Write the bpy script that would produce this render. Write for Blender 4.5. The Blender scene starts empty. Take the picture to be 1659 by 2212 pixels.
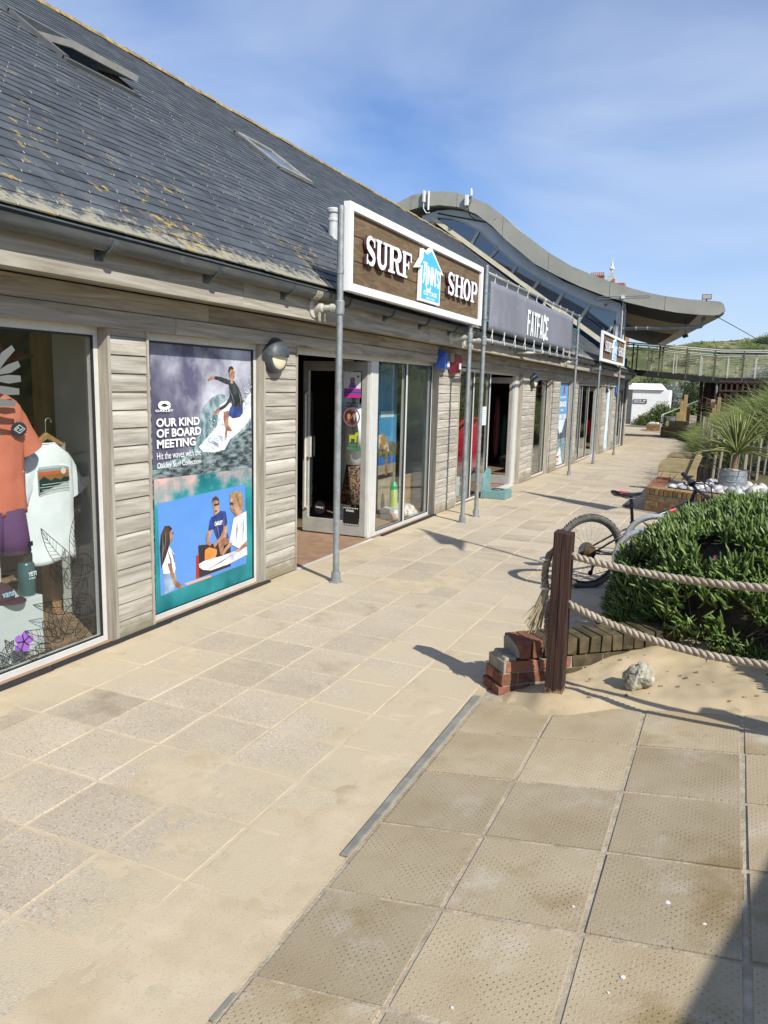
import bpy, bmesh, math, random
import numpy as np
from mathutils import Vector, Matrix
random.seed(7); rng = np.random.default_rng(11)
SC = bpy.context.scene; COL = SC.collection
R = math.radians
V = Vector
# ------------------------------------------------------------------ camera
cam = bpy.data.cameras.new("camera"); CAM = bpy.data.objects.new("camera", cam); COL.objects.link(CAM)
cam.sensor_fit = 'VERTICAL'; cam.sensor_height = 24.0; cam.lens = 24.0 * 1661 / 2212
cam.clip_start = 0.05; cam.clip_end = 3000
CAM.matrix_world = Matrix(((0.911384, -0.088651, 0.401895, 0), (0.410833, 0.138105, -0.90119, 0),
                           (0.024388, 0.986442, 0.162287, 1.787), (0, 0, 0, 1)))
SC.camera = CAM
# ------------------------------------------------------------------ world and sun
SUN = V((0.657, -0.395, 0.643)).normalized()
W = bpy.data.worlds.new("World"); SC.world = W; W.use_nodes = True
wt = W.node_tree; wn = wt.nodes; wl = wt.links; wn.clear()
def wnode(t, **k):
    n = wn.new(t)
    for a, b in k.items(): setattr(n, a, b)
    return n
out = wnode('ShaderNodeOutputWorld'); bg = wnode('ShaderNodeBackground'); bg.inputs[1].default_value = SKY_STRENGTH = 0.088
sky = wnode('ShaderNodeTexSky', sky_type='NISHITA', sun_disc=False, sun_elevation=R(40), sun_rotation=R(121),
            air_density=1.0, dust_density=0.4, ozone_density=2.2)
tc = wnode('ShaderNodeTexCoord')
mp = wnode('ShaderNodeMapping'); mp.inputs['Scale'].default_value = (1.0, 2.2, 4.2); mp.inputs['Rotation'].default_value = (0.25, 0.35, 0.5)
nz = wnode('ShaderNodeTexNoise'); nz.inputs['Scale'].default_value = 1.15; nz.inputs['Detail'].default_value = 9; nz.inputs['Roughness'].default_value = 0.50; nz.inputs['Distortion'].default_value = 0.5
rp = wnode('ShaderNodeValToRGB'); rp.color_ramp.elements[0].position = 0.35; rp.color_ramp.elements[1].position = 0.76
rp.color_ramp.elements[0].color = (0, 0, 0, 1); rp.color_ramp.elements[1].color = (0.82, 0.82, 0.82, 1)
hs = wnode('ShaderNodeMix', data_type='RGBA', blend_type='MULTIPLY'); hs.inputs['Factor'].default_value = 1.0; hs.inputs['B'].default_value = (0.92, 1.10, 1.42, 1)
mx = wnode('ShaderNodeMix', data_type='RGBA'); mx.inputs['B'].default_value = (6.4, 7.5, 9.4, 1)
wl.new(tc.outputs['Generated'], mp.inputs['Vector']); wl.new(mp.outputs[0], nz.inputs['Vector']); wl.new(nz.outputs[0], rp.inputs[0])
wl.new(sky.outputs[0], hs.inputs['A']); wl.new(hs.outputs['Result'], mx.inputs['A']); wl.new(rp.outputs[0], mx.inputs['Factor'])
wl.new(mx.outputs['Result'], bg.inputs[0]); wl.new(bg.outputs[0], out.inputs[0])
sl = bpy.data.lights.new("sun", 'SUN'); sl.energy = 5.0; sl.angle = R(0.53); sl.color = (1.0, 0.965, 0.87)
so = bpy.data.objects.new("sun", sl); COL.objects.link(so); so.location = (20, -12, 22)
so.rotation_euler = (-SUN).to_track_quat('-Z', 'Y').to_euler()
SC.view_settings.view_transform = 'Standard'; SC.view_settings.look = 'None'; SC.view_settings.gamma = 1; SC.view_settings.use_curve_mapping = False
SC.view_settings.exposure = 0.30
SC.render.engine = 'CYCLES'; SC.render.resolution_x = 768; SC.render.resolution_y = 1024
SC.cycles.max_bounces = 8; SC.cycles.transparent_max_bounces = 16

# ------------------------------------------------------------------ materials
def newmat(name):
    m = bpy.data.materials.new(name); m.use_nodes = True
    return m, m.node_tree.nodes, m.node_tree.links, m.node_tree.nodes['Principled BSDF']
def mk(nt, t, ins=None, **k):
    n = nt.new(t)
    for a, b in k.items(): setattr(n, a, b)
    for a, b in (ins or {}).items(): n.inputs[a].default_value = b
    return n
def c4(c): return (c[0], c[1], c[2], 1)
def M(name, c1, c2=None, rough=0.7, scale=6, stretch=(1, 1, 1), metal=0.0, bump=0.0, bscale=None, rand=0.0, isl=0.0, coh=False,
      spec=0.5, detail=7, lo=0.35, hi=0.65, obj=False, spots=None, dist=0.0):
    """noise between two colours, optional bump, per-object / per-island brightness, optional second speckle (colour, scale, threshold, soft)"""
    m, N, L, P = newmat(name)
    P.inputs['Roughness'].default_value = rough; P.inputs['Metallic'].default_value = metal
    P.inputs['Specular IOR Level'].default_value = spec
    if c2 is None and rand == 0 and isl == 0 and bump == 0 and spots is None:
        P.inputs['Base Color'].default_value = c4(c1); return m
    c2 = c2 or c1
    if obj: src = mk(N, 'ShaderNodeTexCoord').outputs['Object']
    else: src = mk(N, 'ShaderNodeNewGeometry').outputs['Position']
    oi = mk(N, 'ShaderNodeObjectInfo'); ge = mk(N, 'ShaderNodeNewGeometry')
    mp = mk(N, 'ShaderNodeMapping'); mp.inputs['Scale'].default_value = stretch
    L.new(src, mp.inputs['Vector'])
    add = mk(N, 'ShaderNodeMath', operation='ADD'); L.new(oi.outputs['Random'], add.inputs[0]); L.new(ge.outputs['Random Per Island'], add.inputs[1])
    fr = mk(N, 'ShaderNodeMath', operation='FRACT'); L.new(add.outputs[0], fr.inputs[0])
    vec = mp.outputs[0]
    if (rand or isl) and not coh:
        sc = mk(N, 'ShaderNodeVectorMath', operation='SCALE'); cb = mk(N, 'ShaderNodeCombineXYZ')
        for i in range(3): L.new(fr.outputs[0], cb.inputs[i])
        L.new(cb.outputs[0], sc.inputs[0]); sc.inputs['Scale'].default_value = 37.0
        ad = mk(N, 'ShaderNodeVectorMath', operation='ADD'); L.new(mp.outputs[0], ad.inputs[0]); L.new(sc.outputs[0], ad.inputs[1]); vec = ad.outputs[0]
    nz = mk(N, 'ShaderNodeTexNoise', {'Scale': scale, 'Detail': detail, 'Roughness': 0.6, 'Distortion': dist}); L.new(vec, nz.inputs['Vector'])
    mr = mk(N, 'ShaderNodeMapRange', {'From Min': lo, 'From Max': hi}); L.new(nz.outputs[0], mr.inputs['Value'])
    mx = mk(N, 'ShaderNodeMix', data_type='RGBA'); mx.inputs['A'].default_value = c4(c1); mx.inputs['B'].default_value = c4(c2)
    L.new(mr.outputs[0], mx.inputs['Factor']); colr = mx.outputs['Result']
    if spots:
        for (sc_, ss, th, soft) in spots:
            n2 = mk(N, 'ShaderNodeTexNoise', {'Scale': ss, 'Detail': 5, 'Roughness': 0.65}); L.new(vec, n2.inputs['Vector'])
            m2 = mk(N, 'ShaderNodeMapRange', {'From Min': th, 'From Max': th + soft}); L.new(n2.outputs[0], m2.inputs['Value'])
            mm = mk(N, 'ShaderNodeMix', data_type='RGBA'); mm.inputs['B'].default_value = c4(sc_)
            L.new(colr, mm.inputs['A']); L.new(m2.outputs[0], mm.inputs['Factor']); colr = mm.outputs['Result']
    if rand or isl:
        hv = mk(N, 'ShaderNodeHueSaturation'); k = rand or isl
        mr2 = mk(N, 'ShaderNodeMapRange', {'To Min': 1 - k, 'To Max': 1 + k}); L.new(fr.outputs[0], mr2.inputs['Value'])
        L.new(mr2.outputs[0], hv.inputs['Value']); L.new(colr, hv.inputs['Color']); colr = hv.outputs['Color']
    L.new(colr, P.inputs['Base Color'])
    if bump:
        nb = mk(N, 'ShaderNodeTexNoise', {'Scale': bscale or scale, 'Detail': 6}); L.new(vec, nb.inputs['Vector'])
        bp = mk(N, 'ShaderNodeBump', {'Strength': bump, 'Distance': 0.01}); L.new(nb.outputs[0], bp.inputs['Height']); L.new(bp.outputs[0], P.inputs['Normal'])
    return m
def base_mix(m, mask_fn, colour, amount=1.0):
    """mix a colour over a material's base colour with a mask socket built by mask_fn(N, L)"""
    N, L = m.node_tree.nodes, m.node_tree.links; P = N['Principled BSDF']
    src = P.inputs['Base Color'].links[0].from_socket if P.inputs['Base Color'].links else None
    mm = mk(N, 'ShaderNodeMix', data_type='RGBA'); mm.inputs['B'].default_value = c4(colour)
    if src: L.new(src, mm.inputs['A'])
    else: mm.inputs['A'].default_value = P.inputs['Base Color'].default_value
    s = mask_fn(N, L)
    if amount != 1:
        q = mk(N, 'ShaderNodeMath', operation='MULTIPLY'); L.new(s, q.inputs[0]); q.inputs[1].default_value = amount; s = q.outputs[0]
    L.new(s, mm.inputs['Factor']); L.new(mm.outputs['Result'], P.inputs['Base Color'])
def mask(scale, th, soft, axis=None, lo=0, hi=1, stretch=(1, 1, 1), invert=False, obj=False):
    """noise threshold, optionally multiplied by a ramp along a world axis"""
    def fn(N, L):
        if obj: src = mk(N, 'ShaderNodeTexCoord').outputs['Object']
        else: src = mk(N, 'ShaderNodeNewGeometry').outputs['Position']
        mp = mk(N, 'ShaderNodeMapping'); mp.inputs['Scale'].default_value = stretch; L.new(src, mp.inputs['Vector'])
        n2 = mk(N, 'ShaderNodeTexNoise', {'Scale': scale, 'Detail': 8, 'Roughness': 0.65}); L.new(mp.outputs[0], n2.inputs['Vector'])
        val = n2.outputs[0]
        if axis is not None:
            sx = mk(N, 'ShaderNodeSeparateXYZ'); L.new(src, sx.inputs[0])
            r = mk(N, 'ShaderNodeMapRange', {'From Min': lo, 'From Max': hi, 'To Min': -0.5, 'To Max': 0.25}); L.new(sx.outputs[axis], r.inputs['Value'])
            a = mk(N, 'ShaderNodeMath', operation='ADD'); L.new(val, a.inputs[0]); L.new(r.outputs[0], a.inputs[1]); val = a.outputs[0]
        m2 = mk(N, 'ShaderNodeMapRange', {'From Min': th, 'From Max': th + soft}); L.new(val, m2.inputs['Value'])
        return m2.outputs[0]
    return fn
def glassmat(name, tint=(0.93, 0.955, 0.945), ior=1.5, extra=0.0):
    m, N, L, P = newmat(name); N.remove(P); o = N['Material Output']
    tr = mk(N, 'ShaderNodeBsdfTransparent'); tr.inputs[0].default_value = c4(tint)
    gl = mk(N, 'ShaderNodeBsdfGlossy'); gl.inputs['Roughness'].default_value = 0.012; gl.inputs['Color'].default_value = (0.95, 0.97, 1, 1)
    lw = mk(N, 'ShaderNodeLayerWeight', {'Blend': 0.5}); pw = mk(N, 'ShaderNodeMath', operation='POWER'); pw.inputs[1].default_value = 4.2; L.new(lw.outputs['Facing'], pw.inputs[0])
    ad = mk(N, 'ShaderNodeMath', operation='MULTIPLY_ADD'); ad.use_clamp = True; ad.inputs[1].default_value = 0.8; ad.inputs[2].default_value = 0.045 + extra; L.new(pw.outputs[0], ad.inputs[0])
    mx = mk(N, 'ShaderNodeMixShader'); L.new(ad.outputs[0], mx.inputs[0]); L.new(tr.outputs[0], mx.inputs[1]); L.new(gl.outputs[0], mx.inputs[2]); L.new(mx.outputs[0], o.inputs[0])
    return m
WY = (14, 0.9, 14)      # grain along Y
WZ = (14, 14, 0.9)      # grain along Z
wood_board = M('weathered_cladding', (0.255, 0.228, 0.187), (0.40, 0.366, 0.312), 0.85, 2.2, (16, 1.1, 16), bump=0.25, bscale=5, rand=0.13, spec=0.2,
               spots=[((0.47, 0.44, 0.385), 0.9, 0.50, 0.16), ((0.20, 0.17, 0.135), 2.0, 0.64, 0.08)])
base_mix(wood_board, mask(9, 0.50, 0.22, 2, 0.50, 0.0), (0.17, 0.15, 0.075), 0.6)
wood_trim = M('weathered_trim', (0.25, 0.22, 0.175), (0.40, 0.36, 0.30), 0.85, 2.0, (16, 16, 1.0), bump=0.2, bscale=5, rand=0.12, spec=0.2)
wood_fascia = M('weathered_fascia', (0.235, 0.205, 0.16), (0.425, 0.388, 0.328), 0.85, 1.6, (10, 0.7, 10), bump=0.25, bscale=4, rand=0.12, spec=0.2, dist=1.2,
                spots=[((0.17, 0.13, 0.09), 1.0, 0.62, 0.12)])
alu = M('pale_aluminium', (0.56, 0.56, 0.53), (0.62, 0.62, 0.59), 0.42, 12, metal=0.15, rand=0.02)
alu_dirty = M('grey_aluminium', (0.36, 0.355, 0.33), (0.44, 0.43, 0.40), 0.5, 8, metal=0.2)
rubber = M('black_rubber', (0.02, 0.02, 0.022), None, 0.6)
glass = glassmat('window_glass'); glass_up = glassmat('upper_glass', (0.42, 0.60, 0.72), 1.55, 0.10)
slate = M('roof_slate', (0.045, 0.052, 0.061), (0.078, 0.086, 0.095), 0.62, 3.0, (1, 1, 1), bump=0.25, bscale=40, isl=0.22, spec=0.32,
          spots=[((0.14, 0.13, 0.11), 1.6, 0.64, 0.08), ((0.36, 0.34, 0.28), 22, 0.74, 0.03)])
slate_m = slate
def eave_mask(N, L):
    ge = mk(N, 'ShaderNodeNewGeometry'); sx = mk(N, 'ShaderNodeSeparateXYZ'); L.new(ge.outputs['Position'], sx.inputs[0])
    n2 = mk(N, 'ShaderNodeTexNoise', {'Scale': 11, 'Detail': 10, 'Roughness': 0.78}); L.new(ge.outputs['Position'], n2.inputs['Vector'])
    r = mk(N, 'ShaderNodeMapRange', {'From Min': -3.80, 'From Max': -3.30, 'To Min': -0.28, 'To Max': 0.09}); L.new(sx.outputs[0], r.inputs['Value'])
    a = mk(N, 'ShaderNodeMath', operation='ADD'); L.new(n2.outputs[0], a.inputs[0]); L.new(r.outputs[0], a.inputs[1])
    m2 = mk(N, 'ShaderNodeMapRange', {'From Min': 0.47, 'From Max': 0.56}); L.new(a.outputs[0], m2.inputs['Value']); return m2.outputs[0]
base_mix(slate, eave_mask, (0.30, 0.275, 0.20), 0.9)
def yellow_mask(N, L):
    ge = mk(N, 'ShaderNodeNewGeometry')
    n1 = mk(N, 'ShaderNodeTexNoise', {'Scale': 0.8, 'Detail': 2}); L.new(ge.outputs['Position'], n1.inputs['Vector'])
    n2 = mk(N, 'ShaderNodeTexNoise', {'Scale': 9, 'Detail': 6, 'Roughness': 0.7}); L.new(ge.outputs['Position'], n2.inputs['Vector'])
    sx = mk(N, 'ShaderNodeSeparateXYZ'); L.new(ge.outputs['Position'], sx.inputs[0])
    r = mk(N, 'ShaderNodeMapRange', {'From Min': -5.2, 'From Max': -3.30, 'To Min': 0.0, 'To Max': 0.12}); L.new(sx.outputs[0], r.inputs['Value'])
    s = mk(N, 'ShaderNodeMath', operation='MULTIPLY_ADD'); L.new(n1.outputs[0], s.inputs[0]); s.inputs[1].default_value = 0.35; L.new(n2.outputs[0], s.inputs[2])
    ry = mk(N, 'ShaderNodeMapRange', {'From Min': 2.8, 'From Max': 5.2, 'To Min': -0.055, 'To Max': 0.03}); L.new(sx.outputs[1], ry.inputs['Value'])
    a0 = mk(N, 'ShaderNodeMath', operation='ADD'); L.new(s.outputs[0], a0.inputs[0]); L.new(r.outputs[0], a0.inputs[1]); a = mk(N, 'ShaderNodeMath', operation='ADD'); L.new(a0.outputs[0], a.inputs[0]); L.new(ry.outputs[0], a.inputs[1])
    m2 = mk(N, 'ShaderNodeMapRange', {'From Min': 0.875, 'From Max': 0.935}); L.new(a.outputs[0], m2.inputs['Value']); return m2.outputs[0]
base_mix(slate, yellow_mask, (0.40, 0.27, 0.045), 0.85)
ridge_m = M('ridge_lichen', (0.14, 0.11, 0.075), (0.36, 0.26, 0.09), 0.9, 9, bump=0.6, bscale=30, rand=0.12, spots=[((0.46, 0.42, 0.34), 14, 0.62, 0.06)])
gutter_m = M('grey_gutter', (0.055, 0.062, 0.065), (0.10, 0.105, 0.103), 0.55, 4, (3, 0.6, 3), bump=0.05, spots=[((0.22, 0.20, 0.15), 6, 0.62, 0.08)])
lead_m = M('dark_lead', (0.05, 0.06, 0.065), (0.09, 0.10, 0.105), 0.6, 6)
galv = M('galvanised_steel', (0.22, 0.24, 0.245), (0.33, 0.345, 0.345), 0.48, 18, metal=0.45, bump=0.05, spots=[((0.20, 0.215, 0.22), 5, 0.58, 0.1)])
galv_pale = M('weathered_galvanised', (0.46, 0.44, 0.38), (0.60, 0.58, 0.52), 0.6, 10, metal=0.2, spots=[((0.30, 0.13, 0.05), 7, 0.64, 0.05)])
white = M('white_paint', (0.76, 0.77, 0.78), (0.80, 0.80, 0.80), 0.45, 5, spots=[((0.55, 0.55, 0.54), 3, 0.72, 0.12)])
white_letter = M('white_letter_paint', (0.82, 0.82, 0.82), None, 0.4)
letter_side = M('maroon_letter_edge', (0.09, 0.03, 0.045), None, 0.6)
sign_wood = M('brown_sign_plank', (0.095, 0.062, 0.034), (0.17, 0.118, 0.068), 0.8, 2.0, (6, 1.3, 9), bump=0.5, bscale=5, rand=0.12, spec=0.25, dist=1.5)
cyan = M('cyan_panel', (0.07, 0.42, 0.68), None, 0.45)
banner_m = M('grey_banner_mesh', (0.15, 0.152, 0.185), (0.185, 0.187, 0.22), 0.8, 1.2, bump=0.15, bscale=2, spots=[((0.22, 0.225, 0.26), 1.4, 0.58, 0.1)])
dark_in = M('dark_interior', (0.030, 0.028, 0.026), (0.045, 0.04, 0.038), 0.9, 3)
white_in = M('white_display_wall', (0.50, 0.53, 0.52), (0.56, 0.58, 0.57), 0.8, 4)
floor_in = M('interior_floor', (0.25, 0.15, 0.09), (0.33, 0.21, 0.13), 0.7, 6, bump=0.1)
pine = M('pine_wood', (0.28, 0.15, 0.05), (0.38, 0.22, 0.09), 0.6, 3, (12, 12, 1))
black = M('black_plastic', (0.012, 0.012, 0.013), None, 0.45)
def flat(name, c, rough=0.6, metal=0.0): return M(name, c, None, rough, metal=metal)

# ------------------------------------------------------------------ mesh builder
WO = {}
def org(o): return WO.get(o.name, V((0, 0, 0))) if o else V((0, 0, 0))
class MB:
    def __init__(s): s.v = []; s.f = []; s.mi = []; s.cur = 0
    def add(s, vs, fs):
        b = len(s.v); s.v += [tuple(p) for p in vs]; s.f += [tuple(i + b for i in f) for f in fs]; s.mi += [s.cur] * len(fs); return s
    def box(s, x0, x1, y0, y1, z0, z1):
        x0, x1 = sorted((x0, x1)); y0, y1 = sorted((y0, y1)); z0, z1 = sorted((z0, z1))
        return s.add([(x0, y0, z0), (x1, y0, z0), (x1, y1, z0), (x0, y1, z0), (x0, y0, z1), (x1, y0, z1), (x1, y1, z1), (x0, y1, z1)],
                     [(0, 3, 2, 1), (4, 5, 6, 7), (0, 1, 5, 4), (1, 2, 6, 5), (2, 3, 7, 6), (3, 0, 4, 7)])
    def obox(s, c, a, b, d):
        c, a, b, d = V(c), V(a), V(b), V(d)
        if a.cross(b).dot(d) < 0: d = -d
        p = [c + i * a + j * b + k * d for k in (-1, 1) for j in (-1, 1) for i in (-1, 1)]
        return s.add(p, [(0, 2, 3, 1), (4, 5, 7, 6), (0, 1, 5, 4), (1, 3, 7, 5), (3, 2, 6, 7), (2, 0, 4, 6)])
    def bar(s, p, q, w, h, up=(0, 0, 1)):
        p, q = V(p), V(q); t = (q - p); up = V(up)
        a = t.normalized().cross(up)
        if a.length < 1e-4: a = t.normalized().cross(V((1, 0, 0)))
        a.normalize(); b = a.cross(t.normalized())
        return s.obox((p + q) / 2, t / 2, a * w / 2, b * h / 2)
    def tube(s, pts, r, n=8, caps=True, closed=False):
        pts = [V(p) for p in pts]; k = len(pts); rs = r if isinstance(r, (list, tuple)) else [r] * k
        T = []
        for i in range(k):
            a = pts[(i - 1) % k] if (closed or i > 0) else pts[i]; b = pts[(i + 1) % k] if (closed or i < k - 1) else pts[i]
            T.append((b - a).normalized())
        u = T[0].orthogonal().normalized(); vs = []
        for i in range(k):
            if i: 
                u = (u - T[i] * u.dot(T[i]))
                u = u.normalized() if u.length > 1e-6 else T[i].orthogonal().normalized()
            w = T[i].cross(u)
            for j in range(n):
                an = 2 * math.pi * j / n; vs.append(pts[i] + (u * math.cos(an) + w * math.sin(an)) * rs[i])
        fs = []
        for i in range(k if closed else k - 1):
            i2 = (i + 1) % k
            for j in range(n): fs.append((i * n + j, i * n + (j + 1) % n, i2 * n + (j + 1) % n, i2 * n + j))
        if caps and not closed: fs += [tuple(range(n - 1, -1, -1)), tuple((k - 1) * n + j for j in range(n))]
        return s.add(vs, fs)
    def lathe(s, prof, c=(0, 0, 0), n=20, ax='z', caps=True):
        c = V(c); vs = []
        for r, z in prof:
            for j in range(n):
                an = 2 * math.pi * j / n; a, b = r * math.cos(an), r * math.sin(an)
                vs.append(c + (V((a, b, z)) if ax == 'z' else V((z, a, b)) if ax == 'x' else V((b, z, a))))
        fs = []
        for i in range(len(prof) - 1):
            for j in range(n): fs.append((i * n + j, i * n + (j + 1) % n, (i + 1) * n + (j + 1) % n, (i + 1) * n + j))
        if caps: fs += [tuple(range(n - 1, -1, -1)), tuple((len(prof) - 1) * n + j for j in range(n))]
        return s.add(vs, fs)
    def prism(s, poly, vec):
        poly = [V(p) for p in poly]; vec = V(vec); n = len(poly)
        nr = V((0, 0, 0))
        for i in range(n): nr += (poly[i]).cross(poly[(i + 1) % n])
        if nr.dot(vec) > 0: poly = poly[::-1]
        return s.add(poly + [p + vec for p in poly], [tuple(range(n)), tuple(range(2 * n - 1, n - 1, -1))] +
                     [(i, i + n, (i + 1) % n + n, (i + 1) % n) for i in range(n)])
    def prism_yz(s, poly, x0, x1): return s.prism([(x0, a, b) for a, b in poly], (x1 - x0, 0, 0))
    def prism_xz(s, poly, y0, y1): return s.prism([(a, y0, b) for a, b in poly], (0, y1 - y0, 0))
    def build(s, name, mat, parent=None, smooth=False, bevel=0, seg=1, origin=None, warp=None):
        vs = [warp(V(p)) for p in s.v] if warp else s.v
        if parent is not None: o0 = org(parent) if origin is None else V(origin)
        elif origin is not None: o0 = V(origin)
        else:
            a = np.array(vs); o0 = V(((a[:, 0].min() + a[:, 0].max()) / 2, (a[:, 1].min() + a[:, 1].max()) / 2, a[:, 2].min()))
        me = bpy.data.meshes.new(name); me.from_pydata([V(p) - o0 for p in vs], [], s.f)
        mats = mat if isinstance(mat, (list, tuple)) else [mat]
        for m in mats: me.materials.append(m)
        if len(mats) > 1: me.polygons.foreach_set('material_index', s.mi)
        if bevel:
            bm = bmesh.new(); bm.from_mesh(me); bmesh.ops.bevel(bm, geom=bm.edges[:], offset=bevel, segments=seg, affect='EDGES', profile=0.6); bm.to_mesh(me); bm.free()
        if smooth: me.polygons.foreach_set('use_smooth', [True] * len(me.polygons))
        return link(name, me, parent, o0)
def link(name, me, parent=None, w0=(0, 0, 0)):
    o = bpy.data.objects.new(name, me); COL.objects.link(o); w0 = V(w0)
    if parent is not None: o.parent = parent; o.location = w0 - org(parent)
    else: o.location = w0
    WO[o.name] = w0; return o
def tag(o, label=None, cat=None, group=None, kind=None):
    if label: o['label'] = label
    if cat: o['category'] = cat
    if group: o['group'] = group
    if kind: o['kind'] = kind
    return o
def thing(name, label, cat, loc=(0, 0, 0), group=None):
    o = bpy.data.objects.new(name, None); COL.objects.link(o); o.location = loc; o.empty_display_size = 0.1; WO[o.name] = V(loc)
    return tag(o, label, cat, group)
def copy_tree(o, parent=None, loc=None):
    c = o.copy(); COL.objects.link(c)
    if parent is not None: c.parent = parent
    if loc is not None: c.location = loc
    WO[c.name] = (org(parent) + c.location) if parent is not None else V(c.location)
    for ch in o.children: copy_tree(ch, c)
    return c
def shade_auto(o):
    me = o.data; me.polygons.foreach_set('use_smooth', [True] * len(me.polygons))
    bm = bmesh.new(); bm.from_mesh(me)
    for e in bm.edges:
        if len(e.link_faces) == 2 and e.calc_face_angle(0) > R(38): e.smooth = False
    bm.to_mesh(me); bm.free(); return o
# text facing +X (reads along +Y), fitted into a box
def text(name, body, y0, z0, w, h, x, mat, parent=None, depth=0.0006, bold=0.0, face='x', space=1.0):
    cu = bpy.data.curves.new(name, 'FONT'); cu.body = body; cu.extrude = 0.5; cu.offset = bold; cu.resolution_u = 3; cu.align_x = 'LEFT'; cu.space_character = space
    tmp = bpy.data.objects.new('tmp', cu); COL.objects.link(tmp); dg = bpy.context.evaluated_depsgraph_get()
    me = bpy.data.meshes.new_from_object(tmp.evaluated_get(dg)); bpy.data.objects.remove(tmp); bpy.data.curves.remove(cu)
    a = np.zeros(len(me.vertices) * 3); me.vertices.foreach_get('co', a); a = a.reshape(-1, 3)
    mn, mxx = a.min(0), a.max(0)
    u = (a[:, 0] - mn[0]) / (mxx[0] - mn[0]) * w; vv = (a[:, 1] - mn[1]) / (mxx[1] - mn[1]) * h; d = (a[:, 2] - mn[2]) / max(mxx[2] - mn[2], 1e-6) * depth
    o0 = org(parent) if parent else V((x, y0, z0)) if face == 'x' else V((y0, x, z0))
    if face == 'x': co = np.stack([x + d, y0 + u, z0 + vv], 1)
    else: co = np.stack([y0 + u, x - d, z0 + vv], 1)          # face -Y, reads along +X
    me.vertices.foreach_set('co', (co - np.array(o0)).ravel()); me.materials.clear(); me.materials.append(mat); me.name = name; me.update()
    return link(name, me, parent, o0)
# swept blades / leaves made with numpy -> one mesh
def swept(base, d0, bend, length, width, k=3, m=2, thick=0.35, taper=1.0, side=None, wave=None):
    n = len(base); t = np.linspace(0, 1, k + 1)
    d0 = d0 / np.linalg.norm(d0, axis=1, keepdims=True)
    if side is None: side = np.cross(d0, rng.normal(size=(n, 3)))
    side = side / (np.linalg.norm(side, axis=1, keepdims=True) + 1e-9)
    pts = base[:, None, :] + length[:, None, None] * (d0[:, None, :] * t[None, :, None] + bend[:, None, :] * (t ** 2)[None, :, None])
    wid = width[:, None] * np.clip(1 - t ** 2.2 * taper, 0.02, 1)[None, :]
    if m == 3: wid = width[:, None] * np.clip(np.sqrt(np.clip(1 - (t * 0.98) ** 2.6, 0, 1)) * (0.75 + 0.5 * np.sin(t * 2.6)), 0.03, 2)[None, :]
    nor = np.cross(side, d0)
    if m == 2:
        ring = np.stack([pts - side[:, None, :] * wid[:, :, None], pts + side[:, None, :] * wid[:, :, None]], 2)
    else:
        ring = np.stack([pts - side[:, None, :] * wid[:, :, None] + nor[:, None, :] * wid[:, :, None] * 0.5,
                         pts + side[:, None, :] * wid[:, :, None] + nor[:, None, :] * wid[:, :, None] * 0.5,
                         pts - nor[:, None, :] * wid[:, :, None] * 1.1], 2)
    v = ring.reshape(-1, 3); per = (k + 1) * m; idx = np.arange(n)[:, None] * per; fs = []
    for i in range(k):
        if m == 2: fs.append(idx + np.array([[i * 2, i * 2 + 1, i * 2 + 3, i * 2 + 2]]))
        else:
            for j in range(3): fs.append(idx + np.array([[i * 3 + j, i * 3 + (j + 1) % 3, (i + 1) * 3 + (j + 1) % 3, (i + 1) * 3 + j]]))
    return v, np.concatenate(fs, 0)
def npmesh(name, v, f, mat, parent=None, origin=(0, 0, 0), smooth=False):
    me = bpy.data.meshes.new(name); v = v - np.array(origin)
    me.vertices.add(len(v)); me.vertices.foreach_set('co', v.ravel()); nf, w = f.shape
    me.loops.add(nf * w); me.loops.foreach_set('vertex_index', f.ravel().astype(np.int32)); me.polygons.add(nf)
    me.polygons.foreach_set('loop_start', np.arange(0, nf * w, w, dtype=np.int32)); me.polygons.foreach_set('loop_total', np.full(nf, w, dtype=np.int32))
    if smooth: me.polygons.foreach_set('use_smooth', [True] * nf)
    me.update(calc_edges=True); me.materials.append(mat)
    return link(name, me, parent, origin)
# ground fall away from the camera and eaves fall
GP = [(-50, 0), (10, 0), (20, -.12), (31, -.235), (44, -.29), (55, -.40), (80, -.55), (500, -1.0)]
def g(Y):
    for (a, za), (b, zb) in zip(GP, GP[1:]):
        if Y <= b: return za + (zb - za) * max(0, (Y - a)) / (b - a)
    return GP[-1][1]
def e(Y): return -0.12 * min(max((Y - 6) / 23, 0), 1.1)
def we(p): return V((p.x, p.y, p.z + e(p.y)))
def wg(p): return V((p.x, p.y, p.z + g(p.y)))
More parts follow.
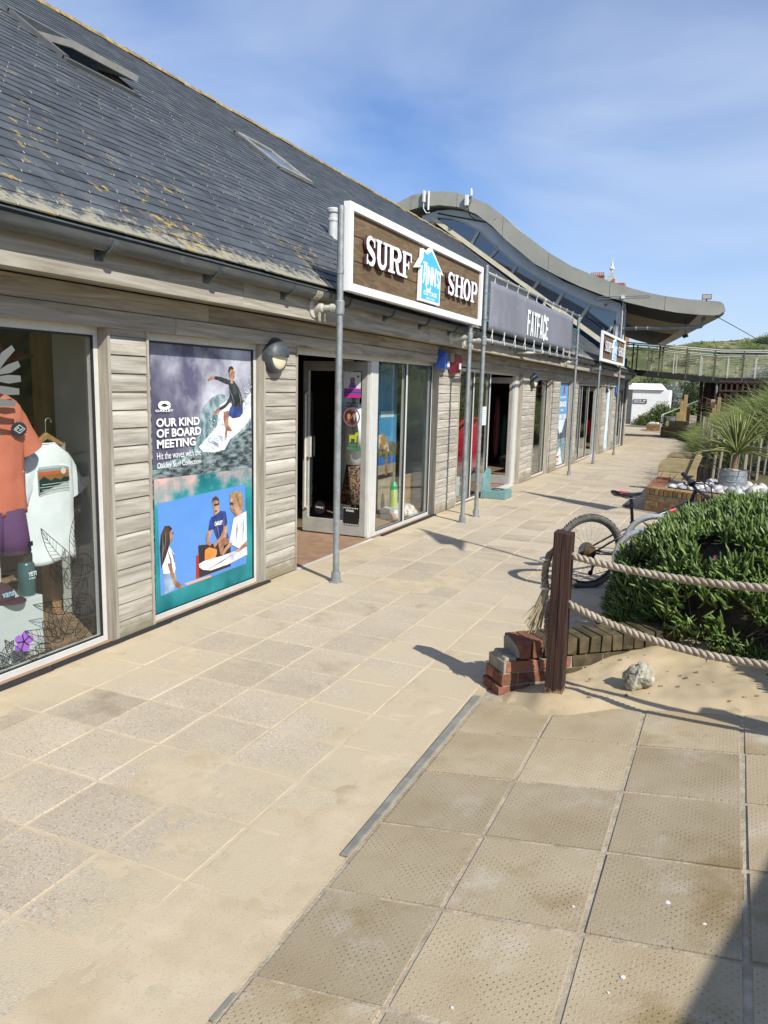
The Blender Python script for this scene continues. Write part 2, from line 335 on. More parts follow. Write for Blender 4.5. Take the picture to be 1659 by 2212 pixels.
# ================================================================== SETTING
sand_c = ((0.40, 0.315, 0.195), (0.49, 0.395, 0.26))
sand_m = M('sand', sand_c[0], sand_c[1], 0.95, 3, bump=0.3, bscale=130, spec=0.1, spots=[((0.32, 0.245, 0.15), 5, 0.62, 0.1), ((0.25, 0.18, 0.12), 120, 0.70, 0.03)])
joint_m = M('sandy_joint', (0.40, 0.33, 0.235), (0.48, 0.405, 0.30), 0.95, 9, bump=0.4, bscale=90, spec=0.1)
paving_m = M('aggregate_paving', (0.395, 0.33, 0.245), (0.475, 0.405, 0.31), 0.9, 1.6, bump=0.3, bscale=140, rand=0.10, isl=0.10, spec=0.2,
             spots=[((0.27, 0.22, 0.155), 105, 0.56, 0.05), ((0.58, 0.53, 0.45), 95, 0.60, 0.03), ((0.315, 0.255, 0.18), 2.0, 0.59, 0.12)])
def sand_drift(N, L):
    ge = mk(N, 'ShaderNodeNewGeometry'); sx = mk(N, 'ShaderNodeSeparateXYZ'); L.new(ge.outputs['Position'], sx.inputs[0])
    mp = mk(N, 'ShaderNodeMapping'); mp.inputs['Scale'].default_value = (1.0, 1.7, 1); mp.inputs['Rotation'].default_value = (0, 0, 0.5); L.new(ge.outputs['Position'], mp.inputs['Vector'])
    n2 = mk(N, 'ShaderNodeTexNoise', {'Scale': 1.5, 'Detail': 10, 'Roughness': 0.68}); L.new(mp.outputs[0], n2.inputs['Vector'])
    a1 = mk(N, 'ShaderNodeMapRange', {'From Min': -3.1, 'From Max': -3.75, 'To Min': 0, 'To Max': 0.30}); L.new(sx.outputs[0], a1.inputs['Value'])
    a2 = mk(N, 'ShaderNodeMapRange', {'From Min': -2.25, 'From Max': -1.35, 'To Min': 0, 'To Max': 0.21}); L.new(sx.outputs[0], a2.inputs['Value'])
    y2 = mk(N, 'ShaderNodeMapRange', {'From Min': 7.0, 'From Max': 4.6, 'To Min': 0, 'To Max': 1}); L.new(sx.outputs[1], y2.inputs['Value'])
    q = mk(N, 'ShaderNodeMath', operation='MULTIPLY'); L.new(a2.outputs[0], q.inputs[0]); L.new(y2.outputs[0], q.inputs[1])
    s = mk(N, 'ShaderNodeMath', operation='ADD'); L.new(a1.outputs[0], s.inputs[0]); L.new(q.outputs[0], s.inputs[1])
    t = mk(N, 'ShaderNodeMath', operation='ADD'); L.new(s.outputs[0], t.inputs[0]); L.new(n2.outputs[0], t.inputs[1])
    m2 = mk(N, 'ShaderNodeMapRange', {'From Min': 0.50, 'From Max': 0.66}); L.new(t.outputs[0], m2.inputs['Value']); return m2.outputs[0]
base_mix(paving_m, sand_drift, (0.47, 0.395, 0.275), 0.92)
ground = MB().add([(-400, -300, -1.6), (400, -300, -1.6), (400, 700, -1.6), (-400, 700, -1.6)], [(0, 1, 2, 3)]).build('ground', M('sandy_ground', (0.22, 0.18, 0.10), (0.14, 0.15, 0.06), 0.95, 0.3), origin=(0, 0, -1.6)); tag(ground, kind='structure')
ys = [-12, 0, 10, 14, 20, 26, 31, 38, 44, 50, 55, 60, 70]
b = MB(); xs_ = (-16, -3.72, -2.4, -1.2, 3.2)
b.add([(x, y, g(y) + 0.0035) for y in ys for x in xs_], [(i * 5 + j, i * 5 + j + 1, (i + 1) * 5 + j + 1, (i + 1) * 5 + j) for i in range(len(ys) - 1) for j in range(4)])
prom = b.build('promenade', joint_m, origin=(0, 0, 0)); tag(prom, kind='structure')
# concrete flags: the nearest three hundred are pieces of their own
MOD = 0.4; X_OFF = -2.04; Y_OFF = 1.61
def flag_mesh(seed):
    r = random.Random(seed); h = MOD / 2 - 0.0055; bm = bmesh.new()
    t = bmesh.ops.create_cube(bm, size=1)['verts']
    for v in t: v.co = V((v.co.x * 2 * h, v.co.y * 2 * h, -0.005 + v.co.z * 0.03 - 0.0))
    bmesh.ops.bevel(bm, geom=[ed for ed in bm.edges if all(v.co.z > 0 for v in ed.verts)], offset=0.006, segments=1, affect='EDGES')
    for v in bm.verts:
        if v.co.z > 0.008: v.co.x += r.uniform(-.002, .002); v.co.y += r.uniform(-.002, .002)
    me = bpy.data.meshes.new('paving_slab'); bm.to_mesh(me); bm.free(); me.materials.append(paving_m); return me
flags = [flag_mesh(i) for i in range(5)]
cells = []
for i in range(-6, 9):
    for j in range(-1, 100):
        x = X_OFF + (i + 0.5) * MOD; y = Y_OFF + (j + 0.5) * MOD
        if x < -3.75: continue
        if y < 4.2 and x > -1.38: continue
        if 4.2 <= y < 5.2 and x > -1.35 + 0.9 * (y - 4.2): continue
        if y > 5.2 and x > 1.0: continue
        if y > 30 and x > -0.9 - (y - 30) * 0.15: continue
        cells.append((x, y))
def vis(x, y):
    p = V((x, y, 0)) - CAM.location; m = CAM.matrix_world.to_3x3().transposed(); q = m @ p
    return q.z < 0 and abs(q.x / -q.z) < 0.52 and abs(q.y / -q.z) < 0.70
inview = [c for c in cells if vis(*c)]
near = sorted(inview, key=lambda c: math.hypot(c[0], c[1] + (3 if c[0] > -0.9 and c[1] > 4.5 else 0)))[:297]
ns = set(near); rest = MB()
for x, y in cells:
    z = g(y) + random.uniform(-0.0012, 0.0012)
    if (x, y) in ns:
        o = link('paving_slab', random.choice(flags), prom, (x, y, z)); o.rotation_euler = (random.gauss(0, .0025), random.gauss(0, .0025), random.choice((0, 1, 2, 3)) * math.pi / 2 + random.gauss(0, .004))
    else:
        h = MOD / 2 - 0.004; rest.box(x - h, x + h, y - h, y + h, z - 0.02, z + 0.010)
o = rest.build('paving_slab', paving_m, prom); tag(o, kind='stuff')
# thin drifts of blown sand lying over the flags
from mathutils import noise as NZ
def drift(x, y):
    c = NZ.noise(V((x * 1.3 + y * .5, y * .9 - x * .3, 1))) + .55 * NZ.noise(V((x * 3.1, y * 3.1, 4))) + .35 * NZ.noise(V((x * 8, y * 8, 7))) + .22 * NZ.noise(V((x * 22, y * 22, 9)))
    b_ = -.62 + 1.15 * max(0, 1 - (x + 3.70) / .40) + (1.05 * max(0, 1 - (-1.20 - x) / .62) if y < 5 else .2 * max(0, 1 - abs(y - 6) / 3))
    return g(y) + .0098 + .0042 * max(-1, min(1, (c + b_) * 1.6))
xs_d = np.arange(-3.70, -1.19, .022); ys_d = np.concatenate([np.arange(1.25, 5, .022), np.arange(5, 12, .05)]); nd = len(xs_d)
b = MB(); b.add([(x, y, drift(x, y)) for y in ys_d for x in xs_d], [(j * nd + i, j * nd + i + 1, (j + 1) * nd + i + 1, (j + 1) * nd + i) for j in range(len(ys_d) - 1) for i in range(nd - 1)])
tag(b.build('sand_drift', M('blown_sand', (0.435, 0.352, 0.235), (0.515, 0.43, 0.31), 0.95, 4, bump=.16, bscale=260, spec=.1, spots=[((.33, .265, .175), 150, .60, .05), ((.36, .29, .19), 3, .62, .12)]), origin=(0, 0, 0), smooth=True), kind='structure')
# the ramp of dimpled slabs
RA = math.atan(0.14); X0 = -1.195
def dimpled():
    m = M('dimpled_concrete', (0.325, 0.255, 0.158), (0.43, 0.36, 0.25), 0.9, 2.2, obj=True, rand=0.14, bump=0.0, spec=0.2, lo=0.3, hi=0.7,
          spots=[((0.45, 0.40, 0.31), 3.2, 0.58, 0.14), ((0.27, 0.20, 0.105), 1.7, 0.58, 0.12)])
    N, L = m.node_tree.nodes, m.node_tree.links; P = N['Principled BSDF']
    tcn = mk(N, 'ShaderNodeTexCoord'); mp = mk(N, 'ShaderNodeMapping'); mp.inputs['Scale'].default_value = (1 / 0.021,) * 3; mp.inputs['Rotation'].default_value = (0, 0, math.pi / 4)
    L.new(tcn.outputs['Object'], mp.inputs[0])
    fr = mk(N, 'ShaderNodeVectorMath', operation='FRACTION'); L.new(mp.outputs[0], fr.inputs[0])
    sb = mk(N, 'ShaderNodeVectorMath', operation='SUBTRACT'); L.new(fr.outputs[0], sb.inputs[0]); sb.inputs[1].default_value = (0.5, 0.5, 0)
    ml = mk(N, 'ShaderNodeVectorMath', operation='MULTIPLY'); L.new(sb.outputs[0], ml.inputs[0]); ml.inputs[1].default_value = (1, 1, 0)
    ln = mk(N, 'ShaderNodeVectorMath', operation='LENGTH'); L.new(ml.outputs[0], ln.inputs[0])
    mr = mk(N, 'ShaderNodeMapRange', {'From Min': 0.20, 'From Max': 0.11}); L.new(ln.outputs['Value'], mr.inputs['Value'])
    n3 = mk(N, 'ShaderNodeTexNoise', {'Scale': 9, 'Detail': 4}); L.new(tcn.outputs['Object'], n3.inputs['Vector'])
    mr3 = mk(N, 'ShaderNodeMapRange', {'From Min': 0.38, 'From Max': 0.66}); L.new(n3.outputs[0], mr3.inputs['Value'])
    mu = mk(N, 'ShaderNodeMath', operation='MULTIPLY'); L.new(mr.outputs[0], mu.inputs[0]); L.new(mr3.outputs[0], mu.inputs[1])
    base_mix(m, lambda a, c: mu.outputs[0], (0.14, 0.10, 0.06), 0.65)
    nf = mk(N, 'ShaderNodeTexNoise', {'Scale': 150, 'Detail': 3}); L.new(tcn.outputs['Object'], nf.inputs['Vector'])
    sub = mk(N, 'ShaderNodeMath', operation='SUBTRACT'); L.new(nf.outputs[0], sub.inputs[0]); L.new(mu.outputs[0], sub.inputs[1])
    bp = mk(N, 'ShaderNodeBump', {'Strength': 0.5, 'Distance': 0.004}); L.new(sub.outputs[0], bp.inputs['Height']); L.new(bp.outputs[0], P.inputs['Normal'])
    return m
ramp_m = dimpled(); base_mix(ramp_m, mask(2.5, 0.60, 0.12, 1, 2.9, 4.3, ), (0.42, 0.31, 0.18), 0.8)
mortar_m = M('pale_mortar', (0.30, 0.245, 0.17), (0.46, 0.39, 0.29), 0.95, 14, bump=0.5, bscale=70)
def rz(x): return 0.14 * (x - X0)
b = MB(); b.add([(X0 + .012, -4, rz(X0 + .012) + .0035), (4, -4, rz(4) + .0035), (4, 6.2, rz(4) + .0035), (X0 + .012, 6.2, rz(X0 + .012) + .0035), (X0 + .012, -4, -.3), (4, -4, -.3), (4, 6.2, -.3), (X0 + .012, 6.2, -.3)],
                [(0, 1, 2, 3), (4, 7, 6, 5), (0, 4, 5, 1), (1, 5, 6, 2), (2, 6, 7, 3), (3, 7, 4, 0)])
ramp = b.build('ramp', mortar_m, origin=(0, 0, 0)); tag(ramp, kind='structure')
def dimple_slab(w, d, seed):
    r = random.Random(seed); bm = bmesh.new(); bmesh.ops.create_cube(bm, size=1)
    for v in bm.verts: v.co = V((v.co.x * w, v.co.y * d, v.co.z * 0.05 - 0.017))
    bmesh.ops.bevel(bm, geom=[ed for ed in bm.edges if all(v.co.z > 0 for v in ed.verts)] + [ed for ed in bm.edges if abs(ed.verts[0].co.z - ed.verts[1].co.z) > .02], offset=0.006, segments=2, affect='EDGES')
    for v in bm.verts: v.co.x += r.uniform(-.0015, .0015); v.co.y += r.uniform(-.0015, .0015)
    me = bpy.data.meshes.new('ramp_slab'); bm.to_mesh(me); bm.free(); me.materials.append(ramp_m); return me
cx = [-1.172, -0.737, -0.283, 0.178, 0.635, 1.09, 1.545]; yl = [-0.55, -0.09, 0.37, 0.83, 1.285, 1.745, 2.205, 2.675, 3.15, 3.615, 4.08]
cache = {}
for i in range(6):
    for j in range(10):
        w = cx[i + 1] - cx[i] - 0.008; d = yl[j + 1] - yl[j] - 0.008; key = (round(w, 2), round(d, 2), random.randint(0, 1))
        if key not in cache: cache[key] = dimple_slab(w / math.cos(RA), d, len(cache))
        x = (cx[i] + cx[i + 1]) / 2; y = (yl[j] + yl[j + 1]) / 2
        o = link('ramp_slab', cache[key], ramp, (x, y, rz(x) + random.uniform(-.002, .002))); o.rotation_euler = (random.gauss(0, .003), -RA + random.gauss(0, .003), random.gauss(0, .003))
# bird droppings and specks on the ramp
b = MB()
for px, py in [(-0.16, 1.73), (-0.56, 1.80), (-0.17, 1.98), (-0.14, 2.05), (0.06, 2.35), (-0.62, 1.66), (-0.05, 2.43), (-.33, 2.33), (.14, 1.72)]:
    r = random.uniform(.004, .010); pts = [(px + r * random.uniform(.6, 1.2) * math.cos(a), py + r * random.uniform(.6, 1.2) * math.sin(a)) for a in np.linspace(0, 6.28, 9)[:-1]]
    b.prism([(q, s, rz(q) + 0.0082) for q, s in pts], (0, 0, .0025))
tag(b.build('bird_dropping', flat('white_droppings', (0.7, 0.7, 0.68)), ramp), kind='stuff')
# metal edging between promenade and ramp
edge_m = M('dull_zinc_edging', (0.17, 0.168, 0.155), (0.28, 0.27, 0.235), 0.85, 8, spec=.2, spots=[((0.42, 0.34, 0.22), 5, 0.60, 0.06), ((0.06, 0.07, 0.07), 3, 0.66, 0.04)])
b = MB(); b.prism([(-1.215, 2.39, .014), (-1.180, 2.39, .018), (-1.180, 4.10, .018), (-1.228, 4.10, .014)], (0, 0, .010))
o = b.build('edging_strip', edge_m, bevel=.003); tag(o, 'long dull zinc edging strip let into the paving where it meets the ramp', 'edging')
b = MB(); b.prism([(-1.19, 1.55, .012), (-1.178, 1.55, .012), (-1.176, 1.66, .012), (-1.188, 1.66, .012)], (0, 0, .006))
o = b.build('edging_strip', edge_m); tag(o, 'short scrap of zinc edging showing through the sand at the foot of the ramp', 'edging')

# ================================================================== SHOP BUILDING
shop = thing('shop_building', 'long single storey timber clad shop building under a slate roof', 'building', (-3.715, 2, 0))
XF, XG = -3.785, -3.800          # frame face, glass
TH = R(36); CT, ST = math.cos(TH), math.sin(TH); EX, EZ = -3.31, 2.61
def rp_(s, y, n=0.0): return V((EX - s * CT + n * ST, y, EZ + s * ST + n * CT + e(y)))
# inside shell
b = MB(); b.box(-8.6, -3.86, 0.2, 30.6, -.40, -.30)
ys_ = [.2, 10, 20, 30.6]
fl = MB(); fl.add([(x, y, g(y) + .015) for y in ys_ for x in (-8.5, -3.74)], [(2 * i, 2 * i + 1, 2 * i + 3, 2 * i + 2) for i in range(3)]).build('interior_floor', floor_in, shop)
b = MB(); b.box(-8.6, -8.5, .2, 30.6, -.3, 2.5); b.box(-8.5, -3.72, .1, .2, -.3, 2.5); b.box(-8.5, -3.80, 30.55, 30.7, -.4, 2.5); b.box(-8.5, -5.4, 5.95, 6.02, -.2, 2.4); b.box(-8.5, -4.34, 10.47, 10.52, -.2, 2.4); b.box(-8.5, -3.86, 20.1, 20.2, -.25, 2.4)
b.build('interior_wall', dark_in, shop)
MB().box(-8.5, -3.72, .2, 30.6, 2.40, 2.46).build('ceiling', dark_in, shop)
# white side returns inside the display windows
MB().box(-4.54, -3.86, 4.20, 4.24, 0.02, 2.3).build('display_wall', white_in, shop)
MB().box(-4.33, -3.86, 10.40, 10.44, 0.0, 2.3).build('display_wall', white_in, shop)
b = MB(); b.box(-4.70, -4.60, 4.15, 4.28, .0, 2.35); b.build('timber_post', pine, shop)
b = MB(); b.box(-4.78, -4.70, 3.35, 3.47, 1.5, 2.35); b.build('timber_post', pine, shop)
MB().box(-4.95, -4.85, 8.02, 8.14, .02, 2.3).build('timber_post', pine, shop)
MB().box(-5.4, -5.0, 4.0, 5.2, 1.42, 1.46).build('timber_shelf', pine, shop)
# -- wall panels of bevelled boards
def board_mesh(w):
    prof = [(0.0, 0.0), (0.021, 0.004), (0.021, 0.088), (0.019, 0.096), (0.011, 0.110), (0.009, 0.119), (0, 0.119)]
    b = MB(); b.prism([(x, 0, z) for x, z in prof], (0, w, 0)); me = bpy.data.meshes.new('cladding_board'); me.from_pydata(b.v, [], b.f); me.materials.append(wood_board); return me
panels = [(3.874, 4.262), (5.70, 6.27), (10.02, 10.965), (14.69, 15.78), (17.22, 18.24), (19.71, 20.55), (24.52, 25.57), (26.95, 27.76)]
for (y0, y1) in panels:
    z0 = g((y0 + y1) / 2)
    pan = MB().box(-3.86, -3.735, y0 + .02, y1 - .005, z0 - .05, z0 + 2.12).build('wall_panel', wood_trim, shop)
    me = board_mesh(y1 - y0 - 0.042)
    z = z0 + .015; k = 0
    while z < z0 + 2.09:
        o = link('cladding_board', me, pan, (-3.735, y0 + .024, z)); o.rotation_euler = (random.gauss(0, .0025), 0, 0); z += 0.1205; k += 1
    MB().box(-3.80, -3.700, y0, y0 + .0235, z0 - .035, z0 + 2.115).build('corner_board', wood_trim, shop, bevel=.002)
    MB().box(-3.80, -3.706, y1 - .017, y1 + .006, z0 - .03, z0 + 2.115).build('corner_board', wood_trim, shop, bevel=.002)
b = MB().box(-3.80, -3.70, 30.3, 30.76, -.27, 2.2); b.build('corner_board', wood_trim, shop, bevel=.003)
# -- windows and doors
def opening(y0, y1, cuts=(), door=None, bottom=0.055, thick=()):
    """aluminium frame with panes; cuts = mullion centres; door=(a,b) left open"""
    z0 = g((y0 + y1) / 2); zt = z0 + 2.06
    f = MB(); fw = 0.042
    f.box(XF - .06, XF, y0, y1, zt, zt + .055); f.box(XF - .06, XF, y0, y0 + fw, z0, zt); f.box(XF - .06, XF, y1 - fw, y1, z0, zt)
    segs = []; a = y0 + fw
    for c, w in cuts:
        f.box(XF - .062, XF + .002, c - w / 2, c + w / 2, z0 - .015, zt)
        f.box(XF + .002, XF + .012, c - w / 2 + .012, c - w / 2 + .03, z0 - .01, zt) if w > .1 else None
        segs.append((a, c - w / 2)); a = c + w / 2
    segs.append((a, y1 - fw))
    for (s0, s1) in segs:
        isdoor = door and s0 <= (door[0] + door[1]) / 2 <= s1
        if not isdoor: f.box(XF - .06, XF + .004, s0, s1, z0 - .03, z0 + bottom)
        else: f.box(XF - .07, XF + .02, s0, s1, z0 - .03, z0 + .014)
    fr = f.build('shop_window', alu, shop, bevel=.003)
    for (s0, s1) in segs:
        if door and s0 <= (door[0] + door[1]) / 2 <= s1: continue
        MB().box(XG - .006, XG, s0 - .004, s1 + .004, z0 + bottom - .004, zt + .004).build('pane', glass, fr)
        r = MB(); r.box(XG, XF + .001, s0, s0 + .009, z0 + bottom, zt); r.box(XG, XF + .001, s1 - .009, s1, z0 + bottom, zt); r.box(XG, XF + .001, s0, s1, z0 + bottom, z0 + bottom + .008); r.box(XG, XF + .001, s0, s1, zt - .012, zt)
        r.build('gasket', rubber, fr)
    return fr
opening(0.6, 3.874); opening(4.262, 5.70)
opening(6.27, 10.02, [(8.13, .21), (9.10, .05)], door=(6.4, 7.9))
opening(10.965, 14.69, [(11.88, .05), (12.78, .06), (14.54, .22)], door=(12.9, 14.3))
opening(15.78, 17.22); opening(18.24, 19.71)
opening(20.55, 24.52, [(21.55, .05), (22.60, .06), (24.25, .3)], door=(22.8, 24.0))
opening(25.57, 26.95); opening(27.76, 30.3, [(28.95, .10), (30.12, .2)])
# -- doors swung inwards
def door_leaf(y, x0, x1, z0, label=None):
    f = MB(); t = .045
    f.box(x0, x1, y, y + t, z0 + .02, z0 + .19); f.box(x0, x1, y, y + t, z0 + 1.93, z0 + 2.04)
    f.box(x0 - 0, x0 - .075, y, y + t, z0 + .19, z0 + 1.93); f.box(x1 + .075, x1, y, y + t, z0 + .19, z0 + 1.93)
    d = f.build('door', alu_dirty, shop, bevel=.003)
    MB().box(x1 + .075, x0 - .075, y + .018, y + .026, z0 + .19, z0 + 1.93).build('pane', glass, d)
    h = MB(); h.box(x1 + .05, x1 + .12, y - .03, y - .004, z0 + .92, z0 + 1.16); h.tube([(x1 + .06, y, z0 + .30), (x1 + .06, y - .05, z0 + .32), (x1 + .06, y - .05, z0 + 1.66), (x1 + .06, y, z0 + 1.68)], .014)
    h.build('handle', galv_pale, d); return d
door1 = door_leaf(7.98, -3.80, -4.64, 0.01); door2 = door_leaf(14.35, -3.80, -4.66, g(14)); door3 = door_leaf(23.95, -3.80, -4.70, g(23.9))
MB().box(-3.85, -3.70, 6.30, 8.03, -.002, .014).build('threshold', alu, shop, bevel=.003)
MB().box(-3.85, -3.70, 12.81, 14.43, g(13.6) - .002, g(13.6) + .016).build('threshold', alu, shop, bevel=.003)
MB().box(-3.85, -3.70, 22.63, 24.1, g(23.4) - .002, g(23.4) + .016).build('threshold', alu, shop, bevel=.003)
# drain strip along the foot of the wall
for (a, c) in [(.6, 3.3), (3.3, 4.4), (4.4, 5.75), (8.2, 10.0)]: MB().prism([(-3.70, a, .016), (-3.665, a, .016), (-3.655, c - .012, .016), (-3.70, c - .012, .016)], (0, 0, .014)).build('drain_strip', rubber, shop)

# -- boards over the openings
def wh(p): return V((p.x, p.y, p.z + (g(p.y) if p.z < 2.18 else .5 * (g(p.y) + e(p.y)) if p.z < 2.3 else e(p.y))))
ysb = [0.4, 2.3, 4.53, 7.6, 10.6, 14.0, 17.4, 21.0, 24.3, 27.4, 30.76]
for a, c in zip(ysb, ysb[1:]):
    MB().box(-3.80, -3.684, a, c - .003, 2.112, 2.222).build('head_board', wood_fascia, shop, warp=wh, bevel=.003)
    MB().box(-3.80, -3.694, a + .4, c + .397 if c < 30 else c, 2.226, 2.352).build('head_board', wood_fascia, shop, warp=wh, bevel=.003)
ysb = [0.3, 2.6, 4.98, 8.9, 12.8, 16.7, 20.6, 24.5, 29.2]
for a, c in zip(ysb, ysb[1:]):
    MB().box(-3.442, -3.412, a, c - .004, 2.338, 2.60).build('fascia_board', wood_fascia, shop, warp=we, bevel=.003)
MB().add([(x, y, 2.362) for y in (.3, 6, 29.2) for x in (-3.70, -3.442)], [(0, 1, 3, 2), (2, 3, 5, 4)]).build('soffit_board', wood_fascia, shop, warp=we)
MB().box(-3.70, -3.412, 29.2, 29.23, 2.338, 2.60).build('fascia_board', wood_fascia, shop, warp=we)
# -- roof
b = MB(); poly = [(EX + .01, EZ - .005), (EX - .02, EZ - .035), (-3.45, 2.66), (-9.2, 6.84), (-15, 2.5), (-15.1, 2.6), (-9.2, 6.885)]
b.prism_xz(poly, 0.6, 26.4); b.prism_xz([(EX + .01, EZ - .005), (EX - .02, EZ - .05), (-3.80, EZ - .05), (-3.80, EZ + .349)], 26.4, 29.25)
roof = b.build('roof', lead_m, shop, warp=we)
MB().box(-15, -8.65, .6, 26.4, -.3, 2.5).build('rear_block', dark_in, shop)
GA, SW = 0.157, 0.2475
def slate_geo(y, s, n0=0.004, n1=0.018, w=SW - .004, ln=.345):
    return [rp_(s, y, n1), rp_(s, y + w, n1), rp_(s + ln, y + w, n0), rp_(s + ln, y, n0), rp_(s, y, n1 - .009), rp_(s, y + w, n1 - .009)]
sf = [(0, 1, 2, 3), (4, 5, 1, 0), (4, 0, 3), (5, 2, 1)]
holes = [(6.40, 7.60, 4.02, 5.25), (10.42, 11.58, 3.90, 5.15)]
sl = []
for c in range(47):
    s = c * GA
    for k in range(105):
        y = 0.9 + (k + (0.5 if c % 2 else 0)) * SW
        if y > 26.2 and c > 2: break
        if y > 29.1: break
        yc, s_c = y + SW / 2, s + .08
        if any(a < yc < b_ and p < s_c + .03 and s_c < q for a, b_, p, q in holes): continue
        sl.append((y, s, (rp_(s, y) - CAM.location).length))
def visr(y, s):
    q = CAM.matrix_world.to_3x3().transposed() @ (rp_(s, y + .12) - CAM.location); return q.z < 0 and abs(q.x / -q.z) < 0.50 and abs(q.y / -q.z) < 0.668
cand = sorted([t for t in sl if visr(t[0], t[1])], key=lambda t: t[2])[:299]; cs = set((t[0], t[1]) for t in cand)
def slate_mesh(j):
    r = random.Random(j); o0 = rp_(0, 0, 0); vs = [p - o0 for p in [rp_(0, 0, .018), rp_(0, SW - .004, .018), rp_(.345, SW - .004, .004), rp_(.345, 0, .004), rp_(0, 0, .009), rp_(0, SW - .004, .009)]]
    me = bpy.data.meshes.new('roof_slate'); me.from_pydata(vs, [], sf); me.materials.append(slate); return me
sms = [slate_mesh(0)]
st = MB()
for (y, s, d) in sl:
    dn = random.uniform(-.001, .0022); ds = random.gauss(0, .003)
    if (y, s) in cs:
        o = link('roof_slate', sms[0], roof, rp_(s + ds, y, dn)); o.rotation_euler = (random.gauss(0, .004), random.gauss(0, .003), random.gauss(0, .006))
    else: st.add([p + V((dn * ST, 0, dn * CT)) for p in slate_geo(y, s + ds)], sf)
o = st.build('roof_slate', slate, roof); tag(o, kind='stuff')
# hooks / nibs at slate corners
st = MB()
for (y, s, d) in sl:
    if d < 11 and random.random() < .4: p = rp_(s - .004, y, .016); q = rp_(s + .012, y, .022); st.bar(p, q, .004, .003, (ST, 0, CT))
tag(st.build('slate_hook', M('pale_hook', (0.42, 0.40, 0.35), None, .7), roof), kind='stuff')
# ridge tiles
def rt_mesh():
    b = MB(); prof = []
    for i in range(9): a = math.pi * (i / 8); prof.append((math.cos(a) * .13, math.sin(a) * .095))
    pin = [(x * .88, z * .86) for x, z in prof[::-1]]
    b.prism([(x, 0, z) for x, z in prof + pin], (0, .442, 0)); me = bpy.data.meshes.new('ridge_tile'); me.from_pydata(b.v, [], b.f); me.materials.append(ridge_m); return me
rtm = rt_mesh()
for k in range(58):
    y = .7 + k * .45; o = link('ridge_tile', rtm, roof, (-9.2, y, 6.83 + e(y) + random.uniform(-.008, .008))); o.rotation_euler = (random.gauss(0, .008), 0, random.gauss(0, .006))
# rooflights
def rbox(b, s0, s1, y0, y1, n0, n1):
    p = [rp_(s, y, n) for n in (n0, n1) for y in (y0, y1) for s in (s0, s1)]
    return b.add(p, [(0, 2, 3, 1), (4, 5, 7, 6), (0, 1, 5, 4), (1, 3, 7, 5), (3, 2, 6, 7), (2, 0, 4, 6)])
dark_alu = M('dark_window_aluminium', (0.12, 0.125, 0.125), (0.17, 0.17, 0.165), 0.5, 6, metal=.3)
def rooflight(y0, y1, s0, s1, ang):
    b = MB(); fw = .055
    rbox(b, s0 - .05, s0 + .02, y0 - .05, y1 + .05, .0, .045); rbox(b, s1 - .02, s1 + .05, y0 - .05, y1 + .05, .0, .075)
    rbox(b, s0, s1, y0 - .05, y0 + .01, .0, .06); rbox(b, s0, s1, y1 - .01, y1 + .05, .0, .06)
    fr = b.build('rooflight', dark_alu, shop)
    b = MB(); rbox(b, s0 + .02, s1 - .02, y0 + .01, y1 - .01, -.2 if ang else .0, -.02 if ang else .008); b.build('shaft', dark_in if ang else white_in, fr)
    if ang:
        b = MB(); rbox(b, s0 + .02, s0 + .04, y0 + .01, y1 - .01, -.10, .03); rbox(b, s0 + .04, s1 - .02, y1 - .03, y1 - .01, -.10, .03); rbox(b, s0 + .03, s0 + .30, y0 + .03, y1 - .03, -.02, -.012); b.build('reveal', M('pale_ply', (0.30, 0.24, 0.16), (0.38, 0.31, 0.22), .7, 5), fr)
    b = MB(); rbox(b, s1 + .05, s1 + .16, y0 - .12, y1 + .02, .012, .03); rbox(b, s1 - .05, s1 + .16, y0 - .17, y0 - .05, .012, .028); b.build('flashing', lead_m, fr)
    # sash turning on a pivot across its middle
    sm = (s0 + s1) / 2; hl = (s1 - s0) / 2 - .01; ca, sa = math.cos(ang), math.sin(ang)
    def sp(u, y, n): return rp_(sm + u * ca + n * sa, y, .04 - u * sa + n * ca)
    def sb(b, u0, u1, ya, yb, n0, n1):
        p = [sp(u, y, n) for n in (n0, n1) for y in (ya, yb) for u in (u0, u1)]
        b.add(p, [(0, 2, 3, 1), (4, 5, 7, 6), (0, 1, 5, 4), (1, 3, 7, 5), (3, 2, 6, 7), (2, 0, 4, 6)])
    b = MB(); sb(b, -hl, -hl + .07, y0 + .015, y1 - .015, -.03, .035); sb(b, hl - .07, hl, y0 + .015, y1 - .015, -.03, .035); sb(b, -hl + .07, hl - .07, y0 + .015, y0 + .08, -.03, .035); sb(b, -hl + .07, hl - .07, y1 - .08, y1 - .015, -.03, .035)
    b.build('sash', M('weathered_sash', (0.27, 0.265, 0.24), (0.36, 0.35, 0.31), .55, 7, metal=.15), fr)
    b = MB(); sb(b, -hl + .07, hl - .07, y0 + .08, y1 - .08, .005, .012); b.build('pane', glassmat('rooflight_glass', (.25, .3, .32), 1.6, .12), fr)
rooflight(6.50, 7.50, 4.12, 5.08, R(17)); rooflight(10.50, 11.48, 4.00, 5.00, 0)
# vent pipe
vp = rp_(1.60, 8.60); b = MB(); b.lathe([(.058, -.15), (.058, .18), (.066, .19), (.066, .215), (.058, .225), (.058, .275), (.076, .29), (.080, .325), (.070, .34)], vp, 18)
o = b.build('vent_pipe', M('grey_vent_plastic', (0.40, 0.40, 0.385), (0.52, 0.52, 0.50), .5, 5, (8, 8, 2)), shop, smooth=False); shade_auto(o)
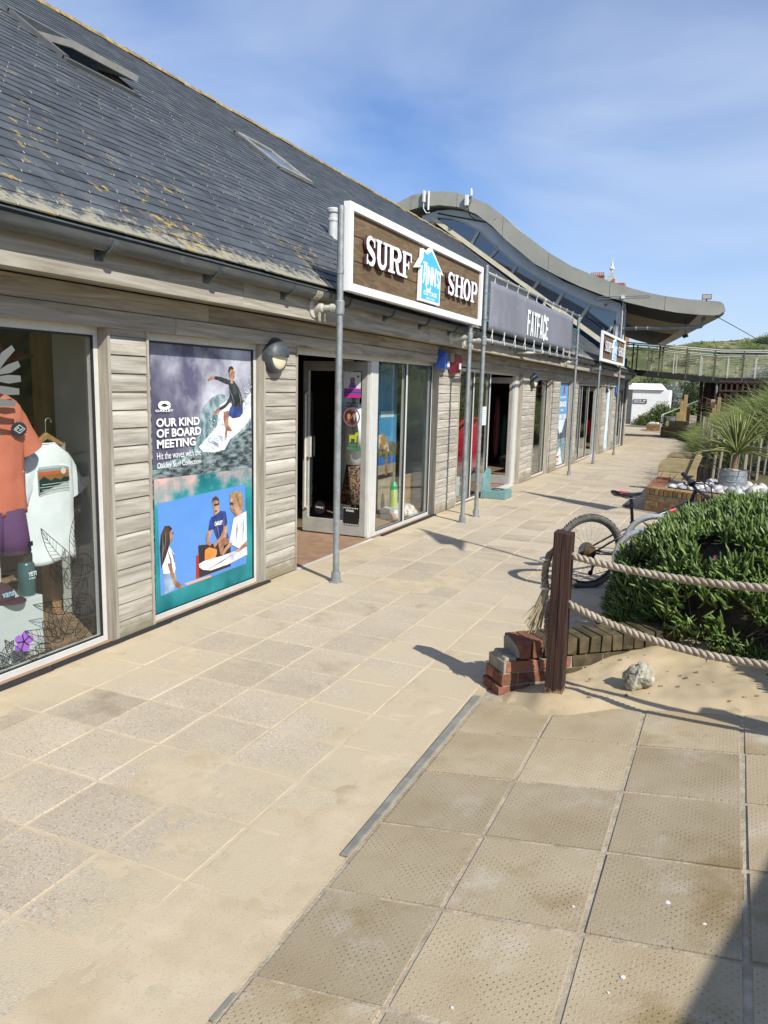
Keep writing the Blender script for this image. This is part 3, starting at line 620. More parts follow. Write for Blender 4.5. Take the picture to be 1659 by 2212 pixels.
# gutter with brackets
def arc(r, n=9): return [(r * math.cos(math.pi + math.pi * i / (n - 1)), r * math.sin(math.pi + math.pi * i / (n - 1))) for i in range(n)]
GX, GZ = -3.345, 2.565
ysg = [.4, 2.5, 5.92, 9.9, 13.9, 17.9, 21.9, 25.9, 29.5]
for a, c in zip(ysg, ysg[1:]):
    pr = [(GX + x, GZ + z) for x, z in arc(.062)] + [(GX + .066, GZ + .006), (GX + .056, GZ + .006)] + [(GX + x, GZ + z) for x, z in arc(.054)[::-1]] + [(GX - .056, GZ + .004), (GX - .066, GZ + .004)]
    gt = MB().prism_xz(pr, a + .01, c - .01).build('gutter', gutter_m, shop, warp=we); shade_auto(gt)
    j = MB(); po = [(GX + x, GZ + z) for x, z in arc(.070)] + [(GX + x, GZ + z) for x, z in arc(.0625)[::-1]]
    for dy in (-.05, -.015, .02): j.prism_xz(po, c + dy, c + dy + .025)
    j.build('coupling', gutter_m if c != 5.92 else M('cream_coupling', (0.34, 0.31, 0.22), None, .6), gt, warp=we)
    y = math.ceil((a - .55) / 1.0) * 1.0 + .52
    while y < c:
        q = MB(); q.prism_xz([(GX + x, GZ + z) for x, z in arc(.075)] + [(GX + x, GZ + z) for x, z in arc(.064)[::-1]], y - .018, y + .018); q.bar((GX - .03, y, GZ - .072), (-3.413, y, GZ - .072), .034, .03); q.box(-3.414, -3.403, y - .03, y + .03, GZ - .11, GZ - .03)
        q.build('gutter_bracket', lead_m, gt, warp=we); y += 1.0
o = MB().tube([(-3.36, 29.3, 2.40), (-3.40, 29.35, 2.28), (-3.62, 29.6, 2.16), (-3.66, 29.7, 2.0), (-3.66, 29.7, -.2)], .04, 10).build('downpipe', gutter_m, shop)
# ================================================================== SIGNS ON POLES
def ribbon(path, ws):
    P_ = [V((a, b_, 0)) for a, b_ in path]; n = len(P_); L_, R_ = [], []
    for i in range(n):
        t = (P_[min(i + 1, n - 1)] - P_[max(i - 1, 0)]).normalized(); nn = V((-t.y, t.x, 0)); w = ws[i] if isinstance(ws, list) else ws
        L_.append(P_[i] + nn * w / 2); R_.append(P_[i] - nn * w / 2)
    return [(p.x, p.y) for p in L_ + R_[::-1]]
def ell(cx, cy, rx, ry, a0, a1, n=14): return [(cx + rx * math.cos(R(a0 + (a1 - a0) * i / (n - 1))), cy + ry * math.sin(R(a0 + (a1 - a0) * i / (n - 1)))) for i in range(n)]
def rc(a, b_, c, d): return [(a, b_), (c, b_), (c, d), (a, d)]
def bowl(y0, y1, xr=.93):
    cy = (y0 + y1) / 2; pth = [(.28, y1 - .05), (.55, y1 - .05)] + ell(.56, cy, xr - .70 + .03, (y1 - y0) / 2 - .05, 85, -85, 11) + [(.55, y0 + .05), (.28, y0 + .05)]
    ws = [.10, .11] + [.11 + .15 * math.cos(R(85 - 17 * i)) for i in range(11)] + [.11, .10]; return ribbon(pth, ws)
LET = {
 'U': [rc(.10, .30, .36, .95), rc(.68, .30, .86, .95), rc(0, .91, .46, 1), rc(.55, .91, .99, 1), ribbon(ell(.50, .32, .27, .26, 180, 360, 15), [.26, .25, .24, .22, .2, .19, .18, .17, .16, .16, .16, .16, .17, .17, .18])],
 'R': [rc(.10, .05, .36, .95), rc(0, 0, .47, .09), rc(0, .91, .30, 1), bowl(.46, 1.0), [(.46, .50), (.66, .52), (.80, .14), (.86, .09), (.99, .12), (.99, .02), (.86, 0), (.66, .03), (.58, .12)]],
 'P': [rc(.10, .05, .36, .95), rc(0, 0, .50, .09), rc(0, .91, .30, 1), bowl(.42, 1.0)],
 'F': [rc(.10, .05, .38, .95), rc(0, 0, .54, .09), rc(0, .90, .96, 1), rc(.85, .66, .96, .95), rc(.32, .46, .66, .56), rc(.60, .36, .70, .67)],
 'H': [rc(.08, .05, .32, .95), rc(.68, .05, .92, .95), rc(.25, .46, .75, .56)] + [rc(a, b_, a + .42, b_ + .09) for a in (-.01, .59) for b_ in (0, .91)],
 'S': [ribbon(ell(.50, .73, .31, .225, 35, 180, 12) + [(.24, .62), (.42, .53), (.60, .45), (.77, .36)] + ell(.50, .27, .31, .225, 0, -145, 12),
              [.10, .10, .10, .11, .12, .14, .16, .18, .2, .22, .23, .24, .25, .26, .26, .25, .24, .23, .22, .2, .18, .16, .14, .12, .11, .10, .10, .10]), rc(.78, .66, .88, .99), rc(.12, .01, .22, .35)],
 'O': [ribbon(ell(.5, .5, .36, .45, 90, -92, 20), [.11 + .16 * math.sin(R(180 * i / 19)) for i in range(20)]), ribbon(ell(.5, .5, .36, .45, 270, 88, 20), [.11 + .16 * math.sin(R(180 * i / 19)) for i in range(20)])],
}
def letter(ch, y0, y1, z0, z1, x0, x1, parent):
    b = MB()
    for i, pl in enumerate(LET[ch]):
        b.cur = 0; n = len(pl); b.prism([(x0, y0 + u * (y1 - y0), z0 + v * (z1 - z0)) for u, v in pl], (x1 - x0 + i * .0005, 0, 0)); b.mi[-(n + 1)] = 1
    return b.build('letter', [letter_side, white_letter], parent)
def house_poly(inset=0.0):
    p = [(-.295, -.315), (-.28, .02), (-.42, .0), (-.262, .126), (-.252, .215), (-.13, .195), (-.12, .20), (0, .262), (.40, .02), (.305, .03), (.295, -.315)]
    if inset:
        p = [(-.267, -.290), (-.252, .045), (-.330, .035), (-.238, .115), (-.228, .190), (-.135, .172), (-.125, .168), (0, .222), (.325, .045), (.278, .052), (.268, -.290)]
    return p
def shop_sign(y0, y1, z0, z1, label, poles, ztops, xp):
    t = thing('shop_sign', label, 'sign', (xp, y0, g(y0)), 'surf shop signs on scaffold poles')
    k = (y1 - y0) / 3.83; xb, xf = -3.165, -3.10; fw = .068
    f = MB(); ym = (y0 + y1) / 2
    for a, c in ((y0, ym - .002), (ym + .002, y1)):
        f.box(xb, xf, a, c, z1 - fw, z1); f.box(xb, xf, a, c, z0, z0 + fw)
    f.box(xb, xf, y0, y0 + fw, z0 + fw, z1 - fw); f.box(xb, xf, y1 - fw, y1, z0 + fw, z1 - fw)
    f.build('frame', white, t, bevel=.002)
    zz_ = [z0 + fw, z0 + fw + .20, z0 + fw + .41, z1 - fw]
    for a, c in zip(zz_, zz_[1:]): MB().box(-3.155, -3.135 + random.uniform(-.002, .002), y0 + fw, y1 - fw, a + .003, c - .003).build('sign_plank', sign_wood, t, bevel=.002)
    def Y(v): return y0 + (v - 6.10) * k
    lz0, lz1 = z0 + .265, z0 + .512
    for ch, a, c in (('S', 6.385, 6.61), ('U', 6.605, 6.885), ('R', 6.885, 7.21), ('F', 7.215, 7.465)): letter(ch, Y(a), Y(c), lz0, lz1, -3.118, -3.088, t)
    for ch, a, c in (('S', 8.545, 8.80), ('H', 8.80, 9.105), ('O', 9.105, 9.385), ('P', 9.40, 9.665)): letter(ch, Y(a), Y(c), lz0 - .012, lz1 - .012, -3.118, -3.088, t)
    cy, cz = Y(8.0), z0 + .405
    b = MB(); b.prism_yz([(cy + u * k, cz + v) for u, v in house_poly()], -3.122, -3.085); em = b.build('house_emblem', white_letter, t)
    b = MB(); b.prism_yz([(cy + u * k, cz + v) for u, v in house_poly(1)], -3.085, -3.0835); b.build('blue_panel', cyan, em)
    # the shop name on the emblem: tall drawn capitals, the first swash A running under
    def W_(s, *a): return [(cy + (s + u) * k, cz + v) for u, v in a]
    b = MB(); x1 = -3.0835
    def st(pts, w): b.prism_yz([(cy + u * k, cz + v) for u, v in ribbon(pts, w)], x1, x1 + .0012 + .0002 * len(b.f) % .0007)
    st([(-.225, -.13), (-.205, -.07), (-.185, .085)], .030); st([(-.235, .078), (-.125, .078)], .020); st([(-.140, .085), (-.132, -.15)], .036); st([(-.205, -.03), (-.130, -.03)], .020)
    st([(-.132, -.14), (-.115, -.185), (-.02, -.185), (.0, -.15)], .026)
    for o_ in (-.082, .045): st([(o_, -.13), (o_, .06)], .030); st([(o_ + .084, -.13), (o_ + .084, .06)], .030); st([(o_ - .004, .06), (o_ + .088, -.13)], .030)
    st([(.160, .06), (.154, .015)], .020); st([(.252, .005), (.235, .035), (.205, .035), (.190, .005), (.200, -.03), (.238, -.06), (.250, -.095), (.232, -.125), (.205, -.125), (.186, -.095)], .030)
    b.build('name_lettering', white_letter, em)
    text('lettering', 'COTTAGE', cy - .20 * k, cz - .245, .40 * k, .048, x1, white_letter, em, .0012, .02)
    text('lettering', 'SINCE 1978', cy - .12 * k, cz - .283, .24 * k, .022, x1, white_letter, em, .0012, .01)
    for (py, zt) in zip(poles, ztops): pole(t, xp, py, zt)
    return t
def pole(t, xp, py, zt, stubs=True):
    z0 = g(py); b = MB(); b.tube([(xp, py, z0), (xp, py, zt)], .029, 14); po = b.build('pole', galv, t, smooth=False); shade_auto(po)
    b = MB(); b.lathe([(.062, 0), (.062, .012), (.044, .02), (.042, .10), (.036, .105)], (xp, py, z0), 16); b.build('base_flange', galv, po)
    b = MB(); zz_ = 2.44 + e(py)
    b.lathe([(.038, 0), (.040, .01), (.040, .11), (.038, .12)], (xp, py, zz_ - .06), 14); b.build('collar', galv, po); b = MB(); b.lathe([(.034, 0), (.034, .05)], (xp, py, zz_ + .28), 12); b.build('collar', galv, po)
    b = MB(); b.tube([(xp - .03, py, zz_), (-3.405, py - .02, zz_)], .024, 12); b.lathe([(.026, -.07), (.034, -.065), (.034, 0)], (xp - .02, py, zz_), 12, 'x'); b.lathe([(.085, 0), (.085, .012), (.04, .02), (.036, .09), (.028, .095)], (-3.412, py - .02, zz_), 18, 'x')
    b.build('wall_bracket', galv_pale, po); return po
shop_sign(6.10, 9.93, 2.586, 3.322, 'large brown plank SURF SHOP sign in a white frame above the nearest shop door', (6.055, 9.67), (3.275, 2.75), -3.165)
shop_sign(20.10, 24.42, 2.53, 3.27, 'far SURF SHOP sign in a white frame at the end of the row', (20.68, 24.5), (3.33, 2.7), -3.235)
# banner between poles
bf = thing('banner_scaffold', 'scaffold pole frame carrying the grey banner above the middle shop', 'frame', (-3.155, 10.24, g(10.24)))
for py, xp in ((10.235, -3.155), (17.13, -3.185)): pole(bf, xp, py, 3.40 if py < 12 else 3.385)
for za, zb in ((3.305, 3.345), (2.432, 2.442)):
    rl = MB().tube([(-3.155, 10.25, za), (-3.17, 13.7, (za + zb) / 2 + .004), (-3.185, 17.12, zb)], .0245, 12).build('rail', galv, bf, smooth=True)
    b = MB(); b.lathe([(.034, -.05), (.034, .05)], (-3.17, 13.75, (za + zb) / 2 + .004), 12, 'y'); b.tube([(-3.17, 13.75, za - .01), (-3.412, 13.0, za - (.04 if za < 3 else .5))], .02, 8) if za < 3 else b.tube([(-3.17, 13.75, za), (-3.20, 13.75, za - .12)], .022, 8)
    b.build('bracket', galv_pale, rl)
bn = thing('banner', 'grey mesh FATFACE banner laced to the scaffold frame', 'banner', (-3.15, 10.46, 2.56))
n, m_ = 30, 8; vs = []; x_b = -3.160
for j in range(m_ + 1):
    for i in range(n + 1):
        u, v = i / n, j / m_; sag = .010 * math.sin(u * math.pi * 9) ** 2
        vs.append((x_b + .010 * math.sin(u * 9) * v + .006 * math.sin(u * 21 + v * 3), 10.45 + u * 5.98 + (.02 * v * (1 - u)), (2.575 + sag) * (1 - v) + (3.232 + .02 * u - sag) * v - .008 * u * (1 - v)))
b = MB(); b.add(vs, [(j * (n + 1) + i, j * (n + 1) + i + 1, (j + 1) * (n + 1) + i + 1, (j + 1) * (n + 1) + i) for j in range(m_) for i in range(n)])
sh = b.build('banner_sheet', banner_m, bn, smooth=True); md = sh.modifiers.new('solid', 'SOLIDIFY'); md.thickness = .002
FF = {'F': [rc(0, 0, .3, 1), rc(.3, .86, .9, 1), rc(.3, .46, .8, .6)], 'A': [[(0, 0), (.28, 0), (.62, 1), (.36, 1)], [(.72, 0), (1, 0), (.64, 1), (.40, 1)], rc(.26, .18, .74, .32)], 'T': [rc(.33, 0, .64, .86), rc(0, .86, .97, 1)],
      'C': [ribbon([(.84, .70)] + ell(.48, .80, .34, .13, 0, 180, 9) + ell(.48, .20, .34, .13, 180, 360, 9) + [(.84, .30)], .27)], 'E': [rc(0, 0, .3, 1), rc(.3, .86, .86, 1), rc(.3, .43, .78, .57), rc(.3, 0, .86, .14)]}
lw = (14.12 - 12.56) / 7
for i, ch in enumerate('FATFACE'):
    b = MB()
    for q, pl in enumerate(FF[ch]): b.prism([(-3.149, 12.56 + (i + u * .94) * lw, 2.655 + v * .395) for u, v in pl], (.002 + q * .0004, 0, 0))
    b.build('letter', white_letter, bn)
cord = flat('white_cord', (0.62, 0.62, 0.60)); green = flat('green_cord', (0.05, 0.38, 0.25))
for k in range(10):
    y = 10.62 + k * .62; zt = 3.235 + .02 * (y - 10.45) / 6; rt = 3.305 + .04 * (y - 10.25) / 6.9; rb = 2.432 + .01 * (y - 10.25) / 6.9
    MB().tube([(-3.157, y, zt - .02), (-3.135, y + .03, rt + .03), (-3.185, y + .05, rt + .01), (-3.157, y + .09, zt - .02)], .0045, 5).build('lacing', cord, bn)
    MB().tube([(-3.157, y, 2.60), (-3.13, y - .045, rb - .028), (-3.185, y, rb - .028), (-3.157, y + .06, 2.60)], .0045, 5).build('lacing', cord, bn)
for y0_, y1_ in ((10.47, 10.235), (16.4, 17.1)):
    for z in (2.70, 3.05): MB().tube([(-3.157, y0_, z), (-3.13, y1_ - .03, z - .01), (-3.20, y1_, z), (-3.157, y0_, z - .02)], .005, 5).build('lacing', green, bn)
# ================================================================== WALL FITTINGS
hood_m = M('blue_grey_lamp_hood', (0.035, 0.042, 0.05), (0.07, 0.08, 0.09), .5, 14); diff_m = M('cream_diffuser', (0.66, 0.60, 0.40), (0.72, 0.66, 0.46), .35, 3)
def bulkhead(y, z, label):
    t = thing('wall_lamp', label, 'lamp', (-3.714, y, z - .15), 'round bulkhead lamps on the timber wall')
    o = MB().lathe([(.150, 0), (.152, .05), (.140, .075), (.125, .08)], (-3.714, y, z), 32, 'x').build('lamp_body', hood_m, t); shade_auto(o)
    def dome(a0, a1, x0, r, dp, name, mat):
        vs = []; nr, na = 7, 22
        for i in range(nr + 1):
            q = i / nr
            for j in range(na + 1):
                a = a0 + (a1 - a0) * j / na; rr_ = r * math.cos(q * math.pi / 2); vs.append((x0 + dp * math.sin(q * math.pi / 2), y + rr_ * math.cos(a), z + rr_ * math.sin(a)))
        fs = [(i * (na + 1) + j, i * (na + 1) + j + 1, (i + 1) * (na + 1) + j + 1, (i + 1) * (na + 1) + j) for i in range(nr) for j in range(na)]
        return MB().add(vs, fs).build(name, mat, t, smooth=True)
    dome(0, 2 * math.pi, -3.640, .122, .035, 'diffuser', diff_m)
    dome(R(-4), R(184), -3.655, .140, .085, 'hood', hood_m)
bulkhead(5.87 * 1.0 - .03, 2.02, 'round lamp with a dark hood beside the surf poster window')
bulkhead(15.42, 1.95, 'round hooded lamp right of the middle shop door'); bulkhead(25.35, 1.885, 'most distant round hooded lamp near the pale blue poster')
blue_m = flat('alarm_blue', (0.03, 0.10, 0.42), .4); red_m = M('alarm_red', (0.22, 0.012, 0.03), (0.27, 0.02, 0.04), .4, 5)
def alarm(label, poly, back, xa, xb, mat, panel=None, xw=-3.69):
    t = thing('alarm_box', label, 'alarm', (xw, poly[0][0], min(p[1] for p in poly)))
    b = MB(); n = len(poly); b.add([(xw, a, c) for a, c in back] + [(xb, a, c) for a, c in poly], [tuple(range(n))[::-1], tuple(range(n, 2 * n))] + [(i, (i + 1) % n, n + (i + 1) % n, n + i) for i in range(n)]); b.build('case', mat, t, bevel=.006, seg=2)
    if panel: MB().box(xb, xb + .004, *panel).build('label_plate', white, t)
alarm('blue tapered alarm box under the eaves by the banner pole', [(9.98, 2.25), (10.09, 2.25), (10.18, 2.07), (10.16, 2.03), (9.95, 2.03), (9.93, 2.07)], [(9.96, 2.30), (10.06, 2.30), (10.22, 2.05), (10.20, 2.02), (9.86, 2.02), (9.84, 2.05)], -3.69, -3.60, blue_m, (10.07, 10.15, 2.06, 2.13))
alarm('dark red shield shaped alarm box right of the blue one', [(10.42, 2.24), (10.66, 2.24), (10.72, 2.13), (10.62, 1.99), (10.46, 1.99), (10.38, 2.12)], [(10.42, 2.26), (10.68, 2.26), (10.74, 2.14), (10.64, 1.97), (10.44, 1.97), (10.34, 2.12)], -3.69, -3.60, red_m, (10.58, 10.64, 2.04, 2.12))
tag(MB().box(-3.69, -3.61, 10.22, 10.40, 2.13, 2.26).build('sensor_box', flat('tan_box', (0.27, 0.225, 0.14)), bevel=.004), 'small tan junction box between the blue and red alarm boxes', 'box')
alarm('small blue alarm box on the far end of the shop wall', [(27.3, 1.98), (27.6, 1.98), (27.66, 1.80), (27.5, 1.70), (27.28, 1.74)], [(27.3, 2.0), (27.6, 2.0), (27.7, 1.80), (27.5, 1.68), (27.25, 1.72)], -3.7, -3.60, blue_m)
# ================================================================== POSTERS ON THE GLASS
POL = {
 'sky':[(4.426,2.073),(5.694,2.056),(5.698,1.04),(4.429,1.064)],
 'wave':[(4.965,1.496),(5.025,1.577),(5.144,1.658),(5.248,1.689),(5.337,1.673),(5.484,1.569),(5.692,1.723),(5.698,1.04),(4.429,1.064),(4.428,1.162),(4.535,1.177),(4.806,1.211),(4.953,1.334)],
 'foam':[(5.247,1.594),(5.355,1.636),(5.502,1.547),(5.692,1.7),(5.696,1.476),(5.539,1.37),(5.387,1.311),(5.312,1.228),(5.17,1.216),(5.017,1.227),(4.968,1.271),(5.104,1.357),(5.209,1.426)],
 'darkwater':[(5.0,1.223),(5.24,1.212),(5.462,1.307),(5.696,1.419),(5.698,1.04),(4.429,1.064),(4.428,1.133),(4.727,1.147)],
 'face':[(5.368,1.885),(5.395,1.907),(5.435,1.903),(5.453,1.861),(5.445,1.818),(5.421,1.791),(5.445,1.775),(5.393,1.772),(5.394,1.801),(5.372,1.838)],
 'hair':[(5.362,1.875),(5.373,1.905),(5.404,1.917),(5.435,1.903),(5.439,1.887),(5.395,1.887),(5.38,1.859)],
 'torso':[(5.372,1.801),(5.445,1.794),(5.504,1.749),(5.546,1.689),(5.574,1.612),(5.569,1.54),(5.39,1.555),(5.419,1.614),(5.392,1.667),(5.375,1.742)],
 'armu':[(5.173,1.828),(5.251,1.825),(5.375,1.804),(5.402,1.758),(5.321,1.771),(5.233,1.796),(5.172,1.805)],
 'hand1':[(5.089,1.801),(5.122,1.824),(5.178,1.828),(5.178,1.805),(5.142,1.804),(5.126,1.794),(5.096,1.791)],
 'armr':[(5.407,1.721),(5.451,1.689),(5.419,1.635),(5.323,1.575),(5.246,1.55),(5.232,1.571),(5.318,1.604),(5.373,1.657)],
 'hand2':[(5.234,1.571),(5.246,1.55),(5.225,1.526),(5.198,1.532),(5.179,1.51),(5.155,1.515),(5.176,1.543),(5.203,1.565)],
 'shorts':[(5.387,1.576),(5.573,1.584),(5.571,1.524),(5.53,1.492),(5.426,1.481),(5.357,1.516)],
 'leg':[(5.296,1.538),(5.363,1.55),(5.39,1.515),(5.36,1.485),(5.365,1.426),(5.397,1.403),(5.416,1.38),(5.388,1.371),(5.348,1.383),(5.336,1.324),(5.305,1.321),(5.322,1.401),(5.293,1.477)],
 'board':[(5.022,1.299),(5.095,1.332),(5.208,1.354),(5.296,1.335),(5.274,1.274),(5.214,1.245),(5.136,1.255),(5.06,1.276)],
 'pattern':[(4.429,1.064),(5.698,1.04),(5.704,0.009),(4.419,0.019)],
 'photo':[(4.463,0.881),(5.593,0.906),(5.611,0.194),(4.475,0.169)],
 'whair':[(4.534,0.701),(4.585,0.695),(4.619,0.667),(4.588,0.642),(4.591,0.561),(4.572,0.524),(4.533,0.45),(4.486,0.384),(4.473,0.542),(4.488,0.639)],
 'wface':[(4.586,0.668),(4.618,0.652),(4.624,0.611),(4.616,0.572),(4.58,0.551)],
 'wshirt':[(4.528,0.532),(4.58,0.537),(4.631,0.472),(4.647,0.346),(4.634,0.315),(4.507,0.336),(4.495,0.418)],
 'warm':[(4.553,0.406),(4.598,0.402),(4.647,0.257),(4.716,0.203),(4.734,0.175),(4.671,0.182),(4.623,0.232)],
 'jeans':[(4.514,0.333),(4.649,0.319),(4.658,0.26),(4.622,0.18),(4.509,0.173)],
 'truck':[(4.933,0.479),(5.174,0.452),(5.375,0.421),(5.372,0.216),(4.935,0.209)],
 'truckred':[(4.901,0.399),(4.938,0.401),(4.937,0.209),(4.897,0.209)],
 'mhead':[(5.122,0.82),(5.163,0.844),(5.212,0.823),(5.218,0.747),(5.205,0.689),(5.151,0.691),(5.135,0.737)],
 'mhair':[(5.113,0.805),(5.128,0.841),(5.167,0.852),(5.207,0.831),(5.215,0.792),(5.18,0.818),(5.136,0.818)],
 'mshirt':[(5.104,0.682),(5.16,0.695),(5.232,0.721),(5.304,0.705),(5.325,0.61),(5.302,0.569),(5.342,0.473),(5.192,0.474),(5.157,0.526),(5.132,0.585),(5.062,0.572),(5.081,0.647)],
 'marm1':[(5.062,0.577),(5.123,0.581),(5.073,0.508),(5.098,0.447),(5.051,0.461),(5.027,0.516)],
 'marm2':[(5.275,0.584),(5.325,0.579),(5.305,0.479),(5.191,0.454),(5.141,0.417),(5.126,0.453),(5.228,0.503)],
 'mleg':[(5.192,0.471),(5.338,0.473),(5.356,0.425),(5.271,0.415),(5.266,0.338),(5.226,0.345),(5.2,0.425)],
 'bag':[(5.013,0.426),(5.068,0.441),(5.173,0.402),(5.174,0.369),(5.145,0.328),(5.006,0.344)],
 'nhead':[(5.365,0.817),(5.427,0.826),(5.494,0.767),(5.541,0.692),(5.521,0.638),(5.454,0.638),(5.416,0.673),(5.379,0.703)],
 'nhair':[(5.358,0.846),(5.456,0.864),(5.537,0.836),(5.56,0.736),(5.547,0.68),(5.503,0.707),(5.474,0.758),(5.433,0.814),(5.38,0.809)],
 'nglass':[(5.363,0.778),(5.411,0.766),(5.402,0.743),(5.368,0.754)],
 'nshirt':[(5.415,0.63),(5.521,0.652),(5.602,0.667),(5.608,0.38),(5.489,0.353),(5.343,0.425),(5.376,0.512)],
 'narm':[(5.337,0.426),(5.397,0.415),(5.303,0.364),(5.256,0.328),(5.24,0.35),(5.281,0.393)],
 'narm2':[(5.608,0.403),(5.489,0.355),(5.402,0.334),(5.489,0.322),(5.61,0.358)],
 'surfboard':[(4.926,0.325),(4.997,0.339),(5.225,0.334),(5.61,0.347),(5.611,0.273),(5.335,0.244),(5.081,0.241),(4.979,0.269),(4.937,0.295)],
 'towel':[(4.755,0.205),(5.08,0.199),(5.106,0.182),(4.779,0.182)],
}
prm = lambda n, a, b_, s, rough=.35, st=(1, 1, 1), lo=.35, hi=.65, dt=7: M(n, a, b_, rough, s, st, lo=lo, hi=hi, detail=dt)
pm = dict(sky=prm('print_clouds', (0.10, 0.095, 0.16), (0.68, 0.69, 0.76), 1.6, lo=.40, hi=.66), wave=prm('print_wave', (0.05, 0.13, 0.14), (0.50, 0.57, 0.60), 16, st=(1, 1, .7), lo=.4, hi=.72),
  foam=prm('print_foam', (0.42, 0.46, 0.50), (0.88, 0.89, 0.92), 12, lo=.36, hi=.56), darkwater=prm('print_dark_water', (0.025, 0.04, 0.045), (0.36, 0.44, 0.46), 9, st=(1, 1, 3.2), lo=.42, hi=.74),
  skin=prm('print_skin', (0.20, 0.09, 0.05), (0.42, 0.23, 0.14), 13, lo=.38, hi=.6), skin2=prm('print_skin_pale', (0.27, 0.125, 0.075), (0.52, 0.30, 0.20), 13, lo=.38, hi=.6), suit=prm('print_wetsuit', (0.012, 0.016, 0.016), (0.06, 0.07, 0.07), 12), hair=prm('print_hair', (0.015, 0.009, 0.007), (0.085, 0.05, 0.035), 22, st=(1, 2.5, .6)), blond=prm('print_blond', (0.25, 0.13, 0.05), (0.42, 0.27, 0.12), 20),
  shorts=prm('print_blue_shorts', (0.012, 0.02, 0.07), (0.05, 0.09, 0.32), 12), board=prm('print_board', (0.35, 0.43, 0.55), (0.72, 0.76, 0.82), 14), pattern=prm('print_teal_coral', (0.0, 0.13, 0.15), (0.02, 0.26, 0.28), 3, dt=2), photo=prm('print_blue_sky', (0.075, 0.21, 0.55), (0.10, 0.26, 0.62), 1.5),
  white=prm('print_white_shirt', (0.42, 0.42, 0.50), (0.80, 0.80, 0.82), 7, lo=.36, hi=.54), jeans=prm('print_jeans', (0.16, 0.25, 0.40), (0.36, 0.47, 0.60), 12), truck=flat('print_dark_truck', (0.03, 0.02, 0.02), .35), red=flat('print_red', (0.36, 0.02, 0.02), .35), navy=prm('print_navy', (0.008, 0.018, 0.09), (0.03, 0.075, 0.32), 9), bag=prm('print_orange_bag', (0.55, 0.17, 0.03), (0.70, 0.28, 0.08), 9), towel=flat('print_towel', (0.60, 0.35, 0.22), .35), coral=prm('print_coral', (0.66, 0.30, 0.25), (0.78, 0.58, 0.55), 3, dt=2))
def left_dark(N, L):
    ge = mk(N, 'ShaderNodeNewGeometry'); sx = mk(N, 'ShaderNodeSeparateXYZ'); L.new(ge.outputs['Position'], sx.inputs[0])
    n2 = mk(N, 'ShaderNodeTexNoise', {'Scale': 2.6, 'Detail': 6}); L.new(ge.outputs['Position'], n2.inputs['Vector'])
    r = mk(N, 'ShaderNodeMapRange', {'From Min': 5.15, 'From Max': 4.45, 'To Min': -.25, 'To Max': .3}); L.new(sx.outputs[1], r.inputs['Value'])
    r3 = mk(N, 'ShaderNodeMapRange', {'From Min': 1.95, 'From Max': 1.45, 'To Min': -.15, 'To Max': .22}); L.new(sx.outputs[2], r3.inputs['Value'])
    a = mk(N, 'ShaderNodeMath', operation='ADD'); L.new(n2.outputs[0], a.inputs[0]); L.new(r.outputs[0], a.inputs[1]); a2 = mk(N, 'ShaderNodeMath', operation='ADD'); L.new(a.outputs[0], a2.inputs[0]); L.new(r3.outputs[0], a2.inputs[1])
    m2 = mk(N, 'ShaderNodeMapRange', {'From Min': .42, 'From Max': .78}); L.new(a2.outputs[0], m2.inputs['Value']); return m2.outputs[0]
base_mix(pm['sky'], left_dark, (.075, .07, .115), .95)
base_mix(pm['pattern'], mask(3.0, 0.5, 0.25, 2, 0.55, 1.15), (0.66, 0.40, 0.36), 1.0)
post = thing('window_poster', 'tall surf poster with a surfer on a wave above three friends, filling the window', 'poster', (-3.799, 4.30, .03))
XP = [-3.7995]
K0 = lambda a: a * .990
KZ0 = lambda c: 1.787 + (c - 1.787) * .990
def pr(parent, name, pts, mat, k=.990):
    q = [(a * k, 1.787 + (c - 1.787) * k) for a, c in pts]; x = XP[0]; XP[0] += .00035
    return MB().prism_yz(q, x, x + .0006).build(name, mat, parent)
MB().box(-3.8000, -3.7993, 4.302, 5.656, .052, 2.063).build('paper', pm['darkwater'], post)
XP[0] = -3.7994
for nm, mt in (('sky', 'sky'), ('wave', 'wave'), ('darkwater', 'darkwater'), ('foam', 'foam')): pr(post, 'printed_' + {'sky': 'sky', 'wave': 'wave', 'darkwater': 'water', 'foam': 'foam'}[nm], POL[nm], pm[mt])
fig = pr(post, 'printed_surfer', POL['torso'], pm['suit'])
for nm, mt in (('leg', 'skin'), ('board', 'board'), ('shorts', 'shorts'), ('armu', 'suit'), ('hand1', 'skin'), ('armr', 'suit'), ('hand2', 'skin'), ('face', 'skin2'), ('hair', 'hair')):
    pr(fig, {'leg': 'leg', 'board': 'surfboard', 'shorts': 'shorts', 'armu': 'arm', 'hand1': 'hand', 'armr': 'arm', 'hand2': 'hand', 'face': 'face', 'hair': 'hair'}[nm], POL[nm], pm[mt])
pr(post, 'printed_pattern', POL['pattern'], pm['pattern']); ph = pr(post, 'printed_photo', POL['photo'], pm['photo'])
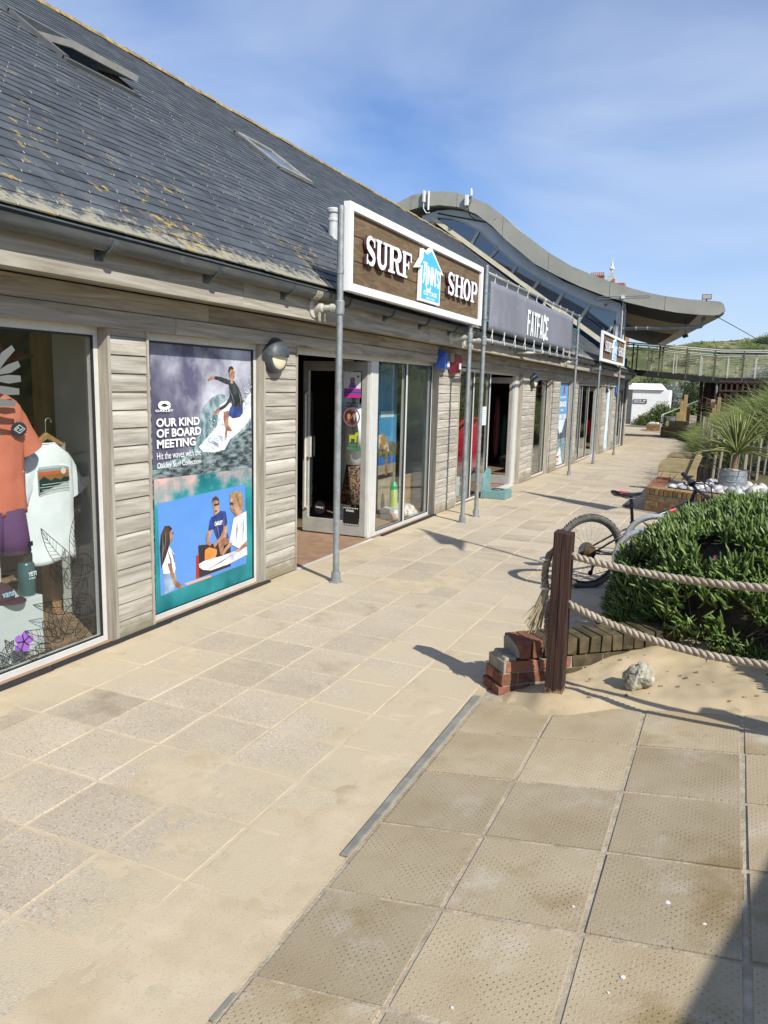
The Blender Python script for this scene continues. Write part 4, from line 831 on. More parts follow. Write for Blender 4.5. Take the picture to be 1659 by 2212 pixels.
for nm, mt, pn in (('truck', 'truck', 'truck'), ('truckred', 'red', 'truck_side'), ('towel', 'towel', 'towel'), ('jeans', 'jeans', 'jeans'), ('wshirt', 'white', 'shirt'), ('wface', 'skin', 'face'), ('whair', 'hair', 'hair'), ('warm', 'skin', 'arm'), ('mleg', 'skin', 'leg'), ('mhead', 'skin2', 'face'), ('mhair', 'hair', 'hair'), ('mshirt', 'navy', 'shirt'), ('marm1', 'skin2', 'arm'), ('bag', 'bag', 'bag'), ('marm2', 'skin2', 'arm'), ('nhead', 'skin2', 'face'), ('nhair', 'blond', 'hair'), ('nglass', 'hair', 'sunglasses'), ('nshirt', 'white', 'shirt'), ('surfboard', 'white', 'surfboard'), ('narm', 'skin2', 'arm'), ('narm2', 'skin2', 'arm')):
    pr(ph, 'printed_' + pn, POL[nm], pm[mt])
spr = MB(); XP[0] += .0004; x_ = XP[0]
for k in range(420):
    t = random.random(); y_ = 5.08 + .6 * t + random.gauss(0, .03); z_ = 1.30 + .40 * t + random.gauss(0, .075); s_ = random.uniform(.0015, .006)
    if 5.27 < y_ < 5.57 and z_ > 1.33: continue
    spr.prism_yz([(K0(y_ - s_), KZ0(z_)), (K0(y_), KZ0(z_ - s_)), (K0(y_ + s_ * 1.4), KZ0(z_ + s_ * .3)), (K0(y_), KZ0(z_ + s_))], x_, x_ + .0003)
tag(spr.build('printed_spray', white_letter, post), kind='stuff'); shd = MB(); XP[0] += .0004
for a, c, d_ in [((4.56, .50), (4.60, .36), .014), ((4.60, .50), (4.63, .40), .010), ((5.15, .66), (5.20, .50), .016), ((5.27, .68), (5.25, .50), .014), ((5.46, .62), (5.44, .42), .018), ((5.55, .62), (5.54, .42), .014), ((5.36, 1.73), (5.43, 1.60), .014), ((5.50, 1.70), (5.53, 1.58), .016), ((5.45, .845), (5.50, .72), .012), ((4.50, .62), (4.49, .45), .014), ((4.53, .66), (4.52, .52), .010), ((5.38, .315), (5.06, .26), .012), ((5.12, 1.31), (5.22, 1.26), .012)]:
    q = [(K0(a[0]), KZ0(a[1])), (K0((a[0] + c[0]) / 2 + .008), KZ0((a[1] + c[1]) / 2)), (K0(c[0]), KZ0(c[1]))]; shd.prism_yz(ribbon(q, [.003, d_, .003]), XP[0], XP[0] + .0003)
tag(shd.build('printed_folds', flat('print_fold_tone', (.16, .15, .19), .35), post), kind='stuff'); ft = MB(); XP[0] += .0004
for (y_, z_, w_, h_) in [(5.143, .775, .040, .014), (5.185, .778, .022, .014), (5.43, 1.865, .012, .006), (5.405, 1.866, .010, .006), (5.42, 1.832, .018, .005), (5.15, .725, .028, .008), (4.613, .63, .014, .010), (5.40, .70, .022, .006)]: ft.box(XP[0], XP[0] + .0003, K0(y_), K0(y_ + w_), KZ0(z_), KZ0(z_ + h_))
tag(ft.build('printed_features', flat('print_feature_dark', (.03, .02, .018), .35), post), kind='stuff')
xt = XP[0] + .0006; K = lambda a: a * .990; KZ = lambda c: 1.787 + (c - 1.787) * .990
b = MB(); b.prism_yz(ribbon([(K(4.552 + .055 * math.cos(a)), KZ(1.603 + .022 * math.sin(a))) for a in np.linspace(0, 6.2832, 25)], [.016 + .014 * abs(math.cos(a)) for a in np.linspace(0, 6.2832, 25)]), xt, xt + .0005); b.build('printed_logo', white_letter, post)
for s, y0_, z0_, w, h, bo in (('OAKLEY', 4.452, 1.556, .20, .017, .03), ('OUR KIND', 4.459, 1.445, .502, .064, .028), ('OF BOARD', 4.459, 1.367, .52, .064, .028), ('MEETING', 4.46, 1.288, .447, .064, .028), ('Hit the waves with the', 4.458, 1.207, .514, .052, -.004), ('Oakley Surf Collection', 4.458, 1.128, .512, .056, -.004)):
    text('printed_words', s, K(y0_), KZ(z0_), w * .99, h * .99, xt, white_letter, post, .0005, bo)
text('printed_words', 'OAKLEY', K(5.14), KZ(.605), .11, .035, xt, white_letter, post, .0005, .03)
# second poster: sail boards
p2 = thing('window_poster', 'narrow blue poster of a sea inlet with white UPGRADE lettering', 'poster', (-3.799, 18.3, g(19)))
za = g(19) + .058
def strip(p, nm, a, c, z0_, z1_, mat, x=-3.7995, d=.0006): return MB().box(x, x + d, a, c, z0_, z1_).build(nm, mat, p)
strip(p2, 'paper', 18.30, 19.66, za, za + 2.0, prm('print_azure', (0.09, 0.28, 0.56), (0.15, 0.36, 0.64), 1))
strip(p2, 'printed_haze', 18.30, 19.66, za + .78, za + 1.12, prm('print_haze', (0.55, 0.68, 0.75), (0.66, 0.76, 0.80), 2), -3.7988)
b = MB(); b.prism_yz([(18.3, za + .62), (19.66, za + .62), (19.66, za + 1.12), (19.5, za + 1.15), (19.3, za + .95), (19.15, za + .80), (19.0, za + .80), (18.85, za + .78), (18.7, za + .92), (18.5, za + .98), (18.3, za + 1.02)], -3.7982, -3.7977); b.build('printed_cliffs', prm('print_slate_cliff', (0.03, 0.05, 0.08), (0.10, 0.13, 0.17), 5), p2)
strip(p2, 'printed_sea', 18.3, 19.66, za, za + .66, prm('print_sea', (0.04, 0.10, 0.13), (0.30, 0.42, 0.46), 14, st=(1, .5, 2)), -3.7976)
b = MB(); b.prism_yz([(18.45, za + .03), (19.35, za + .03), (19.2, za + .25), (19.05, za + .42), (18.95, za + .46), (18.8, za + .36), (18.6, za + .2)], -3.7970, -3.7964); b.build('printed_board', pm['white'], p2)
strip(p2, 'printed_figure', 19.0, 19.06, za + .46, za + .82, pm['truck'], -3.7970)
strip(p2, 'printed_badge', 18.60, 18.95, za + .10, za + .25, pm['red'], -3.7963); strip(p2, 'printed_badge', 19.08, 19.22, za + 1.74, za + 1.93, pm['red'], -3.7963)
text('printed_words', 'Red', 18.64, za + .12, .28, .10, -3.7956, white_letter, p2, .0005, .02)
for s, a, z_, w, h in (('IS THE TEMPT TO', 18.72, 1.63, .72, .05), ('UPGRADE', 18.36, 1.43, 1.12, .13), ('YOUR', 18.82, 1.32, .36, .06), ('ADVENTURE', 18.34, 1.13, 1.2, .12)): text('printed_words', s, a, za + z_, w, h, -3.7964, white_letter, p2, .0005, .04)
p3 = thing('window_poster', 'pale blue poster with soft white swirls in the farthest window', 'poster', (-3.799, 25.6, g(26)))
za = g(26) + .058; strip(p3, 'paper', 25.62, 26.9, za, za + 2.0, prm('print_pale_swirl', (0.25, 0.48, 0.72), (0.78, 0.84, 0.90), 1.6, st=(1, 1.4, .6), lo=.42, hi=.56, dt=3))
b = MB(); b.prism_yz([(25.7, za + .9), (26.0, za + .95), (26.15, za + 1.2), (26.05, za + 1.5), (25.85, za + 1.4)], -3.7988, -3.7982); b.build('printed_figure', flat('print_dark_blue', (.05, .07, .12)), p3)
# small stickers on the open door and the glass
YD = 7.976
def disc(nm, x, z, r, lbl, mat, words, w, cat='sticker'):
    t = thing(nm, lbl, cat, (x, YD, z - r)); o = MB().lathe([(r, 0), (r, .0015)], (x, YD - .0015, z), 28, 'y').build('disc', mat, t)
    text('lettering', words, x - w / 2, z - .014, w, .03, YD - .0016, white_letter, t, .0006, .02, face='y'); return t
disc('sticker', -4.40, .33, .075, 'round black Hurley sticker low on the open glass door', black, 'Hurley )(', .10)
t = thing('sticker', 'black rectangular STANCE sticker with a white dashed edge', 'sticker', (-3.96, YD, .15))
MB().box(-4.08, -3.84 - .04, YD - .0015, YD, .155, .365).build('panel', black, t); text('lettering', 'STANCE', -4.045, .315, .10, .024, YD - .0016, white_letter, t, .0006, .03, face='y')
b = MB()
for k in range(9): b.box(-4.078 + k * .022, -4.068 + k * .022, YD - .0022, YD - .0015, .352, .364); b.box(-4.078 + k * .022, -4.068 + k * .022, YD - .0022, YD - .0015, .157, .169)
o = b.build('dashes', white_letter, t); tag(o, kind='stuff')
t = thing('notice', 'colourful charity race notice at the top of the open door', 'notice', (-4.0, YD, 1.64))
MB().box(-4.10, -3.885, YD - .0012, YD, 1.64, 1.93).build('sheet', flat('notice_white', (.7, .72, .74)), t); MB().box(-4.10, -3.885, YD - .002, YD - .0012, 1.64, 1.745).build('pink_band', flat('notice_pink', (.55, .03, .22)), t); MB().box(-4.10, -3.885, YD - .0026, YD - .002, 1.69, 1.715).build('blue_band', flat('notice_blue', (.02, .1, .5)), t)
MB().lathe([(.032, 0), (.032, .001)], (-3.99, YD - .002, 1.84), 14, 'y').build('printed_face', pm['skin'], t); MB().prism([(-4.04, YD - .0018, 1.75), (-3.94, YD - .0018, 1.75), (-3.965, YD - .0018, 1.82), (-4.015, YD - .0018, 1.82)], (0, .0008, 0)).build('printed_dress', flat('notice_violet', (.2, .1, .5)), t); MB().lathe([(.014, 0), (.014, .001)], (-3.92, YD - .002, 1.88), 12, 'y').build('printed_balloon', pm['red'], t)
t = thing('sticker', 'NO FOOD OR DRINKS sticker with a red crossed out ring', 'sticker', (-3.99, YD, 1.32)); b = MB(); n = 30
ring = [(-3.995 + .1 * math.cos(a), 1.42 + .1 * math.sin(a)) for a in np.linspace(0, 6.2832, n)]
pr_m = flat('sticker_dull_red', (.33, .09, .10)); b.prism([(x, YD - .001, z) for x, z in ribbon(ring, .016)], (0, .001, 0)); b.prism([(x, YD - .0016, z) for x, z in ribbon([(-4.06, 1.35), (-3.93, 1.49)], .014)], (0, .001, 0)); b.build('ring', pr_m, t)
MB().prism([(-4.045, YD - .0005, 1.39), (-4.015, YD - .0005, 1.39), (-4.008, YD - .0005, 1.455), (-4.052, YD - .0005, 1.455)], (0, .0005, 0)).build('printed_cup', pm['bag'], t); MB().prism([(-3.96, YD - .0005, 1.37), (-3.94, YD - .0005, 1.46), (-3.98, YD - .0005, 1.46)], (0, .0005, 0)).build('printed_cone', pm['towel'], t)
text('lettering', 'NO FOOD', -4.06, 1.565, .13, .024, YD - .0005, black, t, .0006, .03, face='y'); text('lettering', 'OR DRINKS', -4.075, 1.53, .16, .024, YD - .0005, black, t, .0006, .03, face='y')
t = thing('sticker', "green DOG'S WELCOME sticker with a yellow dog", 'sticker', (-3.95, YD, 1.03)); ym = flat('sticker_lime', (.45, .5, .03))
MB().prism([(x, YD - .001, z) for x, z in [(-4.02, 1.13), (-4.0, 1.13), (-4.0, 1.17), (-3.95, 1.17), (-3.95, 1.13), (-3.93, 1.13), (-3.92, 1.20), (-3.89, 1.23), (-3.91, 1.25), (-3.94, 1.24), (-3.95, 1.215), (-4.02, 1.215)]], (0, .001, 0)).build('printed_dog', ym, t)
gm = flat('sticker_green', (.03, .38, .1)); text('lettering', "DOG'S", -4.02, 1.085, .12, .028, YD - .0005, gm, t, .0006, .02, face='y'); text('lettering', 'WELCOME', -4.05, 1.045, .19, .028, YD - .0005, gm, t, .0006, .02, face='y')
t = thing('notice', 'plain white paper notice on the glass beside the middle door', 'notice', (-3.798, 12.5, 1.17)); MB().box(-3.7995, -3.7985, 12.44, 12.66, 1.17, 1.48).build('sheet', flat('notice_paper', (.62, .68, .68)), t)
for k in range(7): MB().box(-3.7985, -3.7980, 12.47, 12.60 + .01 * (k % 3), 1.20 + k * .035, 1.207 + k * .035).build('printed_line', flat('print_grey', (.25, .27, .28)) if k == 0 else bpy.data.materials['print_grey'], t)
# ================================================================== WINDOW DISPLAYS
def loft(b, rings, n=20, cap=True):
    """rings: (cx, cy, z, rx, ry, rot)"""
    vs = []
    for r in rings:
        cx_, cy_, z, rx, ry = r[:5]; rot = r[5] if len(r) > 5 else 0
        for j in range(n):
            a = 2 * math.pi * j / n; x, y = rx * math.cos(a), ry * math.sin(a)
            vs.append((cx_ + x * math.cos(rot) - y * math.sin(rot), cy_ + x * math.sin(rot) + y * math.cos(rot), z + (r[6] * math.sin(a * 5) if len(r) > 6 else 0)))
    fs = [(i * n + j, i * n + (j + 1) % n, (i + 1) * n + (j + 1) % n, (i + 1) * n + j) for i in range(len(rings) - 1) for j in range(n)]
    if cap: fs += [tuple(range(n - 1, -1, -1)), tuple((len(rings) - 1) * n + j for j in range(n))]
    return b.add(vs, fs)
def cloth(name, c, c2=None, rough=.9): return M(name, c, c2 or tuple(min(1, v * 1.12) for v in c), rough, 5, bump=.35, bscale=9, spec=.15)
salmon = cloth('salmon_cotton', (0.60, 0.18, 0.115)); purple = cloth('purple_nylon', (0.13, 0.065, 0.14)); wcot = cloth('white_cotton', (0.76, 0.77, 0.80)); manq = flat('mannequin_grey', (0.42, 0.43, 0.36), .5)
def tee(t, cy, x, z0, z1, hw, mat, sl=.34, slant=(1.0, -1.9), rx=.11, rot=0.0):
    H_ = z1 - z0; key = [(0, .86, .99), (.25, .9, .97), (.6, 1.0, 1.0), (.78, 1.0, 1.02), (.86, .92, .985), (.91, .80, .86), (.95, .66, .64), (1.0, .5, .36)]; b = MB(); rings = []; n = 44; vs = []; m_ = 26
    for i in range(m_ + 1):
        q = i / m_
        for (a0, r0, w0), (a1, r1, w1) in zip(key, key[1:]):
            if a0 <= q <= a1: f = (q - a0) / (a1 - a0); rr_, ww = r0 + (r1 - r0) * f, w0 + (w1 - w0) * f
        fold = (1 - q) ** .6
        for j in range(n):
            a = 2 * math.pi * j / n; k = 1 + .16 * fold * NZ.noise(V((math.cos(a) * 2.6, math.sin(a) * 2.6 + cy * 9, q * 1.3))) + .07 * NZ.noise(V((math.cos(a) * 5, math.sin(a) * 5 + cy, q * 7)))
            u, w = rx * rr_ * k * math.copysign(abs(math.cos(a)) ** .75, math.cos(a)), hw * ww * (1 + .3 * (k - 1)) * math.copysign(abs(math.sin(a)) ** .9, math.sin(a)); vs.append((x + u * math.cos(rot) - w * math.sin(rot), cy + u * math.sin(rot) + w * math.cos(rot), z0 + q * H_ + (.012 * math.sin(a * 3) * (1 - q) ** 3)))
    b.add(vs, [(i * n + j, i * n + (j + 1) % n, (i + 1) * n + (j + 1) % n, (i + 1) * n + j) for i in range(m_) for j in range(n)]); o = b.build('shirt_body', mat, t, smooth=True)
    md = o.modifiers.new('solid', 'SOLIDIFY'); md.thickness = .003
    b = MB(); b.tube([V((x + .5 * rx * math.cos(a) * math.cos(rot), cy + hw * .36 * math.sin(a), z1 + .002)) for a in np.linspace(0, 6.2832, 25)[:-1]], .006, 6, closed=True); b.build('collar', mat, t, smooth=True)
    for s in (-1, 1):
        p0 = V((x, cy + s * hw * .60, z0 + .885 * H_)); d = V((0, s * slant[0], slant[1])).normalized(); pr_ = V((0, d.z * s, -d.y * s)); vs = []; nn = 10; n2 = 22
        for i in range(nn + 1):
            q = i / nn; c_ = p0 + d * (sl * q)
            for j in range(n2):
                a = 2 * math.pi * j / n2; k = 1 + .16 * NZ.noise(V((math.cos(a) * 2, math.sin(a) * 2 + s * 5 + cy, q * 3))); vs.append(c_ + V((rx * .62 * k * math.cos(a), 0, 0)) + pr_ * (.082 * k * math.sin(a) * (.85 + .25 * q)))
        MB().add(vs, [(i * n2 + j, i * n2 + (j + 1) % n2, (i + 1) * n2 + (j + 1) % n2, (i + 1) * n2 + j) for i in range(nn) for j in range(n2)]).build('sleeve', mat, t, smooth=True)
m1 = thing('mannequin', 'mannequin in a salmon tee and purple shorts in the nearest window', 'mannequin', (-4.08, 3.27, .02))
b = MB(); loft(b, [(-4.08, 3.27, .80, .06, .10), (-4.08, 3.27, 1.0, .08, .15), (-4.08, 3.27, 1.45, .1, .19), (-4.08, 3.27, 1.62, .07, .12), (-4.08, 3.27, 1.70, .055, .06), (-4.08, 3.27, 1.80, .05, .055)]); b.tube([(-4.08, 3.27, .02), (-4.08, 3.27, .85)], .02); b.lathe([(.16, 0), (.16, .02)], (-4.08, 3.27, .02), 20); b.build('body', manq, m1, smooth=True)
tee(m1, 3.27, -4.08, .94, 1.70, .225, salmon, .33, rx=.10)
b = MB()
for s in (-1, 1): loft(b, [(-4.08, 3.27 + s * .105, .69, .115, .125), (-4.08, 3.27 + s * .095, .80, .112, .125), (-4.08, 3.27 + s * .07, .97, .10, .135)], 20)
b.build('shorts', purple, m1, smooth=True); MB().box(-3.978, -3.974, 3.42, 3.455, .73, .76).build('label_tab', black, m1)
b = MB(); pts = [(3.385 + .052 * math.cos(a) * (1 + .12 * (k % 2)), 1.47 + .04 * math.sin(a) * (1 + .12 * (k % 2))) for k, a in enumerate(np.linspace(0, 6.283, 33)[:-1])]; b.prism_yz(pts, -3.966, -3.959); b.build('chest_badge', flat('badge_navy', (.02, .02, .06)), m1)
b = MB(); b.prism_yz(ribbon([(3.345, 1.47), (3.385, 1.495), (3.425, 1.47), (3.385, 1.445), (3.345, 1.47)], .006), -3.958, -3.957); b.prism_yz(ribbon([(3.36, 1.468), (3.38, 1.48), (3.385, 1.46), (3.41, 1.475)], .006), -3.958, -3.957); b.build('badge_line', flat('badge_cream', (.6, .62, .5)), m1)
w1 = thing('hanging_tee', 'white tee with a mountain print on a wooden hanger behind the mannequin', 'shirt', (-4.2, 3.80, .5))
tee(w1, 3.80, -4.20, .535, 1.345, .185, wcot, .30, (.55, -1.0), rx=.055, rot=-.12)
b = MB(); b.prism_yz([(3.68, 1.34), (3.80, 1.42), (3.94, 1.34), (3.93, 1.32), (3.80, 1.375), (3.69, 1.32)], -4.215, -4.185); hgr = b.build('hanger', pine, w1, bevel=.004); b = MB(); b.tube([(-4.2, 3.80, 1.41), (-4.2, 3.80, 1.49)] + [(-4.2, 3.80 + .025 - .025 * math.cos(a), 1.49 + .025 * math.sin(a)) for a in np.linspace(.3, 3.4, 8)], .003, 6); b.build('hook', galv, hgr)
art = [((3.67, 1.20), (3.925, 1.03), (.55, .58, .58)), ((3.67, 1.185), (3.925, 1.165), (.30, .36, .36)), ((3.67, 1.165), (3.925, 1.145), (.70, .12, .04)), ((3.67, 1.145), (3.925, 1.09), (.30, .15, .05))]
xa = -4.1395
for i, (p, q, c) in enumerate(art): MB().box(xa + i * .0007, xa + .001 + i * .0007, p[0], q[0], q[1], p[1]).build('printed_band', flat('art_%d' % i, c), w1)
b = MB(); b.prism_yz([(3.67, 1.03), (3.925, 1.09), (3.925, 1.115), (3.88, 1.12), (3.85, 1.10), (3.80, 1.12), (3.77, 1.10), (3.71, 1.135), (3.67, 1.11)], xa + .004, xa + .005); b.build('printed_mountains', flat('art_green', (.02, .045, .04)), w1)
b = MB(); [b.box(xa + .005, xa + .006, 3.67 + .02 * (k % 2), 3.925, 1.025 + k * .018, 1.028 + k * .018) for k in range(4)]; o = b.build('printed_lines', white_letter, w1); tag(o, kind='stuff'); MB().lathe([(.022, 0), (.022, .001)], (xa + .005, 3.875, 1.16), 18, 'x').build('printed_sun', flat('art_sun', (.7, .68, .62)), w1)
tag(MB().box(-4.35, -3.95, 2.95, 3.49, .02, .405).build('plinth', white_in, bevel=.004), 'white display plinth holding the flask and cap', 'plinth')
fk = thing('flask', 'dark teal YETI drinking flask with a black handle lid on the plinth', 'flask', (-4.03, 3.44, .405)); teal = M('teal_enamel', (.02, .075, .085), (.03, .095, .105), .3, 30)
o = MB().lathe([(.050, 0), (.052, .004), (.052, .20), (.044, .215), (.038, .22)], (-4.03, 3.44, .405), 26).build('body', teal, fk); shade_auto(o); o = MB().lathe([(.042, .0), (.042, .05), (.036, .055)], (-4.03, 3.44, .625), 22).build('lid', black, fk); shade_auto(o); MB().tube([(-4.03, 3.405, .66), (-4.03, 3.40, .715), (-4.03, 3.42, .735), (-4.03, 3.46, .735), (-4.03, 3.48, .715), (-4.03, 3.475, .66)], .008, 8).build('handle', black, fk)
text('lettering', 'YETI', 3.41, .535, .062, .028, -3.977, white_letter, fk, .001, .03); text('lettering', 'RAMBLER', 3.415, .515, .05, .010, -3.977, white_letter, fk, .001, .0)
cp = thing('cap', 'plum baseball cap with pale blue vans lettering on the plinth', 'cap', (-4.05, 3.27, .405)); plum = cloth('plum_cotton', (.055, .02, .035))
o = MB().lathe([(.10, 0), (.10, .03), (.09, .07), (.065, .10), (.03, .115), (.004, .12)], (-4.07, 3.25, .405), 22).build('crown', plum, cp, smooth=True); b = MB(); b.prism([(-4.07 + .10 * math.cos(a) + (.09 * max(0, math.cos(a)) ** .5), 3.27 + .10 * math.sin(a), .41) for a in np.linspace(-1.35, 1.35, 14)], (0, 0, .006)); b.build('peak', plum, cp); text('lettering', 'vans', 3.205, .445, .085, .03, -3.968, flat('pale_blue_print', (.3, .55, .7)), cp, .001, .02)
# dark red board hung high in the window, and leaf drawings stuck on the glass
b = MB(); loft(b, [(-4.55, 3.2 + i * .16, 1.93 + .02 * i, .001 + .13 * math.sin(math.pi * min(.999, (i + .02) / 6)), .04) for i in range(7)], 12); 
bd = MB(); pts = [(3.30 + .78 * t, 1.955 - .02 * t) for t in np.linspace(0, 1, 8)]; bd.tube([(-4.6, y, z) for y, z in pts], [.03, .07, .085, .085, .08, .065, .04, .008], 14); tag(bd.build('hanging_board', flat('dark_red_gloss', (.12, .008, .012), .2), smooth=True), 'dark red board hung across the top of the nearest window', 'board')
ink = flat('black_vinyl', (.015, .015, .017), .5); XL = -3.7985
lf = thing('window_decal', 'black line drawing of tropical leaves stuck along the lower right of the glass', 'decal', (XL, 3.4, .06))
def leaf_art(base, tip, wd, ribs=9, kind=0, w=.0042):
    base, tip = V((base[0], base[1], 0)), V((tip[0], tip[1], 0)); d = tip - base; ln = d.length; d.normalize(); nn = V((-d.y, d.x, 0)); b = MB()
    def sh(t): return math.sin(math.pi * t ** (.75 if kind else .6)) ** (.7 if kind else .85)
    def P_(t, s): 
        bend = nn * (.10 * ln * math.sin(t * 2.2)); q = base + d * (ln * t) + bend + nn * (s * wd * sh(t)); return (q.x, q.y)
    T = np.linspace(0, 1, 15)
    for s in (-1, 1): b.prism_yz(ribbon([P_(t, s) for t in T], w), XL, XL + .0008)
    b.prism_yz(ribbon([P_(t, 0) for t in T], w * .8), XL, XL + .0009)
    for k in range(ribs):
        t = .12 + .8 * k / ribs
        for s in (-1, 1):
            if kind == 0 and random.random() < .15: continue
            b.prism_yz(ribbon([P_(t, 0), P_(min(1, t + .07), s * .5), P_(min(1, t + .12), s * .96)], w * random.uniform(.4, .8)), XL, XL + .0007)
    o = b.build('leaf_drawing', ink, lf)
for ba, ti, wd, kd in [((3.60, .58), (3.39, .89), .055, 0), ((3.62, .60), (3.69, .95), .040, 0), ((3.60, .60), (3.78, .52), .075, 1), ((3.55, .45), (3.70, .61), .07, 1), ((3.66, .32), (3.29, .44), .05, 0), ((3.62, .30), (3.73, .48), .06, 1), ((3.60, .36), (3.76, .22), .075, 1), ((3.45, .16), (3.22, .28), .05, 0), ((3.46, .14), (3.44, .40), .04, 0), ((3.52, .15), (3.66, .33), .075, 1), ((3.60, .12), (3.76, .16), .055, 1), ((3.50, .12), (3.36, .30), .05, 1), ((3.40, .10), (3.28, .15), .035, 1), ((3.18, .10), (3.08, .26), .035, 0), ((3.10, .08), (2.98, .24), .04, 0), ((3.30, .08), (3.20, .14), .03, 0), ((3.55, .50), (3.44, .64), .045, 1), ((3.02, .08), (3.14, .22), .035, 1)]: leaf_art(ba, ti, wd, kind=kd)
b = MB(); cy_, cz_ = 3.20, .20
b.prism_yz([(cy_ + (.036 + .022 * abs(math.cos(2.5 * a))) * math.cos(a) * 1.25, cz_ + (.036 + .022 * abs(math.cos(2.5 * a))) * math.sin(a) * 1.2) for a in np.linspace(0, 6.283, 41)[:-1]], XL - .001, XL - .0002); b.build('hibiscus_flower', flat('violet_vinyl', (.26, .10, .45), .5), lf)
b = MB()
for k in range(5): a = .5 + k * 1.2566; b.prism_yz(ribbon([(cy_, cz_), (cy_ + .05 * math.cos(a), cz_ + .05 * math.sin(a))], .008), XL, XL + .0008)
b.build('flower_vein', ink, lf)
b = MB(); b.prism_yz(ribbon([(2.95, 1.62), (3.05, 1.74), (3.12, 1.82)], .02), XL, XL + .0012)
for k, (q0, q1, q2, w_) in enumerate([((3.10, 1.80), (3.17, 1.90), (3.235, 1.95), .05), ((3.10, 1.80), (3.10, 1.93), (3.13, 1.99), .05), ((3.11, 1.80), (3.20, 1.83), (3.27, 1.86), .05), ((3.09, 1.77), (3.19, 1.77), (3.275, 1.775), .05), ((3.05, 1.73), (3.16, 1.705), (3.26, 1.70), .05), ((3.0, 1.68), (3.12, 1.64), (3.23, 1.63), .045), ((3.07, 1.78), (3.02, 1.90), (3.0, 1.96), .05)]): b.prism_yz(ribbon([q0, q1, q2], [.018, w_, w_ * .7]), XL, XL + .0005 + k * .0001)
tag(b.build('monstera_decal', flat('frosted_vinyl', (.13, .135, .13), .7)), 'pale frosted monstera leaf stuck high on the nearest window', 'decal')
# second display window
w2 = thing('mannequin', 'headless mannequin in a white jacket and patterned skirt behind the door', 'mannequin', (-4.3, 8.72, .02))
b = MB(); loft(b, [(-4.3, 8.70, .80, .11, .15), (-4.3, 8.70, 1.1, .12, .19), (-4.3, 8.70, 1.38, .12, .2), (-4.3, 8.70, 1.50, .09, .15), (-4.3, 8.70, 1.56, .055, .06)], 20); b.tube([(-4.26, 8.86, 1.46), (-4.22, 8.93, 1.2), (-4.22, 8.9, .95)], [.07, .075, .07], 12); b.tube([(-4.24, 8.55, 1.46), (-4.16, 8.52, 1.2), (-4.14, 8.55, 1.0)], [.07, .075, .07], 12); b.build('jacket', wcot, w2, smooth=True)
b = MB(); loft(b, [(-4.3, 8.72, .30, .19, .21), (-4.3, 8.72, .55, .15, .17), (-4.3, 8.71, .82, .10, .14)], 22); b.build('skirt', M('leopard_skirt', (.03, .02, .018), (.30, .16, .10), .9, 38, lo=.45, hi=.55), w2, smooth=True)
b = MB(); b.tube([(-4.22, 8.9, .96), (-4.20, 8.88, .80), (-4.18, 8.86, .73)], [.036, .026, .022], 10); 
for k in range(5): b.tube([(-4.18, 8.86, .735), (-4.175 + .004 * k, 8.84 + .011 * k, .68 if k else .70), (-4.178 + .004 * k, 8.838 + .011 * k, .645 if k else .68)], [.008, .007, .005], 6)
b.tube([(-4.3, 8.7, 1.55), (-4.3, 8.7, 1.64)], .045, 12); b.tube([(-4.3, 8.72, .02), (-4.3, 8.72, .32)], .02); b.lathe([(.16, 0), (.16, .02)], (-4.3, 8.72, .02), 18); b.build('body', manq, w2, smooth=True)
tag(MB().box(-4.56, -4.52, 8.62, 9.05, .02, 2.1).build('display_board', white_in), 'white display board standing behind the jacket mannequin', 'board')
bc = thing('beach_backdrop', 'tall printed beach photo hung behind the second window display', 'poster', (-4.32, 9.6, .05))
strip(bc, 'printed_sky', 9.05, 10.05, .84, 2.06, prm('print_beach_sky', (.05, .25, .48), (.10, .34, .58), 1.5), -4.325, .004); strip(bc, 'printed_cloud', 9.5, 9.95, 1.36, 1.44, flat('print_cloud', (.62, .70, .76)), -4.3205, .0006)
b = MB(); b.prism_yz([(9.05, .80), (10.05, .80), (10.05, .98), (9.9, 1.02), (9.7, .97), (9.5, .93), (9.05, .86)], -4.3205, -4.3198); b.build('printed_headland', prm('print_headland', (.05, .06, .03), (.22, .20, .10), 12), bc); strip(bc, 'printed_sea', 9.05, 10.05, .70, .82, prm('print_blue_sea', (.03, .13, .40), (.05, .2, .5), 9), -4.3195); strip(bc, 'printed_sand', 9.05, 10.05, .10, .71, prm('print_sand', (.30, .22, .14), (.42, .34, .24), 10), -4.3188)
b = MB(); b.prism_yz([(9.25, .70), (9.30, .98), (9.42, 1.12), (9.60, 1.15), (9.75, 1.02), (9.80, .88), (9.6, .92), (9.5, .98)], -4.3180, -4.3172); b.build('printed_parasol', prm('print_parasol', (.45, .22, .06), (.75, .75, .72), 3.5, lo=.45, hi=.5), bc); strip(bc, 'printed_figure', 9.68, 9.76, .56, .86, pm['skin'], -4.3172); strip(bc, 'printed_shadow', 9.45, 9.95, .52, .58, pm['truck'], -4.3178)
f2 = thing('flask', 'pale lime drinking flask with a green lid in the second window', 'flask', (-4.1, 9.52, .02)); MB().box(-4.2, -4.0, 9.3, 9.9, .02, .16).build('stand', white_in, f2); o = MB().lathe([(.055, .14), (.055, .36), (.045, .38)], (-4.1, 9.50, .02), 20).build('body', flat('lime_enamel', (.45, .52, .14), .35), f2); shade_auto(o); MB().lathe([(.05, 0), (.05, .05), (.03, .10), (.02, .10)], (-4.1, 9.50, .40), 18).build('lid', flat('green_lid', (.04, .40, .16), .4), f2)
MBc = MB(); MBc.box(-4.16, -4.12, 9.95, 10.25, .06, .55); tag(MBc.build('crate_board', pine, bevel=.003), 'upright pine board with a small picture in the second window', 'board')
